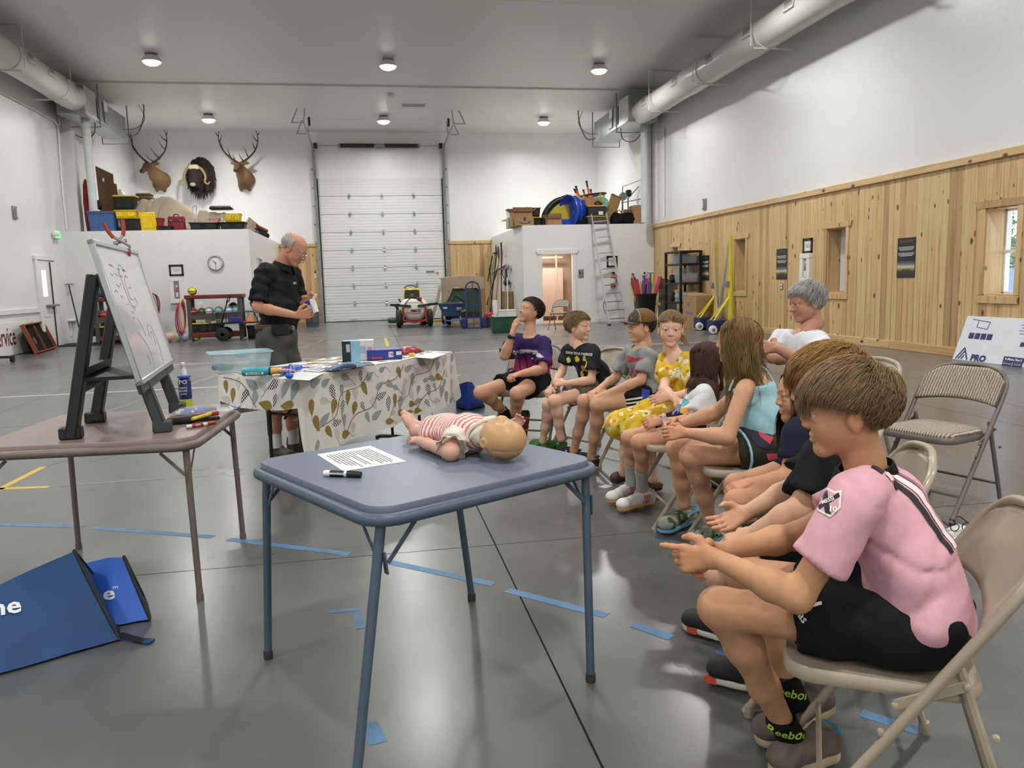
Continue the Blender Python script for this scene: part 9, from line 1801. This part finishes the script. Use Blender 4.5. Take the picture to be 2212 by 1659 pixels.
# wheelbarrow, seen from its handles
wx=(AY(952,690,23.2).x+AY(1008,690,23.2).x)/2;t=thing('wheelbarrow','blue poly wheelbarrow full of dark material beside the mower','wheelbarrow',(wx,23.3,0));PB=mat('faded_blue_poly','4f6a94',rough=.5,var=.06)
b=MB();rows=[[V3(wx+x_*s,23.75+y_*s*1.0-sh_,z_)for x_,y_ in rrect(.78,1.0,.16,5)]for s,z_,sh_ in((.02,.33,0),(.58,.33,0),(.62,.36,0),(.98,.70,.03),(1.04,.71,.03),(1.04,.68,.03))];b.sheet(rows,closed=True);o=b.build('tray',PB,t);solidify(o,.012);b=MB();b.sph((wx,23.75,.62),(.34,.42,.14),16,8);b.build('dark_load',mat('dark_mulch','302c2a',rough=.95,var=.4,vs=25),t)
WH=mat('weathered_wood_handle','8f8878',rough=.8,var=.15)
for s in(-1,1):b=MB();b.bar((wx+s*.18,24.3,.34),(wx+s*.32,22.75,.52 if s>0 else.30),.045,.05);b.build('handle',WH,t);b=MB();b.bar((wx+s*.22,23.5,.34),(wx+s*.24,23.25,.0),.05,.05,bev=.005);b.bar((wx+s*.22,23.8,.34),(wx+s*.24,23.3,.02),.04);b.build('leg',PB,t)
b=MB();b.bar((wx-.24,23.32,.20),(wx+.24,23.32,.20),.14,.03);b.build('leg_brace',PB,t);b=MB();b.lathe([(.1,-.05),(.19,-.04),(.2,0),(.19,.04),(.1,.05)],(wx,24.6,.2),16,R=Matrix.Rotation(PI/2,3,'Y'));b.build('wheel',RUBK,t);lettering('rigid',.07,frame((wx-.22,23.23,.58),(1,0,0),(0,-.4,1)),WHITEP,t)if False else None;b=MB();b.box((wx-.24,23.235,.58),(.12,.006,.05),Matrix.Rotation(.35,3,'X'));b.build('label_patch',PAPER,t);b=MB();b.box((wx+.17,23.22,.53),(.18,.04,.1),Matrix.Rotation(.35,3,'X'),bev=.015);b.build('bracket',GREYM,t);b=MB();b.tube(smooth_pts([(wx+.0,23.6,.74),(wx+.1,23.6,.92),(wx+.25,23.5,.85),(wx+.42,23.5,.66)],5),.035,7);b.build('hose_coil',INKK,t)
# hand truck
hx=AY(1024,700,22.4).x;t=thing('hand_truck','dark blue two-wheeled hand truck standing before the covered cart','hand truck',(hx,22.4,0));HT=mat('dark_blue_enamel','1d2a6b',rough=.4);b=MB();P_=[V3(hx-.20,22.42,.02),V3(hx-.20,22.5,1.1)]+[V3(hx+.20*math.cos(a_),22.51,1.12+.20*math.sin(a_))for a_ in np.linspace(PI,0,11)]+[V3(hx+.20,22.5,1.1),V3(hx+.20,22.42,.02)];b.tube(P_,.022,8);b.build('frame',HT,t)
for zz in(.34,.68,1.05):b=MB();b.bar((hx-.2,22.46,zz-.04),(hx+.2,22.46,zz-.04),.03,.035);b.build('cross_bar',HT,t)
b=MB();b.bar((hx,22.44,.02),(hx,22.5,1.3),.022,.022);b.build('centre_bar',HT,t);b=MB();b.box((hx,22.3,.015),(.42,.2,.012));b.build('toe_plate',HT,t)
for s in(-1,1):b=MB();b.lathe([(.05,-.06),(.13,-.06),(.14,0),(.13,.06),(.05,.06)],(hx+s*.29,22.52,.14),16,R=Matrix.Rotation(PI/2,3,'Y'));b.build('wheel',RUBK,t);b=MB();b.box((hx+s*.29,22.4,.16),(.14,.06,.30),bev=.02);b.build('wheel_guard',HT,t)
p=G(1053,706);ball('red playground ball on the floor beside the green tote',(p.x,p.y,0),.135,mat('red_rubber','b3222f',rough=.45))
GT=mat('forest_green_plastic','1f4a34',rough=.45);p=(G(1065,721)+G(1117,719))/2;tote('dark green storage tote on the floor behind the boy in purple',p.x,p.y+.25,0,.66,.45,.45,GT,None);carton('foam_box','white foam box sitting in the dark green tote',(p.x+.10,p.y+.25,.36),(.42,.34,.2),0,WHITEP,faces=[('lid',(0,0,.21),(.44,.36,.03),WHITEP)]);b=MB();b.box((p.x-.17,p.y+.42,.56),(.10,.08,.55),Matrix.Rotation(-.03,3,'Y'),bev=.004);b.build('foam_slab',WHITEP,label='tall white foam slab standing in the green tote',cat='foam')
p=AY(1064,678,22.6);t=thing('tool_box','red plastic tool box on the floor behind the green tote','box',(p.x,22.6,.2));b=MB();b.box((p.x,22.7,.33),(.46,.25,.20),bev=.05);b.build('case',REDM,t);b=MB();b.box((p.x+.02,22.57,.33),(.1,.01,.05));b.build('label_patch',PAPER,t);b=MB();b.box((p.x,22.7,.12),(.44,.24,.23),bev=.01);b.build('dark_crate',BLACKP,t)
p=G(676,705);tote('grey waste bin on the floor beside the big door',p.x,p.y,0,.46,.42,.66,mat('slate_grey_plastic','55595d',rough=.5),None,name='waste_bin');q=G(662,697);tote('pale blue bin behind the grey waste bin',q.x-.05,q.y+.3,0,.3,.3,.45,mat('pale_blue_plastic','6fa0bd',rough=.5),None,name='waste_bin')
# long-handled tools on the side wall of the right storage room
tl=[(1057,538,1062,690,'2a2a2a','d9c02c','yellow and black handled pruning pole',None),(1064,552,1040,690,'4a4038',None,'long thin dark rake','rake'),(1069,547,1052,692,'b9a878',None,'pale wooden-handled hoe','hoe'),(1073,545,1058,694,'35305a',None,'navy-handled shovel','shovel'),(1078,548,1070,692,'c9a04a',None,'yellow wooden-handled spade','shovel'),(1083,542,1083,690,'7a2a34',None,'red-handled garden fork','fork'),(1090,580,1094,690,'9a9a9a',None,'grey string trimmer','trim'),(1076,575,1045,695,'2a2a2a',None,'black-handled broom','rake'),(1096,600,1097,676,'d0d0d0',None,'thin silver edger','trim')]
for k,(x0,y0,x1,y1,c2,c3,lab,hd_)in enumerate(tl):
 Xw=XLR-.06-.05*(k%3);p0,p1=AX(x0,y0,Xw),AX(x1,y1,Xw-.18);p1.z=max(p1.z,.03);t=thing('garden_tool',lab+' leaning on the side wall of the right storage room','tool',tuple(p1));b=MB();b.tube([p1,mix(p1,p0,.75)],.02,6);b.build('shaft',mat('tool_'+c2,c2,rough=.6),t);b=MB();b.tube([mix(p1,p0,.75),p0],.024,6);b.build('grip',mat('tool_'+(c3 or c2)+'g',c3 or c2,rough=.6),t)
 if hd_=='shovel':b=MB();b.sph(p0+V3(-.02,0,.05),(.03,.16,.22),10,7);b.build('blade',mat('worn_steel','5a5450',rough=.6,metal=.4),t)
 elif hd_=='fork':
  b=MB();b.bar(p0+V3(0,-.12,0),p0+V3(0,.12,0),.03)
  for q2 in range(4):b.tube([p0+V3(0,-.1+.066*q2,0),p0+V3(0,-.1+.066*q2,.28)],.010,5)
  b.build('tines',DARKM,t)
 elif hd_:b=MB();b.box(p1+V3(-.05,0,.05)if hd_!='hoe' else p0,(.12,.34,.05),bev=.01);b.build('tool_head',DARKM if hd_!='trim' else GREYM,t)
p0=AX(1093,573,XLR-.1);t=thing('leaf_blower','grey and black trimmer engine hanging on the side wall of the right storage room','tool',tuple(p0));g=Flesh();q=AX(1094,610,XLR-.12);g.ell(q,(.10,.22,.12),k=.05);g.cone(p0,q,.03,.04,.03);g.cone(p0,AX(1062,592,XLR-.1),.03,.025,.03);v,F=g.mesh(.02);link('engine',to_mesh('engine',[(v,F)],BLACKP),t);b=MB();b.tube(smooth_pts([q,q+V3(-.05,.5,.3),p0+V3(-.05,.2,-.1),p0],4),.015,5);b.build('cable',INKK,t);b=MB();b.box(AX(1096,577,XLR-.12),(.1,.3,.16),bev=.03);b.build('motor_cover',GREYM,t)
b=MB();b.box((XLR-.03,26.2,.5),(.03,2.2,.95));b.build('plywood_sheet',mat('brown_plywood','8f7450',rough=.7,var=.15),label='brown plywood sheet leaning behind the garden tools',cat='board')
# ---------------------------------------------------------------- right wall: shelf unit, noodles, posts, posters, boards
p=G(1392,705);bx_,by_=7.0,21.6;bx_=AY(1393,660,by_).x;t=thing('waste_bin','black wheeled bin filled with pool noodles','bin',(bx_,by_,0));b=MB();b.sheet([[V3(bx_+x_*s,by_+y_*s,z_)for x_,y_ in rrect(.56,.5,.06,4)]for s,z_ in((.02,.03),(.78,.03),(.98,.80),(1.05,.81),(1.05,.85),(.97,.85),(.8,.3),(.02,.3))],closed=True);b.build('bin_body',BLACKP,t);lettering('BRUTE',.1,frame((bx_+.30,by_-.24,.55),(.2,-1,0),Z3),YELLOWP,t,bold=.003)
rn=random.Random(12);NC=(('2f5fc0','blue'),('c93a4f','red'),('e0c63a','yellow'),('c93a4f','red'),('35408f','navy'))
for k in range(24):
 c2,nm=NC[k%5];a_=rn.uniform(-1,1);p0=V3(bx_+a_*.16,by_+rn.uniform(-.12,.12),.35);p1=p0+V3(a_*.24+rn.uniform(-.14,.14),rn.uniform(-.12,.12),rn.uniform(.75,1.08));u=(p1-p0).normalized();t=thing('pool_noodle','%s foam pool noodle in the black bin, leaning %s at the %s'%(nm,'far left' if u.x<-.25 else 'left' if u.x<-.06 else 'far right' if u.x>.25 else 'right' if u.x>.06 else 'upright','front' if p0.y<by_ else 'back'),'noodle',tuple(p0),group='%s foam pool noodles in the black bin'%nm);b=MB();b.tube([p0,mix(p0,p1,.6)+V3(0,0,.01),p1],.034,9);o=b.build('foam',mat('noodle_'+c2,c2,rough=.7),t);b=MB();b.lathe([(.0001,.001),(.011,.001)],p1,8,R=u.to_track_quat('Z','Y').to_matrix());b.build('bore',PUPIL,t)
b=MB();q0,q1=AY(1426,690,21.2),AY(1430,606,21.6);q0.z=.02;b.bar(q0+V3(.35,.1,0),q1+V3(.35,.1,0),.78,.035,up=(0,1,0));t=thing('folded_table','folded table with pale rim standing between the noodle bin and the shelf unit','table',tuple(q0));b.build('tabletop',mat('dark_laminate','55534d',rough=.5),t);b=MB();b.tube([q0+V3(-.05,.1,0),q1+V3(-.05,.1,0),q1+V3(.73,.1,.0),q0+V3(.73,.1,0)],.022,6,closed=True);b.build('rim',mat('ivory_edge','d9d3bf',rough=.4),t)
sx0,sx1,sy0,sy1,sH=7.95,8.50,19.55,20.6,AX(1466,530,7.95).z;t=thing('shelf_unit','black plastic shelf unit full of bins against the pine wall','shelf',((sx0+sx1)/2,(sy0+sy1)/2,0));SZ=[.12,.62,1.12,1.62,1.95]
for x_ in(sx0,sx1):
 for y_ in(sy0,sy1):
  b=MB();b.box((x_,y_,.98),(.06,.06,1.96));b.build('post',BLACKP,t)
for z_ in SZ:b=MB();b.box(((sx0+sx1)/2,(sy0+sy1)/2,z_),(sx1-sx0+.06,sy1-sy0+.06,.05),bev=.006);b.build('shelf',BLACKP,t)
xm,ym=(sx0+sx1)/2,(sy0+sy1)/2
for x_,y_,z_,w_,l_,h_,lab,lid in((xm,ym-.1,SZ[3]+.03,.46,.66,.24,'clear bin of purple cloth on the upper shelf of the black unit',False),(xm,ym-.2,SZ[2]+.03,.44,.60,.24,'clear lidded bin on the middle shelf of the black unit',True),(xm,ym+.02,SZ[2]+.28,.4,.5,.14,'flat clear bin stacked on the middle shelf of the black unit',True),(xm,ym-.22,SZ[1]+.03,.44,.52,.26,'grey translucent bin on the lower shelf of the black unit',False)):clear_bin(lab,(x_,y_,z_),(w_,l_,h_),.05,lid=lid,sub=False)
for c3,d3,cc,nm,lab,k in((V3(xm,ym-.1,SZ[3]+.18),(.34,.5,.22),'4b3560','purple_cloth','purple cloth heaped in the upper clear bin',1),(V3(xm-.05,ym+.3,SZ[3]+.16),(.3,.26,.24),'cfcfd2','white_cloth','white cloth bundle at the far end of the upper shelf',2),(V3(xm,ym-.2,SZ[2]+.12),(.34,.5,.16),'b56a78','pink_toys','pink and red toys inside the middle clear bin',3),(V3(xm-.05,ym+.32,SZ[1]+.14),(.3,.3,.26),'1b1b1d','black_bag','black bag at the far end of the lower shelf',4),(V3(xm-.1,ym+.32,SZ[2]+.14),(.3,.28,.24),'1b1b1d','black_case','black case at the far end of the middle shelf',5)):
 g=Flesh();g.ell(c3,(d3[0]/2,d3[1]/2,d3[2]/2),k=.05);v,F=g.mesh(.02,sines(random.Random(k),.05,26));link(nm,to_mesh(nm,[(v,F)],mat(nm+'_stuff',cc,rough=.8,var=.3,vs=14)),label=lab,cat=nm.split('_')[1])
c3=V3(xm-.15,ym+.05,SZ[1]+.03);t=thing('bottle','white spray bottle with green label on the lower shelf of the black unit','bottle',tuple(c3));b=MB();b.lathe([(.05,0),(.055,.02),(.055,.16),(.02,.22),(.02,.26)],c3,12);b.build('bottle_body',WHITEP,t);b=MB();b.lathe([(.056,.03),(.056,.12)],c3,12);b.build('label_band',GRN,t);ball('green ball on the lowest shelf of the black unit',(xm-.05,ym-.05,SZ[0]+.03),.16,BM('2f9a4a'))
q=AX(1503,690,8.2);t=carton('cardboard_box','large cardboard box with blue print beside the shelf unit',(8.12,18.75,0),(.55,.75,.80),.06,CARD,faces=[('blue_print',(-.278,.05,.62),(.004,.16,.08),mat('dull_blue_print','5f6f94')),('blue_print',(-.278,.0,.40),(.004,.34,.05),mat('dull_blue_print','5f6f94')),('hand_hole',(-.278,.18,.26),(.004,.05,.08),CARDD)]);b=MB();b.box((0,.1,.83),(.5,.6,.05),Matrix.Rotation(.1,3,'X'));b.build('flap',CARD,t,local=True)
VY=mat('yellow_post_paint','d9c92c',rough=.4);NVY=mat('navy_box','1b2250',rough=.45)
for k,(pt_,pb_,bp_,lab)in enumerate((((1545,521),(1553,705),(1526,704),'farther'),((1575,507),(1585,690),(1556,712),'nearer'))):
 q=G(bp_[0],bp_[1]+8);t=thing('net_post','%s yellow volleyball post on a navy wheeled base by the pine wall'%lab,'post',tuple(q));bq=q+V3(.26,.05,0);tp=AX(pt_[0],pt_[1],bq.x);tp.y=bq.y+.0;zt_=AY(pt_[0],pt_[1],bq.y).z
 b=MB();b.tube([bq,V3(bq.x,bq.y,zt_*.62)],.055,10);b.build('lower_tube',VY,t);b=MB();b.tube([V3(bq.x,bq.y,zt_*.6),V3(bq.x-.02,bq.y,zt_)],.042,10);b.lathe([(.06,zt_*.6),(.06,zt_*.62)],(bq.x,bq.y,0),10);b.build('upper_tube',VY,t);b=MB();b.box(q+V3(0,0,.18),(.52,.36,.26),bev=.01);b.build('base_box',NVY,t)
 for s in(-1,1):b=MB();b.lathe([(.0001,-.04),(.09,-.03),(.10,0),(.09,.03),(.0001,.04)],q+V3(.27*s-.0,-.2,.10),14,R=Matrix.Rotation(PI/2,3,'X'));w_=b.build('wheel',WHITEP,t);b=MB();b.lathe([(.0001,-.046),(.04,-.045)],q+V3(.27*s,-.2,.10),10,R=Matrix.Rotation(-PI/2,3,'X'));b.build('hub',GREYM,w_);b=MB();b.bar(q+V3(-.2,.1*s,.3),V3(bq.x,bq.y,.85),.03);b.build('brace',VY,t)
 b=MB();b.box((bq.x-.08,bq.y,zt_*.5),(.10,.08,.14),bev=.01);b.build('winch',GREYM,t)
 if k==0:n0=V3(bq.x,bq.y,zt_)
 else:
  t=thing('net','gathered white volleyball net hanging between the two yellow posts','net',tuple(mix(n0,bq,.5)));b=MB();rn=random.Random(4)
  for q2 in range(16):a0,a1=n0+V3(-.05,0,-.15*rn.random()),V3(bq.x-.06,bq.y,zt_*.95-.2*rn.random());md=mix(a0,a1,.5)+V3(-.1+.08*rn.random(),0,-1.5-.5*rn.random());b.tube(smooth_pts([a0,mix(a0,md,.5)+V3(rn.uniform(-.04,.04),0,-.25),md,mix(a1,md,.5)+V3(rn.uniform(-.04,.04),0,-.2),a1],5),.009,4)
  o=b.build('mesh',mat('grey_white_net','b9b7b0',rough=.8),t);o['kind']='stuff'
PST=mat('dark_poster','23282a',rough=.35);GLD=mat('dull_gold_print','8a7236',rough=.5);DAWN=bpy.data.materials.new('sunrise_print');DAWN.use_nodes=True;N_,L2=DAWN.node_tree.nodes,DAWN.node_tree.links;tcn=N_.new('ShaderNodeTexCoord');sp=N_.new('ShaderNodeSeparateXYZ');L2.new(tcn.outputs['Generated'],sp.inputs[0]);rmp=ramp(N_,[(0,'2e2f28'),(.25,'4a4530'),(.42,'a08f5a'),(.55,'c9c4ae'),(.75,'6f7672'),(1,'2b3032')]);L2.new(sp.outputs['Z'],rmp.inputs[0]);L2.new(rmp.outputs[0],N_['Principled BSDF'].inputs['Base Color'])
for y_,ttl,lab in((11.62,'Responsibility','dark motivational poster reading Responsibility on the pine wall'),(15.58,'Self-Respect','dark motivational poster reading Self-Respect above the outlet'),(19.46,'Courage','dark motivational poster beside the shelf unit')):
 t=thing('poster',lab,'poster',(XR-.03,y_,1.51));T_=frame((XR-.026,y_,1.51),(0,-1,0),Z3);b=MB(T_);b.box((0,0,0),(.44,.64,.01));b.build('sheet',PST,t);lettering(ttl,.058 if len(ttl)>9 else.07,T_@Matrix.Translation((0,.265,.0055)),GLD,t);b=MB(T_);b.box((0,-.16,.0055),(.43,.22,.001));b.build('sunrise_picture',DAWN,t);b=MB(T_)
 for i in range(6):b.box((0,.17-.022*i-(.03 if i>2 else 0),.006),(.38-.07*(i%3==2),.008,.001))
 b.build('print_lines',PAPER,t).__setitem__('kind','stuff');b=MB(T_)
 for i in range(6):b.box((-.08+.035*i,-.205,.0065),(.012,.05,.001))
 b.build('silhouette_figures',INKK,t)
t=thing('outlet','grey four-socket outlet plate on the pine wall under the Self-Respect poster','outlet',(XR-.03,15.58,1.04));b=MB();b.box((XR-.028,15.58,1.04),(.012,.13,.13),bev=.003);b.build('plate',GREYM,t)
for s in(-1,1):
 for q2 in(-1,1):b=MB();b.box((XR-.036,15.58+s*.025,1.04+q2*.03),(.008,.035,.04),bev=.003);b.build('socket',WHITEP,t)
IN=mat('navy_board_print','262b5c',rough=.6);FOAMW=mat('foil_white_board','d6d8e0',rough=.45,var=.03)
y0,y1,z0,z1=WIN[1];t=thing('insulation_board','white insulation board with navy prints closing the middle window','board',(XR+.25,(y0+y1)/2,z0));b=MB();b.box((XR+.255,(y0+y1)/2,(z0+z1)/2),(.03,y1-y0-.05,z1-z0-.05));b.build('board',FOAMW,t)
for i in range(4):b=MB();b.box((XR+.238,y0+.30,z1-.12-.17*i),(.004,.12,.12));b.build('print_square',IN,t)
for i in range(3):b=MB();b.box((XR+.238,y0+.30,z0+.46-.15*i),(.004,.08,.09));b.build('print_block',IN,t)
y0,y1,z0,z1=WIN[2];t=thing('insulation_board','white board and calendar sheet closing the far window','board',(XR+.25,(y0+y1)/2,z0));b=MB();b.box((XR+.255,(y0+y1)/2,(z0+z1)/2),(.03,y1-y0-.05,z1-z0-.05));b.build('board',FOAMW,t);b=MB();b.box((XR+.237,y0+.2,z0+.30),(.005,.36,.50));b.build('calendar_sheet',PAPER,t)
for i in range(5):
 for j in range(2):b=MB();b.box((XR+.233,y0+.09+.055*i,z0+.2+.2*j),(.004,.035,.1));b.build('calendar_block',IN,t)
b=MB();b.tube([(XR+.236,y0+.2+.12*math.cos(a_),z1-.3+.14*math.sin(a_))for a_ in np.linspace(0,2*PI,17)[:-1]],.012,5,closed=True);b.build('round_print',IN,t)
y0,y1,z0,z1=WIN[3];b=MB();b.box((XR+.255,(y0+y1)/2,(z0+z1)/2),(.03,y1-y0-.05,z1-z0-.05));b.build('insulation_board',FOAMW,label='pale board closing the farthest window behind the shelf unit',cat='board')
# big insulation board leaning at right
A_,B_2,T0=G(2057,776),G(2200,793),AX(2094,695,XR-.05);u=(B_2-A_).normalized();up_=V3(XR-.06,0,0);hh=.62;nA=V3(XR-.08,A_.y-.02,hh);T_=frame(A_+V3(0,0,.004),u,nA-A_);Lb=1.27;t=thing('insulation_board','large white insulation board with navy print leaning at the foot of the pine wall','board',tuple(A_));Hb=(nA-A_).length;b=MB(T_);b.box((Lb/2,Hb/2,-.022),(Lb,Hb,.04));b.build('board',FOAMW,t);b=MB(T_);b.box((Lb+.001,Hb/2,-.022),(.004,Hb,.042));b.build('foam_edge',mat('foam_edge','b9b09a'),t)
def pr_(x_,y_,w_,h_):b=MB(T_);b.box((x_*Lb,y_*Hb,.0),(w_*Lb,h_*Hb,.003));return b.build('print_block',IN,t)
for i in range(4):pr_(.155+.085*i,.56,.07,.13)
pr_(.82,.13,.26,.11);pr_(.755,.035,.12,.07);pr_(.885,.035,.12,.07);pr_(.86,.46,.05,.09)
lettering('R-Matte Plus-3',.045,T_@Matrix.Translation((.82*Lb,.13*Hb,.002)),WHITEP,t,bold=.001);lettering('THICKNESS',.026,T_@Matrix.Translation((.755*Lb,.035*Hb,.002)),WHITEP,t);lettering('R-VALUE',.026,T_@Matrix.Translation((.885*Lb,.035*Hb,.002)),WHITEP,t);lettering('PRO',.125,T_@Matrix.Translation((.36*Lb,.075*Hb,.002)),IN,t,bold=.006,sx=1.1);lettering('R',.07,T_@Matrix.Translation((.945*Lb,.47*Hb,.002)),IN,t,bold=.004)
b=MB(T_)
for q0,q1 in(((.04,.02),(.125,.28)),((.125,.28),(.21,.02)),((.08,.02),(.14,.2)),((.12,.02),(.15,.12))):b.bar((q0[0]*Lb,q0[1]*Hb,0),(q1[0]*Lb,q1[1]*Hb,0),.02,.003,up=(0,0,1))
for q0,q1 in(((.1,.93),(.36,.88)),((.19,.90),(.19,.76)),((.19,.76),(.34,.72)),((.34,.72),(.35,.88))):b.bar((q0[0]*Lb,q0[1]*Hb,0),(q1[0]*Lb,q1[1]*Hb,0),.008,.003,up=(0,0,1))
b.build('logo_print',IN,t);b=MB(T_)
for i in range(5):b.box((.86*Lb,(.92-.06*i)*Hb,0),((.16+.03*(i%2))*Lb,.014*Hb,.003))
b.build('print_lines',mat('pale_navy_print','6f7396'),t).__setitem__('kind','stuff')
